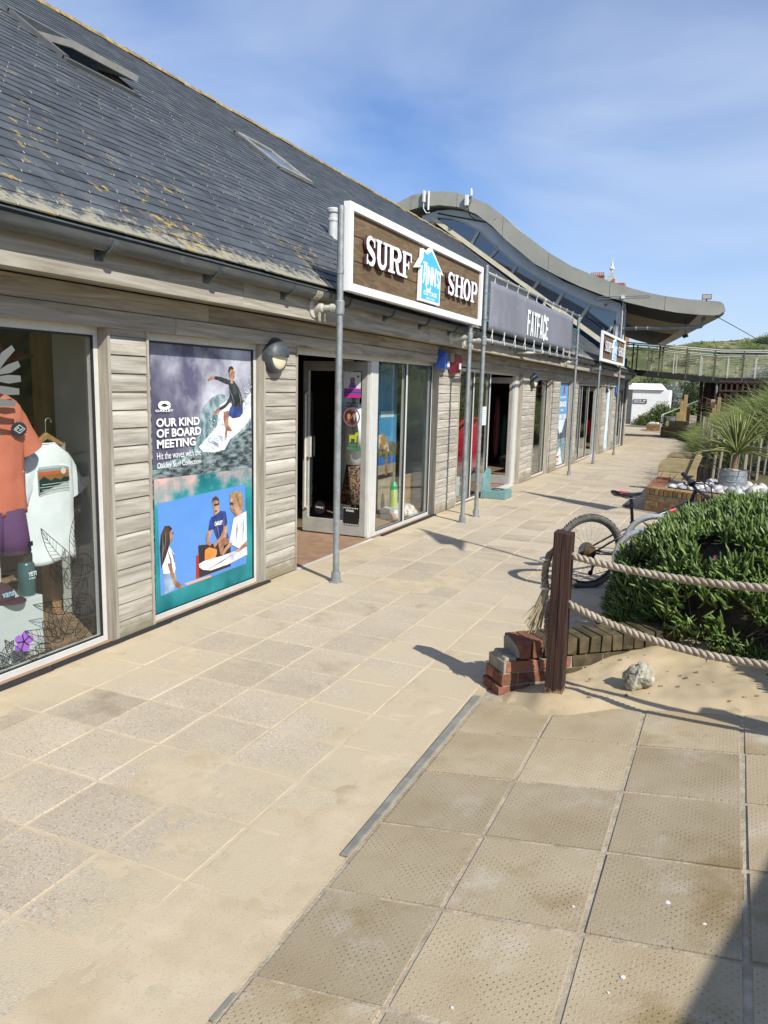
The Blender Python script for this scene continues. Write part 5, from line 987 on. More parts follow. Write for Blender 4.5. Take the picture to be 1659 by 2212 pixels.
b = MB(); [loft(b, [(-4.0 + random.uniform(-.06, .06), 9.35 + .13 * k, .02, .09, .10), (-4.0, 9.35 + .13 * k, .09, .08, .08), (-4.0, 9.37 + .13 * k, .14 + .03 * (k % 2), .03, .04)], 12) for k in range(5)]; tag(b.build('folded_towels', M('patterned_towel', (.55, .30, .24), (.74, .72, .70), .95, 12, lo=.45, hi=.55, bump=.5, bscale=30), smooth=True), 'heap of peach and white towels on the window floor', 'towels')
# red garments on a rail in the middle shop
red_c = cloth('red_cotton', (.40, .012, .035)); rl = thing('clothes_rail', 'clothes rail of red garments inside the middle shop window', 'rail', (-4.7, 13.9, g(13.9)))
b = MB(); b.tube([(-4.7, 13.4, 1.40), (-4.7, 14.9, 1.40)], .012, 8); b.tube([(-4.7, 13.45, 1.40), (-4.7, 13.45, -.03)], .012, 8); b.tube([(-4.7, 14.85, 1.40), (-4.7, 14.85, -.03)], .012, 8); b.build('frame', galv, rl)
for k in range(5):
    t = thing('red_dress', ['red dress at the left end of the rail in the middle shop window', 'second red dress from the left on the rail', 'middle one of the five red dresses on the rail', 'second red dress from the right on the rail', 'red dress at the right end of the rail nearest the door'][k], 'dress', (-4.7, 13.7 + k * .18, .2), 'red dresses on the rail'); y = 13.72 + k * .19
    b = MB(); loft(b, [(-4.68, y, .25 - .03 * (k % 2), .26, .085), (-4.68, y, .7, .24, .075), (-4.68, y, 1.1, .22, .075), (-4.68, y, 1.22, .20, .06), (-4.68, y, 1.30, .08, .03)], 18); b.build('fabric', red_c, t, smooth=True)
    MB().tube([(-4.86, y, 1.24), (-4.7, y, 1.34), (-4.52, y, 1.24)], .01, 6).build('hanger', pine, t)
for k, (x, y, zb, zt, w, c) in enumerate([(-5.3, 18.6, .1, 1.62, .24, (.30, .09, .10)), (-5.15, 18.75, -.05, 1.15, .22, (.06, .17, .12))]):
    b = MB(); b.tube([(x, y, zb + (zt - zb) * t) for t in np.linspace(0, 1, 12)], [w * .35 * (.15 + .95 * math.sin(math.pi * min(1, (i + .6) / 12)) ** .6) for i in range(12)], 14)
    tag(b.build('surfboard', flat('board_paint_%d' % k, c, .25), smooth=True), ['taller dull red surfboard seen through the middle shop door', 'shorter green surfboard seen through the middle shop door'][k], 'surfboard')
fe = thing('fire_extinguisher', 'red fire extinguisher inside the far shop door', 'extinguisher', (-4.0, 24.28, .6 + g(24))); fz = .62 + g(24)
o = MB().lathe([(.075, 0), (.08, .02), (.08, .42), (.05, .47), (.025, .48)], (-4.0, 24.28, fz), 18).build('cylinder', flat('extinguisher_red', (.50, .01, .012), .3), fe); shade_auto(o); MB().bar((-4.0, 24.28, fz + .48), (-4.0, 24.20, fz + .54), .03, .04).build('valve', black, fe)
sc_ = thing('sun_cap', 'cream cap on a shelf in the narrow window', 'cap', (-4.1, 17.55, .4)); MB().box(-4.4, -4.0, 16.4, 17.9, .30, .33).build('shelf', pine, sc_); MB().lathe([(.11, .33), (.10, .40), (.05, .46), (.01, .47)], (-4.15, 17.5, 0), 16).build('crown', flat('cream_cloth', (.6, .56, .40)), sc_, smooth=True)
MB().prism([(-4.05, 17.4, .345), (-3.90, 17.42, .33), (-3.90, 17.62, .33), (-4.05, 17.64, .345)], (0, 0, .008)).build('peak', bpy.data.materials['cream_cloth'], sc_)
tag(MB().box(-4.6, -4.1, 11.3, 12.3, -.02, .30).build('display_table', white_in, bevel=.003), 'low pale display table inside the middle shop window', 'table')
# dog bowl stand
ds = thing('dog_bowl_stand', 'teal painted wooden dog bowl stand with a steel bowl outside the middle shop', 'stand', (-3.5, 12.35, g(12.3))); tq = M('teal_paint', (.115, .235, .235), (.165, .29, .28), .6, 5, spots=[((.22, .19, .14), 9, .66, .05)]); zb = g(12.3)
MB().box(-3.66, -3.28, 12.20, 12.62, zb + .015, zb + .145).build('box', tq, ds, bevel=.004); b = MB(); b.prism([(-3.695, 12.20, zb + .015), (-3.695, 12.66, zb + .015), (-3.695, 12.64, zb + .46), (-3.695, 12.48, zb + .49), (-3.695, 12.22, zb + .36)], (.034, 0, 0)); b.build('back_board', tq, ds, bevel=.003)
MB().lathe([(.085, .0), (.10, .006), (.105, .012), (.098, .012), (.07, -.02), (.0, -.022)], (-3.46, 12.38, zb + .147), 24, caps=False).build('bowl', flat('steel_bowl', (.6, .6, .6), .15, 1.0), ds, smooth=True)
# ================================================================== SAND, LOW WALL, POST AND ROPES
WA, WD, WN = V((-1.075, 4.335, 0)), V((.743, .669, 0)), V((.669, -.743, 0))     # wall start, run, towards the ramp
from mathutils import noise as NZ
def sm_(t): t = min(1, max(0, t)); return t * t * (3 - 2 * t)
def sand_h(x, y):
    p = V((x, y, 0)) - WA; side = p.dot(WN); al = p.dot(WD)
    base = rz(x) if y < 6 else rz(x)
    edge = 4.03 + .07 * NZ.noise(V((x * 2.1, 0, 3))) + .03 * NZ.noise(V((x * 9, 0, 1))) - .16 * math.exp(-((x + .72) / .22) ** 2) - (0.12 if x < -1.0 else 0)
    d = y - edge; h = base - .02 + .045 * min(1, max(0, (d + .05) / .22)) ** .8 if d > -.05 else base - .05
    if d > 0: h += min(.055, d * .05) + .05 * sm_((al - .35) / .3) * math.exp(-((side - .16) / .16) ** 2) + .020 * NZ.noise(V((x * 3, y * 3, 0))) * min(1, d * 3) + .008 * NZ.noise(V((x * 11, y * 11, 5))) * min(1, d * 4)
    h += .025 * math.exp(-(((x + .99) / .10) ** 2 + ((y - 4.16) / .09) ** 2)) + .025 * math.exp(-(((x + .77) / .13) ** 2 + ((y - 4.08) / .10) ** 2))
    if side < -.02 and al > -.35: h -= .4 * min(1, (-.02 - side) * 8)
    if x < -.80: h = -.014 + (h + .014) * sm_((x + 1.28) / .48)
    return h
nx, ny = 170, 150; xs = np.linspace(-1.30, 2.2, nx); yy = np.concatenate([np.linspace(3.7, 5.3, 110), np.linspace(5.34, 7.4, 40)])
b = MB(); b.add([(x, y, sand_h(x, y)) for y in yy for x in xs], [(j * nx + i, j * nx + i + 1, (j + 1) * nx + i + 1, (j + 1) * nx + i) for j in range(ny - 1) for i in range(nx - 1)])
tag(b.build('sand', sand_m, origin=(0, 4, 0), smooth=True), kind='structure')
b = MB()
for k in range(60):
    x, y = random.uniform(-1.0, .6), random.uniform(4.1, 4.9); z = sand_h(x, y)
    if (V((x, y, 0)) - WA).dot(WN) < .12: continue
    r = random.uniform(.003, .008); b.obox((x, y, z + r * .4), (r, r * .3, 0), (0, r * .8, r * .2), (0, -.1 * r, r * .6))
tag(b.build('sand_grit', M('dark_grit', (.10, .07, .04), (.34, .27, .18), .9, 30, isl=.4)), kind='stuff')
brick_red = M('red_brick', (0.17, 0.065, 0.04), (0.28, 0.13, 0.08), 0.9, 12, bump=0.5, bscale=40, rand=0.28, spec=.15, spots=[((.07, .035, .025), 9, .60, .08), ((.36, .33, .28), 16, .68, .05)])
brick_moss = M('mossy_brick', (0.045, 0.038, 0.025), (0.11, 0.085, 0.05), 0.95, 8, bump=0.5, bscale=40, rand=0.22, spec=.1, spots=[((.15, .15, .05), 7, .58, .12)])
brick_buff = M('buff_brick', (0.20, 0.125, 0.055), (0.32, 0.215, 0.11), 0.9, 12, bump=0.5, bscale=40, rand=0.25, spec=.15, spots=[((.28, .10, .05), 4, .60, .06), ((.10, .06, .035), 8, .64, .06)])
mortar_g = M('grey_mortar', (0.20, 0.178, 0.14), (0.31, 0.28, 0.22), 0.95, 12, bump=0.6, bscale=50)
def rough_box(name, c, a, b_, d, mat, parent, jit=.004, bev=.006):
    c, a, b_, d = V(c), V(a), V(b_), V(d); m = MB(); m.obox(c, a, b_, d); m.v = [tuple(V(p) + V((random.uniform(-jit, jit), random.uniform(-jit, jit), random.uniform(-jit, jit)))) for p in m.v]
    return m.build(name, mat, parent, bevel=bev, seg=2)
lw_ = thing('low_brick_wall', 'low broken brick wall end with mossy coping beside the wooden rope post', 'wall', (-1.05, 4.25, 0))
for k in range(19):
    c = WA + WD * (.035 + k * .0775) + V((0, 0, .277)); bend = V((0, 0, 0))
    rough_box('brick', c + bend, WD * .033, WN * .111, V((0, 0, .050)), brick_red if k < 2 else brick_moss, lw_)
m = MB(); m.obox(WA + WD * .70 - WN * .012 + V((0, 0, .255)), WD * .66, WN * .088, V((0, 0, .05))); m.build('mortar', brick_moss, lw_)
m = MB(); n = 10; pts = [(-.095, -.046), (.100, -.048), (.104, -.01), (.06, .022), (.0, .038), (-.06, .046), (-.104, .03)]; o0 = WA + WD * .003 + V((0, 0, .277)); m.prism([o0 + WN * u * .98 + V((0, 0, v)) for u, v in pts], -WD * .012); m.build('mortar', mortar_g, lw_, bevel=.004)
for c_, (t0, offs) in enumerate(((-.13, 0), (-.115, .105), (-.085, .0))):
    z = .035 + c_ * .074
    for k in range(7):
        a0 = t0 + k * .219 - (offs if k else 0); ln = .209 if (k or not offs) else .104
        if a0 + ln < t0: continue
        for s in (-1, 1):
            cc = WA + WD * (max(a0, t0) + ln / 2) + WN * s * .056 + V((0, 0, z))
            rough_box('brick', cc, WD * ln / 2, WN * .0505, V((0, 0, .032)), brick_red if k < 1 or random.random() < .5 else brick_moss, lw_)
m = MB(); m.obox(WA + WD * .48 + V((0, 0, .105)), WD * .58, WN * .100, V((0, 0, .108))); m.build('mortar', mortar_g, lw_)
m = MB(); m.obox(WA + WD * (-.045) + V((0, 0, .222)), WD * .040, WN * .085, V((0, 0, .012))); m.v = [tuple(V(p) + V((random.uniform(-.01, .01),) * 3)) for p in m.v]; m.build('mortar', mortar_g, lw_, bevel=.006)
# wooden post
post_wood = M('dark_stained_post', (0.024, 0.012, 0.009), (0.060, 0.029, 0.021), 0.7, 2.4, (16, 16, 1.1), bump=0.7, bscale=6, spec=.3, dist=1.0, spots=[((.14, .075, .05), 2.2, .66, .06)])
base_mix(post_wood, mask(22, .60, .1, 2, .30, .12), (.30, .20, .12), .8)
def rope_post(px, py, label, up=0.0):
    w = .049; t = thing('rope_post', label, 'post', (px, py, .1), 'rope fence posts'); z1 = 1.035 + up
    m = MB(); m.box(px - w, px - .006, py - w, py + w, -.1, z1); m.box(px - .004, px + w, py - w + .003, py + w, -.1, z1 - .006); 
    vs = []
    for p in m.v: vs.append(p)
    m.build('timber', post_wood, t, bevel=.006, seg=2); MB().box(px - .007, px - .003, py - w + .012, py + w - .004, -.1, z1 - .02).build('split', flat('crack_dark', (.008, .004, .003)), t)
    k = MB()
    for z in (.905 + up, .640 + up): k.lathe([(.026, 0), (.024, .004)], (px + w, py, z), 14, 'x')
    o = k.build('rope_hole', black, t); tag(o, kind='stuff'); return t
rope_post(-.770, 4.13, 'dark brown split wooden post with a frayed rope end hanging on it'); rope_post(1.18, 3.39, 'second dark rope post just beyond the right edge', .27)
hole = MB(); [hole.box(-.800 + k * .012, -.792 + k * .012, 4.079, 4.083, .905, .912) for k in range(3)]; 
rope_m = M('hemp_rope', (0.33, 0.265, 0.19), (0.47, 0.40, 0.31), 0.95, 10, bump=0.5, bscale=160, spec=.1); rope_old = M('aged_rope', (0.20, 0.155, 0.10), (0.36, 0.29, 0.20), 0.95, 14, bump=.5, bscale=160, spec=.1)
def rope_path(a, b_, sag, n=90):
    a, b_ = V(a), V(b_); return [a.lerp(b_, t) - V((0, 0, sag * 4 * t * (1 - t))) for t in np.linspace(0, 1, n)]
def rope(path, name, label=None, parent=None, r=.0105, off=.0105, pitch=.105, mat=None, group=None):
    P_ = [V(p) for p in path]; b = MB(); L_ = 0; acc = [0]
    for i in range(1, len(P_)): L_ += (P_[i] - P_[i - 1]).length; acc.append(L_)
    T = [(P_[min(i + 1, len(P_) - 1)] - P_[max(i - 1, 0)]).normalized() for i in range(len(P_))]; u = T[0].orthogonal().normalized(); fr_ = []
    for t in T: u = (u - t * u.dot(t)).normalized(); fr_.append((u.copy(), t.cross(u)))
    for s in range(3): b.tube([P_[i] + (fr_[i][0] * math.cos(2 * math.pi * (acc[i] / pitch + s / 3)) + fr_[i][1] * math.sin(2 * math.pi * (acc[i] / pitch + s / 3))) * off for i in range(len(P_))], r, 7)
    o = b.build(name, mat or rope_m, parent, smooth=True)
    if label: tag(o, label, 'rope', group)
    return o
rope(rope_path((-.73, 4.13, .905), (1.14, 3.40, 1.175), .107, 170), 'rope', 'upper sagging rope in front of the green shrub', group='ropes between the posts')
rope(rope_path((-.73, 4.13, .640), (1.14, 3.40, .91), .198, 170), 'rope', 'lower sagging rope just above the sand', group='ropes between the posts')
tl = thing('rope_end', 'frayed hanging rope end on the left of the wooden post', 'rope', (-.83, 4.15, .3))
rope([(-.80, 4.14, .905), (-.825, 4.14, .93), (-.845, 4.14, .90)] + [(-.845 - .02 * math.sin(t * 2.6), 4.14, .90 - .20 * t) for t in np.linspace(.05, 1, 40)], 'strands', None, tl, mat=rope_old)
b = MB(); b.lathe([(.030, 0), (.032, .006), (.030, .012)], (-.868, 4.14, .862), 14); b.lathe([(.030, 0), (.032, .006), (.030, .012)], (-.856, 4.14, .70), 14); o = b.build('whipping', flat('pale_twine', (.45, .43, .38)), tl); tag(o, kind='stuff')
b = MB()
for k in range(70):
    a = random.uniform(0, 6.28); rr = random.uniform(.0, .020); sp = random.uniform(.3, 1); b.tube([(-.855 + rr * math.cos(a), 4.14 + rr * math.sin(a), .70), (-.872 + rr * 1.6 * math.cos(a) - .01 * sp, 4.135 + rr * 1.5 * math.sin(a), .60), (-.885 + rr * 2.6 * math.cos(a) - .045 * sp + random.uniform(-.01, .01), 4.13 + rr * 2 * math.sin(a), .47 + random.uniform(-.03, .05))], .0032, 4)
o = b.build('frayed_fibres', M('jute_fibre', (0.26, 0.20, 0.12), (0.42, 0.35, 0.23), .95, 20, isl=.25), tl); tag(o, kind='stuff')
rope([(-.80, 4.14, .64), (-.825, 4.15, .62), (-.838, 4.155, .55)] + [(-.838, 4.16, .55 - .2 * t) for t in np.linspace(.05, 1, 30)], 'strands', None, tl, mat=rope_old, pitch=.09)
# rock on the sand
bm = bmesh.new(); bmesh.ops.create_icosphere(bm, subdivisions=4, radius=1)
for v in bm.verts:
    p = v.co.copy(); q = 1 + .28 * NZ.noise(p * 1.3 + V((3, 1, 7))) + .14 * NZ.noise(p * 3.1) + .06 * NZ.noise(p * 8); v.co = V((p.x * .080 * q, p.y * .06 * q, p.z * .075 * q + (.02 if p.x > -.1 else -.005)))
me = bpy.data.meshes.new('rock'); bm.to_mesh(me); bm.free(); me.materials.append(M('lichened_rock', (.20, .18, .13), (.46, .44, .36), .95, 24, bump=.6, bscale=60, spots=[((.08, .07, .055), 30, .60, .05)])); o = link('rock', me, None, (-.345, 4.30, .215)); tag(o, 'pale lichened rock lying on the sand below the lower rope', 'rock')
# ================================================================== ICE PLANT MOUND
mound_c, mound_r = V((.98, 6.03, .05)), V((1.62, 1.27, 1.02))
def mound_pt(a, c):
    """superellipsoid direction -> surface point"""
    d = V((math.cos(a) * math.cos(c), math.sin(a) * math.cos(c), math.sin(c))); k = (abs(d.x / mound_r.x) ** 3 + abs(d.y / mound_r.y) ** 3 + abs(d.z / mound_r.z) ** 2.6) ** (-1 / 2.85)
    lump = 1 + .07 * NZ.noise(V((d.x * 2.3, d.y * 2.3, d.z * 2.3 + 4))) + .05 * NZ.noise(V((d.x * 6, d.y * 6, d.z * 6)))
    return mound_c + d * k * lump
plant = thing('ice_plant', 'big mound of dark green succulent ice plant spilling over the low wall', 'shrub', (.9, 6.0, .1))
leafy = M('ice_plant_leaf', (0.060, 0.102, 0.020), (0.122, 0.188, 0.042), 0.42, 5, isl=0.40, spec=.5, spots=[((.16, .21, .06), 4, .62, .1)])
leaf_dry = M('dry_ice_plant_stem', (0.10, 0.065, 0.035), (0.24, 0.165, 0.095), .95, 20, isl=.3)
vs = []; na, nc = 48, 16
for i in range(nc + 1):
    for j in range(na): p = mound_pt(2 * math.pi * j / na, -.25 + (math.pi / 2 + .25) * i / nc); vs.append(mound_c + (p - mound_c) * .91)
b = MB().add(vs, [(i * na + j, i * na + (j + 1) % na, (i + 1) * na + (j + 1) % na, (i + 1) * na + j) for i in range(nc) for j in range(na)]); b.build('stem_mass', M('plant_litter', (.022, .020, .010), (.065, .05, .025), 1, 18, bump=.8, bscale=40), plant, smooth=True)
pos, nrm = [], []
while len(pos) < 6000:
    a = random.uniform(math.pi * .80, math.pi * 2.10); c = math.asin(random.uniform(-.05, 1)) if random.random() < .8 else random.uniform(-.1, .5); p = mound_pt(a, c)
    if p.x > 1.55: continue
    pn = (p - mound_c); nn = V((pn.x ** 3 / mound_r.x ** 4 if 0 else pn.x / mound_r.x ** 2, pn.y / mound_r.y ** 2, pn.z / mound_r.z ** 2)).normalized()
    low = max(0, .42 - p.z) / .42
    if random.random() < low * .55: continue
    if NZ.noise(p * 5.5) < -.26: continue
    if p.z < .55 and p.y < 5.35 and NZ.noise(V((p.x * 3.2, 1, p.z * 3.2))) > .05 and random.random() < .75: continue
    pos.append(p - nn * .03 * random.random()); nrm.append(nn)
pos, nrm = np.array([list(p) for p in pos]), np.array([list(p) for p in nrm])
# sprigs: three fingers from each point
rep = 3; P3 = np.repeat(pos, rep, 0) + rng.normal(0, .010, (len(pos) * rep, 3)); N3 = np.repeat(nrm, rep, 0); tilt = np.repeat(rng.normal(0, .45, pos.shape), rep, 0)
D3_ = N3 * .75 + tilt + rng.normal(0, .55, P3.shape) + np.array([0, 0, .40]); ln = rng.uniform(.050, .090, len(P3)); wd = rng.uniform(.0062, .0092, len(P3)); bend = rng.normal(0, .12, P3.shape) + np.array([0, 0, .16])
v, f = swept(P3, D3_, bend, ln, wd, k=3, m=3, taper=.9)
tag(npmesh('foliage', v, f, leafy, plant, (.9, 6.0, .1)), kind='stuff')
# the nearest, clearest fingers are leaves of their own
LM = []
for q in range(6):
    vv, ff = swept(np.zeros((1, 3)), np.array([[0, 0, 1.]]), np.array([[.10 + .06 * q, .05 * (q % 3), .0]]), np.array([.085 + .006 * q]), np.array([.0095]), k=4, m=3, side=np.array([[1., 0, 0]]))
    me = bpy.data.meshes.new('leaf'); me.from_pydata(vv.tolist(), [], ff.tolist()); me.polygons.foreach_set('use_smooth', [True] * len(me.polygons)); me.materials.append(leafy); LM.append(me)
dist = np.linalg.norm(pos - np.array([0, 0, 1.787]), axis=1); order = [i for i in np.argsort(dist) if pos[i][2] > .42 and pos[i][0] < .45 and nrm[i][1] < .3][:1400]; random.shuffle(order)
for i in order[:296]:
    p, nn = V(pos[i]), V(nrm[i]); d = (nn * .8 + V((random.gauss(0, .35), random.gauss(0, .35), .75))).normalized()
    o = link('leaf', random.choice(LM), plant, p + nn * .02); o.rotation_euler = (d.to_track_quat('Z', 'Y') @ Matrix.Rotation(random.uniform(0, 6.28), 3, 'Z').to_quaternion()).to_euler(); o.scale = (1.1,) * 3
# the planting runs on towards the path, beyond the right edge of the view
def side_mound(c, r, n):
    p_, n_ = [], []
    while len(p_) < n:
        d = V((random.gauss(0, 1), random.gauss(0, 1), abs(random.gauss(0, 1)))).normalized(); q = 1 + .16 * NZ.noise(d * 2.4 + V((5, 1, 2))); p_.append([c[0] + d.x * r[0] * q, c[1] + d.y * r[1] * q, c[2] + d.z * r[2] * q]); n_.append(list(d))
    p_, n_ = np.repeat(np.array(p_), 3, 0), np.repeat(np.array(n_), 3, 0); m_ = len(p_)
    v, f = swept(p_ + rng.normal(0, .012, p_.shape), n_ * .7 + rng.normal(0, .55, p_.shape) + np.array([0, 0, .4]), rng.normal(0, .12, p_.shape), rng.uniform(.05, .09, m_), rng.uniform(.0062, .0092, m_), k=3, m=3, taper=.9)
    tag(npmesh('foliage', v, f, leafy, plant, (.9, 6.0, .1)), kind='stuff')
    bm = bmesh.new(); bmesh.ops.create_icosphere(bm, subdivisions=3, radius=.93)
    for v_ in bm.verts: v_.co = V((v_.co.x * r[0], v_.co.y * r[1], max(-.1, v_.co.z) * r[2]))
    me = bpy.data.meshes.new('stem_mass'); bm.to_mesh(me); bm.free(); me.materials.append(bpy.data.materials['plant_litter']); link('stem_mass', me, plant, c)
side_mound((1.12, 4.50, .12), (.66, .58, .86), 1500)
# dead trailing stems along the foot
n = 1500; base = []; 
while len(base) < n:
    a = random.uniform(math.pi * .95, math.pi * 1.75); p = mound_pt(a, random.uniform(-.12, .36))
    if NZ.noise(V((p.x * 3, p.y, p.z * 3))) > -.05: base.append(list(mound_c + (p - mound_c) * .955))
base = np.array(base); d = rng.normal(0, .6, (n, 3)) + np.array([-.1, -.35, -.45]); v, f = swept(base, d, rng.normal(0, .5, (n, 3)) + np.array([0, 0, -.2]), rng.uniform(.05, .15, n), rng.uniform(.0016, .0032, n), k=3, m=3)
tag(npmesh('dead_stems', v, f, leaf_dry, plant, (.9, 6.0, .1)), kind='stuff')
b = MB()
for p in ((-.02, 5.05, .80),):
    for k in range(10): a = k * .628; b.bar(p, V(p) + V((.011 * math.cos(a), -.008, .011 * math.sin(a))), .003, .002)
o = b.build('flower', flat('magenta_petal', (.45, .05, .25)), plant); tag(o, kind='stuff')
# ================================================================== BICYCLE AND STANDS
steel = M('brushed_steel', (.56, .56, .56), (.64, .64, .64), .34, 40, metal=.55)
for Y_, zt, lbl in ((6.08, .745, 'nearer curved steel bicycle hoop half buried in the green shrub'), (6.70, .765, 'further curved steel bicycle hoop beside the bicycle frame')):
    x0, r = -.735, .24; pts = [(x0, Y_, -.05), (x0, Y_, zt - r)] + [(x0 + r - r * math.cos(t), Y_, zt - r + r * math.sin(t)) for t in np.linspace(.12, math.pi / 2, 10)] + [(x0 + .9, Y_, zt)] + [(x0 + .9 + r * math.sin(t), Y_, zt - r + r * math.cos(t)) for t in np.linspace(.12, math.pi / 2, 8)] + [(x0 + .9 + r, Y_, -.05)]
    t = thing('bicycle_stand', lbl, 'bicycle stand', (x0, Y_, 0), 'steel bicycle hoops'); MB().tube(pts, .0245, 16).build('hoop', steel, t, smooth=True); MB().lathe([(.07, 0), (.07, .008), (.03, .012)], (x0, Y_, .003), 20).build('base_plate', galv, t)
bike = thing('bicycle', 'black mountain bicycle with a red and black saddle leaning on the steel hoops', 'bicycle', (-1.08, 7.0, 0))
BU, BO = V((.78, .626, 0)).normalized(), V((-1.08, 7.0, 0)); BN = V((-BU.y, BU.x, 0))
def bp(t, z, n=0.0): return BO + BU * t + V((0, 0, z)) + BN * n
frame_m = flat('gloss_black_frame', (.012, .012, .014), .3); tyre_m = M('dusty_tyre', (.055, .05, .045), (.13, .12, .105), .9, 20); chrome = flat('dull_chrome', (.35, .34, .32), .35, .9); rust = M('rusty_cassette', (.08, .045, .02), (.18, .11, .05), .6, 30, metal=.5)
def wheel(t0, name='wheel', turn=0.0):
    c = bp(t0, .345); dU = (BU * math.cos(turn) + BN * math.sin(turn)); dN = V((-dU.y, dU.x, 0))
    def wp(r, a, n=0): return c + dU * (r * math.cos(a)) + V((0, 0, r * math.sin(a))) + dN * n
    A = np.linspace(0, 2 * math.pi, 57)[:-1]
    w = MB().tube([wp(.287, a) for a in A], .012, 8, closed=True).build(name, flat('black_rim', (.02, .02, .02), .4), bike, smooth=True)
    b = MB().tube([wp(.317, a) for a in A], .027, 10, closed=True)
    for k in range(84):
        a = 2 * math.pi * k / 84
        for s in ((-1, 1) if k % 2 else (-.35, .35)):
            q = wp(.344, a, s * .014); rad = (q - c - dN * s * .014).normalized(); tg = rad.cross(dN); b.obox(q, rad * .004, tg * .006, dN * .006)
    b.build('tyre', tyre_m, w)
    b = MB()
    for k in range(32):
        a = 2 * math.pi * k / 32; s = 1 if k % 2 else -1; b.tube([wp(.022, a + .9 * (1 if (k // 2) % 2 else -1), s * .028), wp(.282, a)], .0011, 4)
    tag(b.build('spoke', chrome, w), kind='stuff')
    b = MB(); b.tube([c - dN * .05, c + dN * .05], .018, 10); b.tube([c - dN * .032, c - dN * .028], .03, 12); b.tube([c + dN * .028, c + dN * .032], .03, 12); b.build('hub', frame_m, w)
    b = MB(); b.tube([c + dN * .046, c + dN * .048], .08, 24); b.build('brake_disc', chrome, w); return w, c, dN
w_, c_, dN_ = wheel(0); b = MB()
for k in range(7): b.tube([c_ - BN * (.030 + k * .0045), c_ - BN * (.0325 + k * .0045)], .060 - k * .0055, 22)
b.build('cassette', rust, w_)
wheel(1.13, turn=-.35)
BB, ST, HT, HB = bp(.46, .30), bp(.425, .60), bp(1.03, .79), bp(1.055, .66)
b = MB(); b.tube([BB, ST], .018, 10); b.tube([ST, bp(.74, .685), HT], [.020, .022, .022], 10); b.tube([BB, HB], .024, 10); b.tube([HB, HT], .023, 10)
for s in (-1, 1): b.tube([bp(0, .345, s * .065), bp(.12, .335, s * .065), bp(.40, .305, s * .03), BB], .010, 8); b.tube([bp(0, .345, s * .065), bp(.30, .50, s * .055), bp(.42, .555, s * .02)], .009, 8)
b.build('frame', frame_m, bike, smooth=True); MB().tube([bp(.80, .7056), bp(.86, .724)], .0235, 10).build('red_band', flat('frame_red', (.5, .02, .02), .35), bike)
fk_ = MB(); 
for s in (-1, 1): fk_.tube([HB + BN * s * .02, bp(1.09, .60, s * .065), bp(1.13, .345, s * .065)], .015, 8)
fk_.build('fork', frame_m, bike, smooth=True)
sp_ = MB().tube([bp(.428, .58), bp(.392, .845)], .0145, 10); sp_.tube([bp(.425, .598), bp(.424, .612)], .024, 12); sp_.bar(bp(.42, .605, .02), bp(.46, .60, .04), .012, .01); sp_.tube([bp(.405, .73), bp(.404, .79)], .019, 10); sp_.bar(bp(.40, .765, .0), bp(.33, .76, .0), .04, .03); sp_.build('seat_post', frame_m, bike)
def saddle():
    rings = []; 
    for i in range(11):
        t = i / 10; w = .072 * (1 - t) ** .8 * (1 if t > .12 else .75 + 2 * t) + .017; h = .022 - .006 * t; zc = .872 + .012 * (1 - t) ** 3 - .010 * math.sin(t * 3); rings.append((bp(.22 + t * .275, zc), w, h))
    vs = [];
    for c, w, h in rings:
        for j in range(12): a = 2 * math.pi * j / 12; vs.append(c + BN * (w * math.cos(a)) + V((0, 0, h * math.sin(a) * (1 if math.sin(a) > 0 else 1.4 - .6 * abs(math.cos(a))))))
    fs = [(i * 12 + j, i * 12 + (j + 1) % 12, (i + 1) * 12 + (j + 1) % 12, (i + 1) * 12 + j) for i in range(10) for j in range(12)] + [tuple(range(11, -1, -1)), tuple(10 * 12 + j for j in range(12))]
    return MB().add(vs, fs)
sd = saddle().build('saddle', flat('black_saddle', (.012, .013, .02), .28), bike, smooth=True); b = MB()
for s in (-1,): b.prism([bp(.225, .902, -.05), bp(.26, .903, -.02), bp(.37, .888, -.008), bp(.37, .884, -.028), bp(.27, .890, -.060)], V((0, 0, .003)))
b.build('red_panel', flat('saddle_red', (.45, .05, .05), .4), sd); b = MB(); [b.tube([bp(.26, .855, s * .03), bp(.33, .832, s * .022), bp(.42, .832, s * .02), bp(.47, .855, s * .012)], .0035, 6) for s in (-1, 1)]; b.build('rail', chrome, sd)
hb = MB().tube([V((-.375, 7.93, 1.005)), V((-.30, 7.78, .955)), V((-.245, 7.66, .90)), V((-.16, 7.46, .875)), V((-.075, 7.24, .84))], .0155, 10); hb.tube([HT, bp(1.045, .84), V((-.245, 7.66, .90))], .02, 10); hbo = hb.build('handlebar', frame_m, bike, smooth=True)
MB().tube([V((-.385, 7.95, 1.012)), V((-.325, 7.83, .972))], .022, 12).build('grip', black, hbo); MB().tube([V((-.105, 7.31, .851)), V((-.07, 7.23, .838))], .022, 12).build('grip', black, hbo)
b = MB(); b.tube([V((-.30, 7.76, .95)), V((-.33, 7.70, .93)), V((-.36, 7.74, .945))], .010, 6); b.tube([V((-.30, 7.76, .95)), V((-.22, 7.60, 1.00)), V((-.12, 7.48, .96)), V((-.10, 7.50, .86)), V((-.2, 7.62, .80))], .007, 6); b.tube([V((-.29, 7.74, .95)), V((-.18, 7.56, .97)), V((-.14, 7.52, .88)), V((-.21, 7.63, .78))], .007, 6); b.bar(V((-.31, 7.79, .96)), V((-.28, 7.72, .94)), .05, .045); b.bar(V((-.15, 7.43, .875)), V((-.13, 7.38, .865)), .03, .03); b.build('brake_lever', black, hbo)
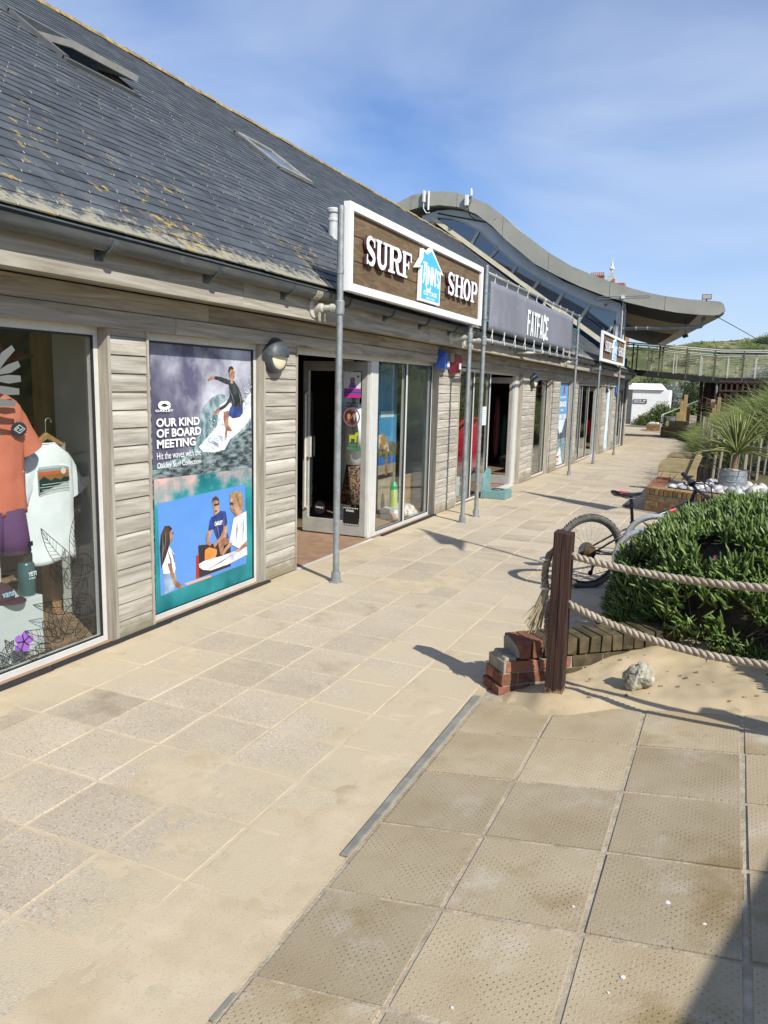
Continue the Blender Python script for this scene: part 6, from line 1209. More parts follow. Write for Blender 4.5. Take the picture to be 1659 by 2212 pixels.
b = MB(); b.bar(bp(.0, .345, -.075), bp(.02, .27, -.08), .012, .014); b.tube([bp(.02, .27, -.075), bp(.02, .27, -.068)], .022, 12); b.bar(bp(.02, .27, -.078), bp(-.01, .16, -.08), .014, .018); b.tube([bp(-.01, .165, -.075), bp(-.01, .165, -.068)], .024, 12); b.build('derailleur', frame_m, bike)
b = MB(); b.tube([bp(.0, .40, -.05), bp(.46, .36, -.05)], .004, 5); b.tube([bp(-.01, .14, -.072), bp(.46, .235, -.05)], .004, 5); b.build('chain', rust, bike); b = MB(); b.tube([BB - BN * .05, BB - BN * .046], .075, 24); b.bar(BB - BN * .06, BB - BN * .06 + BU * .12 - V((0, 0, .12)), .02, .014); b.bar(BB + BN * .06, BB + BN * .06 - BU * .12 + V((0, 0, .12)), .02, .014); b.tube([BB - BN * .07, BB + BN * .07], .02, 10); b.build('crank', frame_m, bike)
# ================================================================== PLANTER, BARREL PALM, BENCH
pl = thing('brick_planter', 'raised brick planter filled with white pebbles in front of the paling fence', 'planter', (-1.1, 12.3, g(12.3)))
PA, PF, PS = V((-1.11, 12.30, 0)), V((.893, -.450, 0)), V((.018, 1, 0)).normalized(); FN = V((.450, .893, 0)); SN = V((1, -.018, 0)).normalized()
def brick_wall(o0, d, nin, length, first=0.0):
    for c_ in range(4):
        z = -.03 + c_ * .072; k = 0; t = 0 if c_ % 2 == 0 else -.11
        while t < length:
            a = max(t, 0); e_ = min(t + .209, length)
            if e_ - a > .03: rough_box('brick', o0 + d * ((a + e_) / 2) + nin * .0525 + V((0, 0, z)), d * ((e_ - a) / 2), nin * .052, V((0, 0, .031)), brick_buff, pl, .002, .005)
            t += .220
    m = MB(); m.obox(o0 + d * (length / 2) + nin * .062 + V((0, 0, .10)), d * (length / 2 - .008), nin * .055, V((0, 0, .145))); m.build('mortar', mortar_g, pl)
    t = .0
    while t < length: rough_box('brick', o0 + d * (t + .034) + nin * .108 + V((0, 0, .303)), d * .033, nin * .112, V((0, 0, .053)), brick_buff if d is PF else brick_red, pl, .002, .009); t += .0755
brick_wall(PA, PF, FN, 2.3); brick_wall(PA + PS * .10, PS, SN, 1.62)
m = MB(); m.obox(PA + PF * 1.3 + FN * .235 + V((0, 0, .338)), PF * 1.05, FN * .016, V((0, 0, .03))); m.build('edging_board', post_wood, pl)
bed = MB(); bed.prism([PA + PF * .2 + FN * .2 + V((0, 0, .20)), PA + PF * 2.4 + FN * .2 + V((0, 0, .20)), V((1.5, 13.6, .20)), V((-.95, 13.95, .20))], (0, 0, .115)); bed.build('gravel_bed', M('planter_gravel', (.18, .16, .14), (.30, .28, .25), 1, 30), pl)
def pebble_mesh(s):
    bm = bmesh.new(); bmesh.ops.create_icosphere(bm, subdivisions=2, radius=1)
    for v in bm.verts: q = 1 + .22 * NZ.noise(v.co * 1.2 + V((s * 3.1, s, 0))) + .06 * NZ.noise(v.co * 3); v.co = V((v.co.x * q * .062, v.co.y * q * .048, v.co.z * q * .034))
    me = bpy.data.meshes.new('pebble'); bm.to_mesh(me); bm.free(); me.polygons.foreach_set('use_smooth', [True] * len(me.polygons)); me.materials.append(peb_m); return me
peb_m = M('white_pebble', (.38, .365, .34), (.58, .56, .53), .6, 8, rand=.18, spots=[((.30, .29, .29), 3.5, .60, .08), ((.62, .50, .38), 5, .66, .06)]); peb_g = M('grey_pebble', (.20, .20, .21), (.33, .33, .34), .65, 8, rand=.2)
PM = [pebble_mesh(s) for s in range(6)]; PG = []
for me in PM[:3]: q = me.copy(); q.materials[0] = peb_g; q.name = 'pebble'; PG.append(q)
cnt = 0
while cnt < 200:
    u, v = random.uniform(.18, 2.35), random.uniform(.27, 1.75); p = PA + PF * u + FN * v
    if p.x < -.90 or p.y > 13.85 or (p - V((.09, 13.02, 0))).length < .21: continue
    o = link('pebble', random.choice(PM if random.random() < .8 else PG), pl, p + V((0, 0, .335 + random.uniform(-.005, .035)))); o.rotation_euler = (random.gauss(0, .4), random.gauss(0, .4), random.uniform(0, 6.28)); s = random.uniform(.9, 1.75); o.scale = (s, s, s); cnt += 1
br = thing('barrel_planter', 'ribbed galvanised tub holding the spiky palm among white pebbles', 'tub', (.09, 13.02, .34)); zinc = M('mottled_zinc', (.17, .19, .205), (.33, .35, .37), .45, 5, (3, 3, 9), metal=.4, spots=[((.60, .60, .60), 4, .62, .08)])
o = MB().lathe([(.198, 0), (.203, .05), (.209, .055), (.209, .065), (.204, .07), (.207, .13), (.213, .135), (.213, .145), (.206, .15), (.204, .23), (.209, .235), (.209, .245), (.202, .25), (.198, .305), (.204, .312), (.192, .314), (.190, .28)], (.09, 13.02, .325), 36, caps=False).build('tub_wall', zinc, br); shade_auto(o)
MB().lathe([(.193, .29), (.10, .305), (.04, .325), (.0, .33)], (.09, 13.02, .325), 24, caps=False).build('soil', sand_m, br, smooth=True)
palm = thing('cordyline_palm', 'young spiky cordyline palm growing in the galvanised tub', 'palm', (.09, 13.02, .63)); b = MB(); b.tube([(.09, 13.02, .60), (.10, 13.02, .74), (.11, 13.02, .90)], [.045, .036, .034], 12); b.build('trunk', M('fibrous_trunk', (.13, .085, .05), (.24, .165, .10), .95, 6, (6, 6, 30), bump=.8, bscale=10), palm)
plf = M('cordyline_leaf', (.085, .115, .025), (.20, .215, .065), .5, 1.5, isl=.35, rand=.35, spots=[((.28, .24, .12), 2.0, .60, .1)])
for k in range(74):
    a = random.uniform(0, 6.283); el = random.uniform(.15, 1.5); d = np.array([[math.cos(a) * math.cos(el), math.sin(a) * math.cos(el), math.sin(el)]]); ln = random.uniform(.52, .80); sag = -.50 * math.cos(el) * random.uniform(.3, 1.0)
    vv, ff = swept(np.array([[.11, 13.02, .86 + .05 * random.random()]]), d, np.array([[.0, 0, sag]]), np.array([ln]), np.array([random.uniform(.010, .016)]), k=6, m=3, side=np.cross(d, [[0, 0, 1.]]))
    npmesh('leaf', vv, ff, plf, palm, (.09, 13.02, .63))
bn_ = thing('timber_bench', 'chunky pale timber sleeper bench with rounded end panels behind the planter', 'bench', (-.8, 14.0, g(14))); sleeper = M('pale_sleeper', (.27, .205, .10), (.40, .33, .19), .85, 2, (2, 12, 12), bump=.3, bscale=6, rand=.12, spots=[((.17, .12, .05), 2.5, .62, .06)])
for Y_, xa_, xb_, zt in ((14.02, -1.085, -.47, .672), (15.30, -1.06, -.46, .70)):
    for k, (z0_, z1_) in enumerate(((-.04, .19), (.195, .43), (.435, zt))):
        if k < 2: MB().box(xa_, xb_, Y_, Y_ + .11, z0_, z1_).build('end_panel', sleeper, bn_, bevel=.006)
        else:
            r = .16; pts = [(xb_, z0_), (xb_, z1_)] + [(xa_ + r - r * math.sin(t), z1_ - r + r * math.cos(t)) for t in np.linspace(0, math.pi / 2, 8)] + [(xa_, z0_)]
            MB().prism_xz(pts, Y_, Y_ + .11).build('end_panel', sleeper, bn_, bevel=.005)
for k in range(3): MB().box(-.98 + k * .15, -.845 + k * .15, 14.13, 15.30, .33, .385).build('seat_plank', sleeper, bn_, bevel=.005)
for k in range(3): b = MB(); b.bar((-.545 + k * .035, 14.13, .44 + k * .12), (-.545 + k * .035, 15.30, .44 + k * .12), .05, .115); b.build('back_plank', sleeper, bn_, bevel=.005)
b = MB(); b.prism_xz([(-.62, .40), (-.50, .40), (-.40, .74), (-.50, .78)], 13.97, 14.02); b.build('back_support', sleeper, bn_, bevel=.006)
# ================================================================== PALING FENCE
pf = thing('paling_fence', 'weathered split chestnut paling fence between the path and the dune grass', 'fence', (-.2, 14, 0)); pale = M('weathered_paling', (.18, .152, .118), (.32, .285, .23), .9, 2, (14, 14, 1), bump=.5, bscale=8, rand=.2)
line = [(-.62, 19.4), (-.60, 18.6), (-.585, 18.45), (-.53, 18.3), (-.50, 17.0), (-.40, 16.6), (-.36, 15.9), (-.30, 15.2), (-.235, 14.45), (-.14, 13.95), (.02, 14.0), (.12, 13.95), (.25, 13.9), (.34, 13.95), (.44, 13.9), (.54, 13.95), (.63, 13.9), (.72, 13.9), (.82, 13.9), (.93, 13.85), (1.05, 13.85), (1.2, 13.8)]
for k, (x, y) in enumerate(line):
    h = random.uniform(.82, .98) + (.12 if k in (1, 2, 3) else 0); lean = random.gauss(.03, .03); r = random.uniform(.021, .030); zb_ = .25 + (.0 if y < 15 else -.05)
    b = MB(); b.tube([(x, y, zb_ - .3), (x + lean * .5, y, zb_ + h * .5), (x + lean, y + random.gauss(0, .02), zb_ + h)], [r * 1.05, r, r * .82], 7); b.build('pale', pale, pf)
for z in (.55, .95):
    b = MB(); b.tube([(x + .012, y - .03, z) for x, y in line], .003, 4); b.build('wire', galv, pf)
# ================================================================== DUNE BANK, HILL AND GRASS
EP = [(13.4, -.05), (14.2, -.15), (16, -.36), (19.4, -.60), (25, -.90), (33, -1.25), (36, -2.0), (41, -2.6), (60, -3.0), (90, -3)]
def edge(Y):
    for (a, xa_), (b_, xb_) in zip(EP, EP[1:]):
        if Y <= b_: return xa_ + (xb_ - xa_) * max(0, (Y - a)) / (b_ - a)
    return EP[-1][1]
def sm(t): t = min(1, max(0, t)); return t * t * (3 - 2 * t)
def bank(X, Y):
    d = X - edge(Y); 
    if d <= 0: return g(Y) - .06 + .4 * d
    lat = sm((Y - 13.0) / 2.0)
    h = (1.38 * (1 - math.exp(-d / (1.05 + max(0, Y - 17) * .10))) + .30 * d / (1 + .06 * d)) * (1 - .55 * sm((Y - 33) / 6)) + .12 * NZ.noise(V((X * .9, Y * .7, 0)))
    return g(Y) - .06 + (h + .30) * lat + (.22 if Y < 14.5 else 0) * lat
grass_ground = M('dune_turf', (0.045, 0.052, 0.018), (0.13, 0.12, 0.05), 1, 2.5, bump=.6, bscale=12, spots=[((.20, .165, .085), 1.1, .58, .12)])
xs = np.concatenate([np.linspace(-3.2, 3, 40), np.linspace(3.4, 30, 24)]); yy = np.concatenate([np.linspace(13.0, 36, 60), np.linspace(36.6, 56, 24)]); nx = len(xs)
b = MB(); b.add([(x, y, bank(x, y)) for y in yy for x in xs], [(j * nx + i, j * nx + i + 1, (j + 1) * nx + i + 1, (j + 1) * nx + i) for j in range(len(yy) - 1) for i in range(nx - 1)])
tag(b.build('dune_bank', grass_ground, origin=(0, 20, 0), smooth=True), kind='structure')
def hill(X, Y): return g(min(Y, 60)) - .05 + (6.7 + .09 * (X + 4)) * sm((Y - 55.5) / 23) + .5 * NZ.noise(V((X * .22, Y * .18, 2))) * sm((Y - 57) / 8) + (.8 * sm((X - 2) / 8)) + .004 * max(0, Y - 78) * 10
hill_m = M('hill_turf', (0.060, 0.082, 0.022), (0.125, 0.135, 0.045), 1, .5, bump=.8, bscale=4, spots=[((.23, .195, .10), .55, .55, .10), ((.05, .075, .02), 1.1, .58, .08)])
xs = np.concatenate([np.linspace(-60, -12, 14), np.linspace(-10.5, 8, 50), np.linspace(10, 60, 18)]); yy = np.concatenate([np.linspace(54.5, 82, 60), np.linspace(84, 220, 18)]); nx = len(xs)
b = MB(); b.add([(x, y, hill(x, y)) for y in yy for x in xs], [(j * nx + i, j * nx + i + 1, (j + 1) * nx + i + 1, (j + 1) * nx + i) for j in range(len(yy) - 1) for i in range(nx - 1)])
tag(b.build('hill', hill_m, origin=(0, 70, 0), smooth=True), kind='structure')
marram = M('marram_blade', (0.065, 0.100, 0.022), (0.17, 0.20, 0.062), .55, 1.3, isl=.55, coh=True, spec=.3, spots=[((.30, .255, .13), 1.3, .56, .12)])
def blades(n, fx, fy, hf, ln, wd, wind, name, mat, kk=4):
    base, rad, sc_ = [], [], []; per = 22
    while len(base) < n:
        y = fy(); x = fx(y); big = random.uniform(.7, 1.25)
        for q in range(per):
            a = random.uniform(0, 6.283); r = abs(random.gauss(0, .075)) * big; xx, yy_ = x + r * math.cos(a), y + r * math.sin(a)
            base.append((xx, yy_, hf(xx, yy_) - .03)); rad.append((math.cos(a) * min(1, r * 7), math.sin(a) * min(1, r * 7), 0)); sc_.append(big)
    base, rad, sc_ = np.array(base), np.array(rad), np.array(sc_); n = len(base)
    d = rad * .55 + rng.normal(0, .20, (n, 3)) + np.array([0, 0, 1.0]) + np.array(wind) * .30; bend = rad * .45 + rng.normal(0, .12, (n, 3)) + np.array(wind) * .45 + np.array([0, 0, -.36])
    v, f = swept(base, d, bend, rng.uniform(ln[0], ln[1], n) * sc_ * np.clip(1.15 - (base[:, 1] - 15) * .022, .62, 1.1), rng.uniform(wd[0], wd[1], n), k=kk, m=2, taper=1.0, side=np.cross(d, np.array([0.25, -1, 0.1])))
    return tag(npmesh(name, v, f, mat, None, (0, float(base[:, 1].min()), 0)), kind='stuff')
blades(11000, lambda y: edge(y) + (.22 if y < 19.6 else .04) + abs(random.gauss(0, .9)) * (.6 + y / 40), lambda: 14.35 + 20.5 * random.random() ** 1.25, bank, (.34, .78), (.005, .009), (-.55, -.25, 0), 'marram_grass', marram)
blades(2600, lambda y: random.uniform(2.0, 9), lambda: random.uniform(14.8, 34), bank, (.4, .9), (.008, .014), (-.5, -.2, 0), 'marram_grass', marram)
hill_g = M('hill_grass', (0.070, 0.115, 0.024), (0.155, 0.19, 0.055), .8, .55, isl=.30, coh=True, spec=.2, spots=[((.33, .28, .16), .38, .50, .08), ((.045, .085, .018), .7, .57, .05)])
blades(15000, lambda y: random.uniform(-10, 5.5), lambda: 56.5 + 23 * random.random(), hill, (.15, .55), (.02, .06), (-.65, -.1, -.2), 'hill_grass', hill_g, 3)
# -- shrubs: crowns of many small leaves
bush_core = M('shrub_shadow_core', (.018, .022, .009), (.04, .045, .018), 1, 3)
def bush(name, c, r, n, ln, wd, mat, label, cat='shrub', group=None, flat_base=True, droop=.1):
    t = thing(name, label, cat, c, group); c, r = V(c), V(r); pos = []; nr = []; sd = random.uniform(0, 90)
    while len(pos) < n:
        d = V((random.gauss(0, 1), random.gauss(0, 1), random.gauss(0, 1))).normalized()
        if flat_base and d.z < -.12: continue
        lump = 1 + .30 * NZ.noise(d * 1.8 + V((sd, 0, 0))) + .18 * NZ.noise(d * 4.5 + V((sd, 3, 0))); q = random.uniform(.62, 1.03)
        if NZ.noise(d * 5 + V((sd, 7, 1))) < -.33: continue
        p = V((d.x * r.x, d.y * r.y, d.z * r.z)) * lump * q; pos.append(list(c + p)); nr.append(list(d))
    pos, nr = np.array(pos), np.array(nr); d = nr + rng.normal(0, .55, pos.shape) + np.array([0, 0, .45])
    v, f = swept(pos, d, rng.normal(0, .15, pos.shape) + np.array([0, 0, -droop]), rng.uniform(ln * .6, ln * 1.3, n), rng.uniform(wd * .7, wd * 1.2, n), k=2, m=2)
    tag(npmesh('foliage', v, f, mat, t, c), kind='stuff')
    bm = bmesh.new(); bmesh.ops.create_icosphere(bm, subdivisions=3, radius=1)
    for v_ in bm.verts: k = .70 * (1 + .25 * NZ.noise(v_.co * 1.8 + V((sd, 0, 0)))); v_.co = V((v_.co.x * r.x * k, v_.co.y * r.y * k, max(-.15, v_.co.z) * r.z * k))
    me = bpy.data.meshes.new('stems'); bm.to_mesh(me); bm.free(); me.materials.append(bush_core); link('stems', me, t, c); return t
sh_green = M('bright_shrub_leaf', (.06, .095, .018), (.12, .165, .035), .6, 1.5, isl=.4); sh_dark = M('dark_shrub_leaf', (.03, .055, .014), (.07, .105, .026), .55, 1.2, isl=.4); sh_silver = M('silver_shrub_leaf', (.22, .245, .22), (.34, .36, .33), .8, 1.5, isl=.3)
bush('hedge', (-4.95, 52.3, -.35), (.95, .8, .75), 2200, .13, .022, sh_green, 'low front part of the green hedge spreading at the foot of the hut', 'shrub')
bush('hedge', (-4.05, 52.6, -.3), (.98, .9, 1.42), 4200, .14, .022, sh_green, 'rounded bright green shrub spreading against the white hut', 'shrub')
GB = 'shrubs under the footbridge'
bush('silver_shrub', (-4.0, 58.5, .7), (.75, .7, 1.7), 2600, .16, .022, sh_silver, 'tall silvery grey shrub right of the white hut roof', 'shrub', GB)
bush('green_shrub', (-5.6, 60.5, .9), (1.8, 1.2, 2.1), 3000, .17, .03, sh_dark, 'dark green shrub rising behind the white hut', 'shrub', GB)
bush('green_shrub', (-2.7, 59.5, .4), (1.3, 1.1, 2.3), 3000, .18, .03, sh_dark, 'broad dark green shrub between the silver shrub and the bridge posts', 'shrub', GB)
bush('green_shrub', (-1.0, 61, .8), (1.4, 1.1, 2.2), 2200, .17, .03, sh_dark, 'dark green shrub behind the bridge posts', 'shrub', GB)
bush('green_shrub', (-3.1, 55.5, .1), (.55, .5, 1.0), 900, .26, .045, sh_green, 'low strappy green plant at the right corner of the hut', 'shrub', GB, droop=.4)
bush('green_shrub', (-2.2, 55, .1), (.5, .5, .95), 800, .26, .04, sh_green, 'low strappy green plant beside the timber posts', 'shrub', GB, droop=.4)
GH = 'shrubs on the hillside'
for x, y, r, m, lb in [(-1.4, 63.5, (1.5, .8, 1.25), sh_silver, 'silvery shrub behind the middle of the bridge railing'), (.3, 64, (1.5, .9, 1.5), sh_silver, 'silvery shrub behind the right part of the bridge railing'), (1.9, 66, (1.7, .9, 1.5), sh_silver, 'silvery shrub at the right end of the hillside'), (-3.2, 65, (.9, .7, .9), sh_silver, 'small silvery shrub behind the left part of the bridge railing'), (1.0, 72, (1.5, 1, .7), sh_green, 'bright green clump high on the hillside right'), (-.9, 72, (.9, .8, .55), sh_dark, 'dark green clump high on the middle of the hillside'), (2.4, 75.5, (1.6, 1, .8), sh_green, 'leafy clump on the skyline at the right'), (-4.2, 70, (1.2, .8, .45), sh_green, 'low green clump on the left of the hillside')]:
    bush('hill_shrub', (x, y, hill(x, y) - .1), r, 2200, .10, .018, m, lb, 'shrub', GH)
bush('green_shrub', (-6.95, 54.4, -.35), (.22, .2, .85), 500, .16, .03, sh_dark, 'small dark plant in the corner left of the white hut', 'shrub')
# ================================================================== CURVED ROOF RESTAURANT
YB, YR = 26.5, 26.05
rest = thing('restaurant_building', 'restaurant building with a sweeping wave shaped grey roof behind the shops', 'building', (-7, YB, 0))
TOP = [(-14.2, 5.9), (-12.8, 7.1), (-11.9, 7.7), (-11.27, 7.995), (-10.68, 8.229), (-10.12, 8.301), (-9.57, 8.28), (-9.02, 8.19), (-8.48, 7.996), (-7.94, 7.742), (-7.40, 7.348), (-6.87, 6.887), (-6.345, 6.503), (-5.827, 6.123), (-5.067, 5.668), (-4.331, 5.361), (-3.848, 5.16), (-3.188, 4.947), (-2.651, 4.792), (-2.176, 4.688), (-1.556, 4.586), (-.743, 4.512)]
NOSE = [(-.62, 4.49), (-.53, 4.42), (-.484, 4.315), (-.52, 4.20), (-.62, 4.115), (-.766, 4.096)]
BOT = [(-1.216, 4.124), (-1.828, 4.196), (-2.617, 4.353), (-3.232, 4.509), (-3.995, 4.737), (-4.786, 5.047), (-5.537, 5.402), (-6.306, 5.811), (-6.835, 6.241), (-7.262, 6.574), (-7.806, 7.085), (-8.35, 7.48), (-9.002, 7.742), (-9.66, 7.845), (-10.326, 7.831), (-10.775, 7.736), (-11.6, 7.3), (-12.5, 6.65), (-14.2, 5.3)]
zroof = M('grey_zinc_roof', (.27, .265, .225), (.345, .335, .285), .55, 1.2, bump=.05, spots=[((.24, .235, .205), 1.0, .58, .1), ((.26, .20, .12), 2.2, .70, .06)])
SR = 26.05 / 25.6
TOP, NOSE, BOT = [[(x * SR, 1.787 + (z - 1.787) * SR) for x, z in L_] for L_ in (TOP, NOSE, BOT)]
def lerp_poly(P_, x):
    for (a, za_), (c, zc) in zip(P_, P_[1:]):
        if a <= x <= c: return za_ + (zc - za_) * (x - a) / (c - a)
    return P_[-1][1] if x > P_[-1][0] else P_[0][1]
loop = TOP + NOSE + BOT; n = len(loop); b = MB()
def back(p): return -11 + (p[0] + 11) * .735 if p[0] > -11 else p[0]
b.add([(x, YR, z) for x, z in loop] + [(x, YR + .9, z) for x, z in loop] + [(back((x, z)), 42, z) for x, z in loop], [tuple(range(n))[::-1]] + [(i + k * n, (i + 1) % n + k * n, (i + 1) % n + (k + 1) * n, i + (k + 1) * n) for k in (0, 1) for i in range(n)] + [tuple(range(2 * n, 3 * n))])
ro = b.build('roof', zroof, rest)

soff = M('beige_soffit', (.20, .165, .115), (.25, .21, .15), .8, 2); dksof = flat('painted_shade_black', (.010, .010, .010), .9)
def under(y0, y1, x0=-8, mat=soff, dz=-.012, nm='soffit_board'):
    b = MB(); pts = [p for p in BOT if p[0] > x0]; 
    def tx(p, y): f = max(0, (y - YR - .9) / (42 - YR - .9)); return p[0] + (back(p) - p[0]) * f
    vs = [(tx(p, y), y, p[1] + dz) for y in (y0, y1) for p in pts]; m = len(pts); return b.add(vs, [(i, i + 1, m + i + 1, m + i) for i in range(m - 1)]).build(nm, mat, rest)
for (x, z), (x2, z2) in list(zip(TOP, TOP[1:]))[4::3]: q_ = lerp_poly(sorted(BOT), x); MB().bar((x, YR - .002, z - .01), (x + (z - q_) * -.0, YR - .002, q_ + .01), .006, .014, (0, 1, 0)).build('roof_seam', M('seam_grey', (.23, .225, .19), None, .6) if 'seam_grey' not in bpy.data.materials else bpy.data.materials['seam_grey'], ro)
under(YR + .05, 29.6, mat=dksof, nm='soffit_shade')  # flat black sheet painting in the shade under the hollow fascia
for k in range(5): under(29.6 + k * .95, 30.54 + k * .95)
under(34.35, 41.9, mat=dksof, nm='soffit_shade')  # far underside blacked out the same way
# gable wall: painted band, panes, mullions, sill
band_m = M('pale_blue_steel', (.52, .57, .60), (.60, .64, .66), .55, 2.5, spots=[((.24, .10, .04), 2.6, .64, .05), ((.30, .33, .35), 1.5, .6, .1)]); frame_p = M('grey_window_frame', (.36, .37, .34), (.43, .43, .40), .5, 5)
wt = [(-10.03, 7.65), (-9.5, 7.58), (-9.0, 7.40), (-8.536, 7.147), (-8.452, 7.092), (-7.798, 6.481), (-7.103, 5.925), (-6.29, 5.423), (-5.471, 5.004), (-4.593, 4.568), (-3.723, 4.31)]
wb = [(-10.03, 7.49), (-8.763, 6.66), (-8.108, 6.16), (-7.298, 5.60), (-6.532, 5.09), (-5.729, 4.56), (-4.938, 4.03), (-4.193, 3.45), (-3.70, 3.10)]
bt = [(-10.6, 7.72), (-10.03, 7.86), (-9.5, 7.86), (-9.0, 7.76), (-8.35, 7.50), (-7.8, 7.11), (-7.2, 6.56), (-6.5, 6.02), (-5.6, 5.46), (-4.6, 5.0), (-3.45, 4.62)]
m = MB(); P1 = wt; k = 0
poly = [(-10.6, 7.2)] + bt + [(-3.44, 4.30), (-3.723, 4.31)] + wt[::-1][1:] + [(-10.03, 7.49)]
m.prism([(x, YB - .06, z) for x, z in poly], (0, .10, 0)); m.build('fascia_band', band_m, rest)
tops = [-10.03, -8.494, -7.798, -7.103, -6.29, -5.471, -4.593, -3.723]; bots = [-10.03, -8.763, -8.108, -7.298, -6.532, -5.729, -4.938, -3.72]
for i in range(7):
    t0, t1, b0, b1 = tops[i], tops[i + 1], bots[i], bots[i + 1]
    up = [(t0, lerp_poly(wt, t0))] + [p for p in wt if t0 < p[0] < t1] + [(t1, lerp_poly(wt, t1))]; lo = [(b1, lerp_poly(wb, b1)), (b0, lerp_poly(wb, b0))]
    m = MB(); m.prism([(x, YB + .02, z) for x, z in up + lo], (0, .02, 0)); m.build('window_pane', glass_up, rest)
    m = MB(); m.bar((t1, YB - .01, lerp_poly(wt, t1)), (b1, YB - .01, lerp_poly(wb, b1) - .0), .10, .07, (0, 1, 0)); m.build('mullion', frame_p, rest)
m = MB(); m.bar((-4.12, YB - .01, 3.42), (-3.72, YB - .01, 4.05), .09, .07, (0, 1, 0)); m.build('mullion', frame_p, rest)
m = MB(); [m.bar((a, YB - .03, za_), (c, YB - .03, zc), .06, .08, (0, 1, 0)) for (a, za_), (c, zc) in zip(wt, wt[1:])]; o = m.build('window_head', frame_p, rest); 
m = MB(); m.bar((-10.2, YB - .10, 7.62), (-3.8, YB - .10, 3.17), .14, .10, (0, 1, 0)); m.build('window_sill', M('cream_sill', (.56, .50, .36), (.66, .60, .45), .6, 5), rest)
m = MB(); m.prism([(x, YB + .3, z) for x, z in [(-16, 5), (-9.2, 6.45), (-3.73, 2.55), (-3.45, 2.70), (-3.45, 4.45), (-4.6, 4.9), (-6.5, 5.9), (-7.8, 7.0), (-9, 7.65), (-10.1, 7.7), (-12, 6.8), (-16, 4)]], (0, .1, 0)); m.build('inner_wall', M('reflected_blue_backing', (.06, .11, .18), (.10, .16, .24), .9, 1), rest)  # blue put into the backing so the panes read as reflecting sky
m = MB(); m.prism([(-16, 31.2, -.4), (-4.7, 31.2, -.4), (-7.1, 45, -.4), (-16, 45, -.4)], (0, 0, 4.95)); m.build('rear_wall', M('grey_render', (.25, .26, .26), (.31, .31, .31), .9, 2), rest)
MB().box(-3.72, -3.44, YB - .07, YB + .22, 2.72, 4.42).build('corner_column', band_m, rest, bevel=.01)
MB().box(-10.62, -10.10, YB - .04, YB + .3, 6.5, 7.75).build('corner_column', M('rust_streaked_column', (.30, .26, .14), (.40, .36, .22), .7, 4, spots=[((.16, .06, .03), 4, .58, .1)]), rest)
m = MB(); pts = [(-3.42, YB - .12, 3.785), (-1.25, YB - .12, 3.815), (-1.14, YB - .12, 3.83), (-1.09, YB - .12, 3.92), (-1.08, YB - .12, 4.12)]; m.tube(pts, .055, 12); [m.tube([(x, YB - .12, 3.785 + (x + 3.42) * .0138), (x + .05, YB - .12, 3.786 + (x + 3.42) * .0138)], .062, 12) for x in (-3.1, -2.75, -2.1, -1.5)]; o = m.build('drain_pipe', M('grey_drain', (.16, .185, .18), (.22, .24, .235), .5, 4), rest, smooth=True)
m = MB(); m.tube([(-10.0, YB - .1, 7.76), (-8.2, YB - .1, 7.35), (-7.0, YB - .1, 6.36), (-5.5, YB - .1, 5.36), (-4.3, YB - .1, 4.86), (-3.6, YB - .1, 4.6), (-3.50, YB - .12, 4.4), (-3.50, YB - .12, 3.2)], .022, 6); m.build('cable', black, rest)
# things fixed on the restaurant roof
wpl = flat('white_plastic', (.66, .67, .66), .4)
def ant(label, kind):
    x, y = ((-10.24, YR - .02), (-8.79, YR - .02))[kind]; t = thing('phone_antenna', label, 'antenna', (x, y, 7.7))
    if kind == 0: MB().box(x - .17, x - .08, y - .10, y, 8.06, 8.44).build('panel', wpl, t, bevel=.01); MB().tube([(x + .04, y - .05, 7.80), (x + .04, y - .05, 8.42)], .036, 10).build('radome', wpl, t); MB().tube([(x - .13, y - .06, 8.06), (x - .13, y - .06, 7.85), (x - .02, y - .06, 7.70), (x + .10, y - .04, 7.71)], .018, 6).build('cable', wpl, t)
    else: MB().box(x - .08, x + .04, y - .12, y, 7.84, 8.18).build('panel', wpl, t, bevel=.01); MB().lathe([(.042, 0), (.042, .12), (.03, .2), (.01, .24)], (x + .12, y - .04, 8.16), 12).build('radome', wpl, t); MB().tube([(x + .12, y - .04, 8.16), (x + .12, y - .04, 7.95), (x + .02, y - .04, 7.82), (x + .05, y + .1, 7.56), (x + .25, y + .3, 7.40)], .016, 6).build('cable', black, t)
ant('left pair of white phone antennas on top of the wave roof', 0); ant('right white phone antenna box with a small pointed radome', 1)
ta = thing('tv_aerial', 'long thin television aerial on a pole before the wave roof', 'aerial', (-3.545, 26.2, 2.4)); MB().tube([(-3.50, 26.2, 2.3), (-3.50, 26.2, 4.78)], .022, 8).build('mast', galv_pale, ta)
def az(x): return 4.72 + (x + 4.45) * .006
for y0_ in (26.15, 26.35): MB().tube([(-4.42, y0_, 4.735), (-2.62, y0_, 4.745)], .010, 6).build('rod', galv, ta)
MB().tube([(-4.35, 26.05, 4.70), (-2.70, 26.05, 4.71), (-2.66, 26.05, 4.74), (-2.70, 26.05, 4.77), (-4.25, 26.05, 4.76)], .010, 6).build('rod', galv, ta); MB().box(-3.55, -3.45, 26.0, 26.4, 4.69, 4.78).build('clamp', wpl, ta)
fd = thing('floodlight', 'square floodlight standing on the tip of the wave roof', 'floodlight', (-1.0, YR + .1, 4.6)); b = MB(); b.box(-1.17, -.89, YR - .02, YR + .05, 4.615, 4.77); b.build('housing', dark_alu, fd, bevel=.006); MB().box(-1.15, -.91, YR - .026, YR - .021, 4.635, 4.75).build('lens', flat('floodlight_lens', (.42, .40, .35), .2), fd); MB().box(-1.05, -1.01, YR, YR + .04, 4.56, 4.62).build('bracket', dark_alu, fd)
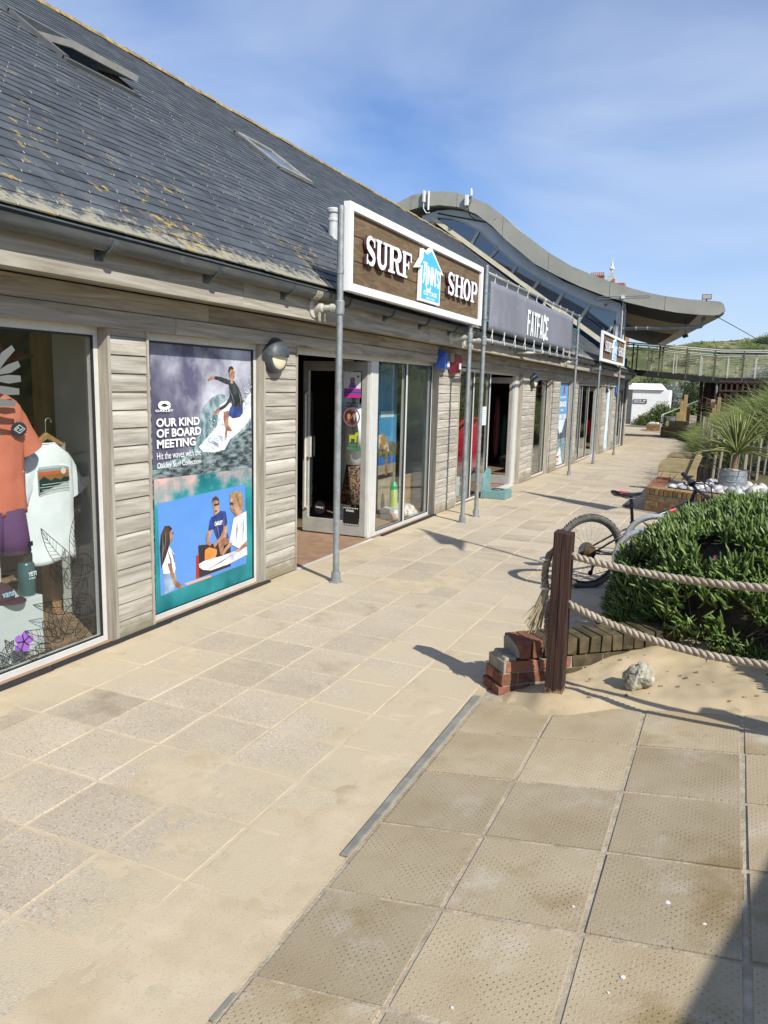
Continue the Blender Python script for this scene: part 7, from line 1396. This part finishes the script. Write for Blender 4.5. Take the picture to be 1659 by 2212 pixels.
fs2 = thing('spotlight', 'small dark spotlight under the tip of the wave roof', 'spotlight', (-1.7, 27.8, 3.7)); MB().bar((-1.72, 27.8, 3.62), (-1.58, 27.75, 3.66), .10, .09).build('housing', black, fs2); MB().tube([(-1.66, 27.8, 3.68), (-1.68, 27.8, 4.2)], .012, 6).build('bracket', black, fs2)
tag(MB().tube([(-.75, YR + .02, 4.13), (.2, 31, 3.95), (1.15, 36.2, 3.76), (2.6, 44, 3.5)], .012, 6).build('stay_cable', black), 'dark stay cable running from the roof tip to the hillside', 'cable')
# ================================================================== FOOTBRIDGE
fb = thing('footbridge', 'steel footbridge with bright handrails crossing above the path', 'bridge', (-2, 36, 2.5)); brd = M('dark_bridge_steel', (.012, .013, .012), (.026, .028, .025), .6, 4, metal=.2); inox = M('stainless_rail', (.56, .53, .47), (.66, .63, .57), .35, 20, metal=.25); postd = M('brown_grey_post', (.085, .072, .055), (.15, .13, .10), .5, 8, metal=.3)
DK = [(-8.5, 3.12), (-4.12, 2.76), (-1.86, 2.57), (-.67, 2.47), (1.2, 2.46), (6, 2.42)]
def dz(x): return lerp_poly(DK, x)
for (a, za_), (c, zc) in zip(DK, DK[1:]):
    for yy_ in (36.0, 37.6): b = MB(); b.prism([(a, yy_, za_ - .02), (c, yy_, zc - .02), (c, yy_, zc - .25), (a, yy_, za_ - .25)], (0, .07, 0)); b.build('deck_beam', brd, fb)
    b = MB(); b.prism([(a, 36.075, za_ + .0), (c, 36.075, zc + .0), (c, 36.075, zc - .06), (a, 36.075, za_ - .06)], (0, 1.5, 0)); b.build('deck', brd, fb)
for y_ in (36.03, 37.63):
    for dz_, r in ((1.13, .028), (.93, .020)): MB().tube([(x, y_, dz(x) + dz_) for x in (-8.5, -4.12, -1.86, -.67, .2, 1.2, 3.5, 6)], r, 8).build('handrail', inox, fb, smooth=True)
    for k in range(11): MB().tube([(x, y_ + .03, dz(x) + .09 + k * .072) for x in (-8.5, -4.12, -1.86, -.67, 1.2, 6)], .005, 4).build('wire', inox, fb)
    for k in range(-3, 6): x = -.89 + k * 1.115; MB().box(x - .028, x + .028, y_ - .04, y_ + .02, dz(x) - .18, dz(x) + 1.12).build('post', postd, fb)
    for k in range(-3, 6): x = -.36 + k * 1.075; MB().box(x - .02, x + .02, y_ - .03, y_ + .015, dz(x) - .02, dz(x) + .83).build('mesh_post', inox, fb)
for x in (-1.34, -1.02): MB().box(x - .075, x + .075, 36.4, 36.55, -.5, dz(x) - .06).build('support', post_wood, fb)
MB().tube([(-.74, 36.1, -.4), (-.72, 36.1, dz(-.7) - .2)], .055, 10).build('support', galv, fb)
tag(MB().box(-4.75, -4.42, 35.7, 35.74, 2.72, 3.22).build('blue_panel', flat('sign_blue', (.01, .16, .42), .4)), 'plain blue panel at the left end of the footbridge', 'panel')
cw = thing('timber_crib', 'dark brown timber crib wall holding the bank below the footbridge', 'retaining wall', (.5, 35.8, 1.5)); crib = M('brown_crib_timber', (.035, .018, .014), (.075, .04, .03), .8, 5, bump=.3)
for k in range(10): MB().box(-.60 + k * .215, -.53 + k * .215, 35.70, 35.80, .2, 2.34).build('upright', crib, cw)
for z in (1.15, 1.55, 1.92, 2.30): MB().box(-.62, 1.6, 35.66, 35.70, z - .035, z + .035).build('rail', crib, cw)
MB().box(-1.25, 2.2, 36.9, 36.95, -.3, 2.25).build('back_board', crib, cw)  # dark sheet added to stand for the shade under the bridge
tag(MB().box(-.88, -.72, 35.6, 35.62, 1.25, 1.55).build('notice', M('red_white_notice', (.50, .08, .07), (.62, .50, .48), .5, 8, (1, 1, 6))), 'small red and white notice on the bridge support', 'notice')
# ================================================================== HUT AND THINGS AT THE END OF THE PATH
hut = thing('white_hut', 'small white rendered hut with a low white roof at the end of the path', 'hut', (-5.2, 55, -.4)); hw = M('white_render', (.74, .74, .72), (.79, .79, .77), .85, 2); 
MB().box(-6.31, -3.94, 55, 57.2, -.5, 1.93).build('wall', hw, hut, bevel=.02); MB().box(-7.6, -6.33, 55.5, 57.2, -.5, 1.95).build('side_wall', M('shaded_hut_wall', (.34, .33, .30), (.42, .41, .38), .9, 3), hut)  # side wall's grey has the shade on that side painted in
b = MB(); b.add([(-6.55, 54.85, 1.96), (-4.28, 54.85, 1.96), (-4.28, 57.3, 1.96), (-6.55, 57.3, 1.96), (-6.42, 55.5, 2.36), (-4.62, 55.5, 2.36), (-4.62, 56.8, 2.36), (-6.42, 56.8, 2.36), (-6.55, 54.85, 1.935), (-4.28, 54.85, 1.935), (-4.28, 57.3, 1.935), (-6.55, 57.3, 1.935)], [(4, 5, 6, 7), (0, 1, 5, 4), (1, 2, 6, 5), (2, 3, 7, 6), (3, 0, 4, 7), (8, 11, 10, 9), (8, 9, 1, 0), (9, 10, 2, 1), (10, 11, 3, 2), (11, 8, 0, 3)]); b.build('roof', hw, hut)
MB().box(-7.2, -6.34, 54.9, 57.2, 1.96, 2.22).build('roof', hw, hut)
sg = thing('restaurant_sign', 'black SEAFOOD RESTAURANT sign with a white fish on the white hut', 'sign', (-5.78, 54.98, 1.03)); MB().box(-6.205, -5.35, 54.95, 54.99, 1.03, 1.305).build('board', flat('sign_black', (.015, .018, .018), .5), sg)
text('lettering', 'SEAFOOD', -6.17, 1.18, .50, .09, 54.95, white_letter, sg, .003, .03, face='y'); text('lettering', 'RESTAURANT', -6.17, 1.06, .74, .085, 54.95, white_letter, sg, .003, .03, face='y')
b = MB(); b.prism([(x, 54.947, z) for x, z in [(-5.60, 1.22), (-5.54, 1.255), (-5.47, 1.25), (-5.43, 1.225), (-5.385, 1.25), (-5.39, 1.19), (-5.43, 1.205), (-5.5, 1.185), (-5.57, 1.19)]], (0, .003, 0)); b.build('printed_fish', white_letter, sg)
def far_brick(label, x0, x1, y0, y1, z0, z1, peb=True):
    t = thing('brick_planter', label, 'planter', ((x0 + x1) / 2, y0, z0)); nrow = int((z1 - z0) / .075)
    for r_ in range(nrow):
        x = x0 - (.11 if r_ % 2 else 0)
        while x < x1:
            a, c = max(x, x0), min(x + .21, x1)
            if c - a > .03: MB().box(a, c - .008, y0, y0 + .1, z0 + r_ * .075, z0 + r_ * .075 + .066).build('brick', brick_buff, t)
            x += .22
    MB().box(x0 + .01, x1 - .01, y0 + .02, y1, z0, z1 - .02).build('mortar', mortar_g, t)
    if peb:
        for k in range(24): o = link('pebble', random.choice(PM), t, (random.uniform(x0 + .1, x1 - .1), random.uniform(y0 + .1, y1 - .1), z1)); o.scale = (1.3,) * 3
far_brick('distant low brick planter of white pebbles on the path near the hut', -4.2, -3.5, 44, 45.6, -.30, .11); far_brick('shaded brick planter below the distant timber bench', -2.98, -1.5, 37.9, 39.0, -.27, .22, False)
b2 = thing('timber_bench', 'distant timber sleeper bench in the shade beside the tall timber posts', 'bench', (-2.8, 42, 0)); 
MB().box(-2.90, -2.25, 39.2, 39.3, -.2, .42).build('end_panel', sleeper, b2, bevel=.03); MB().box(-2.68, -1.85, 38.3, 38.4, -.2, .50).build('end_panel', sleeper, b2, bevel=.03); MB().box(-2.85, -2.2, 38.38, 39.22, .14, .22).build('seat_plank', sleeper, b2)
tim = M('honey_timber_post', (.27, .18, .075), (.38, .27, .13), .8, 3, (8, 8, 1), rand=.1); GT = 'upright timber posts by the bridge steps'
for x0, x1, zt, y, dk, lb in [(-2.48, -2.33, 1.40, 42.2, 0, 'left short pale timber post of the group before the steps'), (-2.33, -2.15, 1.70, 42.25, 0, 'tallest pale timber post of the group before the steps'), (-2.14, -1.98, 1.08, 42.3, 1, 'dark timber post right of the tallest one'), (-2.62, -2.2, .78, 42.15, 0, 'broad low timber block at the foot of the tall posts'),
                              (-.80, -.73, 1.20, 35.3, 0, 'lowest timber post right of the bridge support'), (-.72, -.65, 1.32, 35.32, 0, 'second lowest timber post right of the bridge support'), (-.63, -.49, 1.64, 35.35, 0, 'tallest timber post right of the bridge support'), (-.88, -.60, .98, 35.25, 0, 'broad timber block under the right hand posts')]:
    tag(MB().box(x0, x1, y, y + .14, -.45, zt).build('timber_post', post_wood if dk else tim, bevel=.012), lb, 'post', GT)
hr = thing('step_handrail', 'grey steel handrail climbing beside the distant steps', 'handrail', (-3.5, 45, 0)); 
for dy, dz_ in ((0, 0), (.9, .03)): MB().tube([(-3.58, 45.5 + dy, -.25), (-3.58, 45.5 + dy, .55), (-2.75, 47 + dy, .95), (-1.85, 48.5 + dy, 1.38), (-1.80, 48.5 + dy, .6)], .028, 8).build('rail', galv, hr, smooth=True)
for k in range(5): b = MB(); b.box(-3.3 + k * .35, -1.0, 46 + k * .55, 46.6 + k * .55, -.4, .0 + k * .17); tag(b.build('step', M('stone_step', (.24, .21, .16), (.34, .30, .24), .9, 4) if k == 0 else bpy.data.materials['stone_step'], bevel=.02), kind='structure')
o = MB().lathe([(.20, 0), (.22, .34), (.23, .36)], (-3.05, 45.2, .12), 16).build('tin_tub', zinc); tag(o, 'small galvanised tub beside the distant handrail', 'tub'); shade_auto(o)
tag(MB().bar((-6.6, 50.5, -.34), (-3.9, 48.6, -.30), .3, .12).build('kerb', M('grey_kerb', (.30, .29, .26), None, .9), bevel=.02), kind='structure')
# hotel on the skyline
ht = thing('hotel_building', 'red brick hotel with chimney pots and a grey turret peeping over the wave roof', 'building', (-22, 140, 0)); terr = M('terracotta_brick', (.30, .105, .05), (.40, .16, .08), .85, 2); tslate = M('turret_slate', (.30, .31, .31), (.36, .37, .36), .7, 2)
MB().box(-27, -18.75, 140.5, 152, -1, 19.3).build('wall', terr, ht); MB().box(-20.3, -18.72, 140, 142, 18.5, 20.05).build('gable', terr, ht, bevel=.05)
ch = MB().box(-24.4, -22.4, 140, 141, 18, 21.2).build('chimney', terr, ht); MB().box(-24.6, -22.2, 139.85, 141.15, 20.75, 20.95).build('chimney_band', terr, ch); MB().box(-24.6, -22.2, 139.85, 141.15, 21.2, 21.4).build('chimney_cap', terr, ch)
for k in range(7): MB().lathe([(.13, 0), (.10, .5), (.13, .55)], (-24.35 + k * .33, 140.5, 21.4), 10).build('chimney_pot', terr, ch)
b = MB(); b.add([(-22.3, 140, 19.6), (-19.9, 140, 19.6), (-19.9, 142.4, 19.6), (-22.3, 142.4, 19.6), (-21.32, 141, 22.1), (-20.92, 141, 22.1), (-20.92, 141.4, 22.1), (-21.32, 141.4, 22.1)], [(0, 1, 5, 4), (1, 2, 6, 5), (2, 3, 7, 6), (3, 0, 4, 7), (4, 5, 6, 7), (0, 3, 2, 1)]); tr_ = b.build('turret_roof', tslate, ht)
MB().lathe([(.22, 0), (.22, .25), (.42, .35), (.45, .5), (.2, .85), (.12, 1.5), (.06, 1.6), (.03, 2.4)], (-21.12, 141.2, 22.1), 10).build('finial', M('white_cupola', (.62, .63, .63), None, .6), tr_)
MB().box(-20.75, -20.35, 139.7, 140.6, 19.5, 20.7).build('dormer', terr, tr_)
# flag poles and an unseen wall, added and shaped to cast shade, just outside the frame: they throw the shadows on the paving
fm = flat('flag_cloth_dark', (.02, .05, .16), .8)
for (x, y, h, pts, lb) in [(1.30, 6.04, 4.7, [(0, 4.65), (-.42, 4.15), (-.30, 4.02), (-.46, 3.80), (0, 3.95)], 'flag pole with a small torn pennant beyond the right edge'), (1.95, 10.38, 5.2, [(0, 5.18), (-.14, 4.9), (-.40, 4.1), (-.52, 3.5), (0, 3.35)], 'feather flag beyond the right edge')]:
    t = thing('flag_pole', lb, 'flag', (x, y, 0)); MB().tube([(x, y, -.2), (x, y, h)], .022, 8).build('pole', galv, t); MB().prism([(x, y + a, z) for a, z in pts], (.008, 0, 0)).build('flag', fm, t)
caster = thing('shadow_wall', 'unseen wall added beyond the right edge to cast the corner shadow', 'wall', (3.6, .5, 0)); MB().prism([(1.27, -1.07, -.2), (2.06, 2.26, -.2), (2.5, 2.15, -.2), (1.75, -1.2, -.2)], (0, 0, 2.0)).build('wall', M('shadow_wall_render', (.40, .37, .32), (.46, .43, .38), .9, 2), caster); MB().prism([(1.262, -1.10, 1.80), (2.055, 2.28, 1.80), (2.53, 2.17, 1.80), (1.78, -1.24, 1.80)], (0, 0, .06)).build('coping', lead_m, caster)
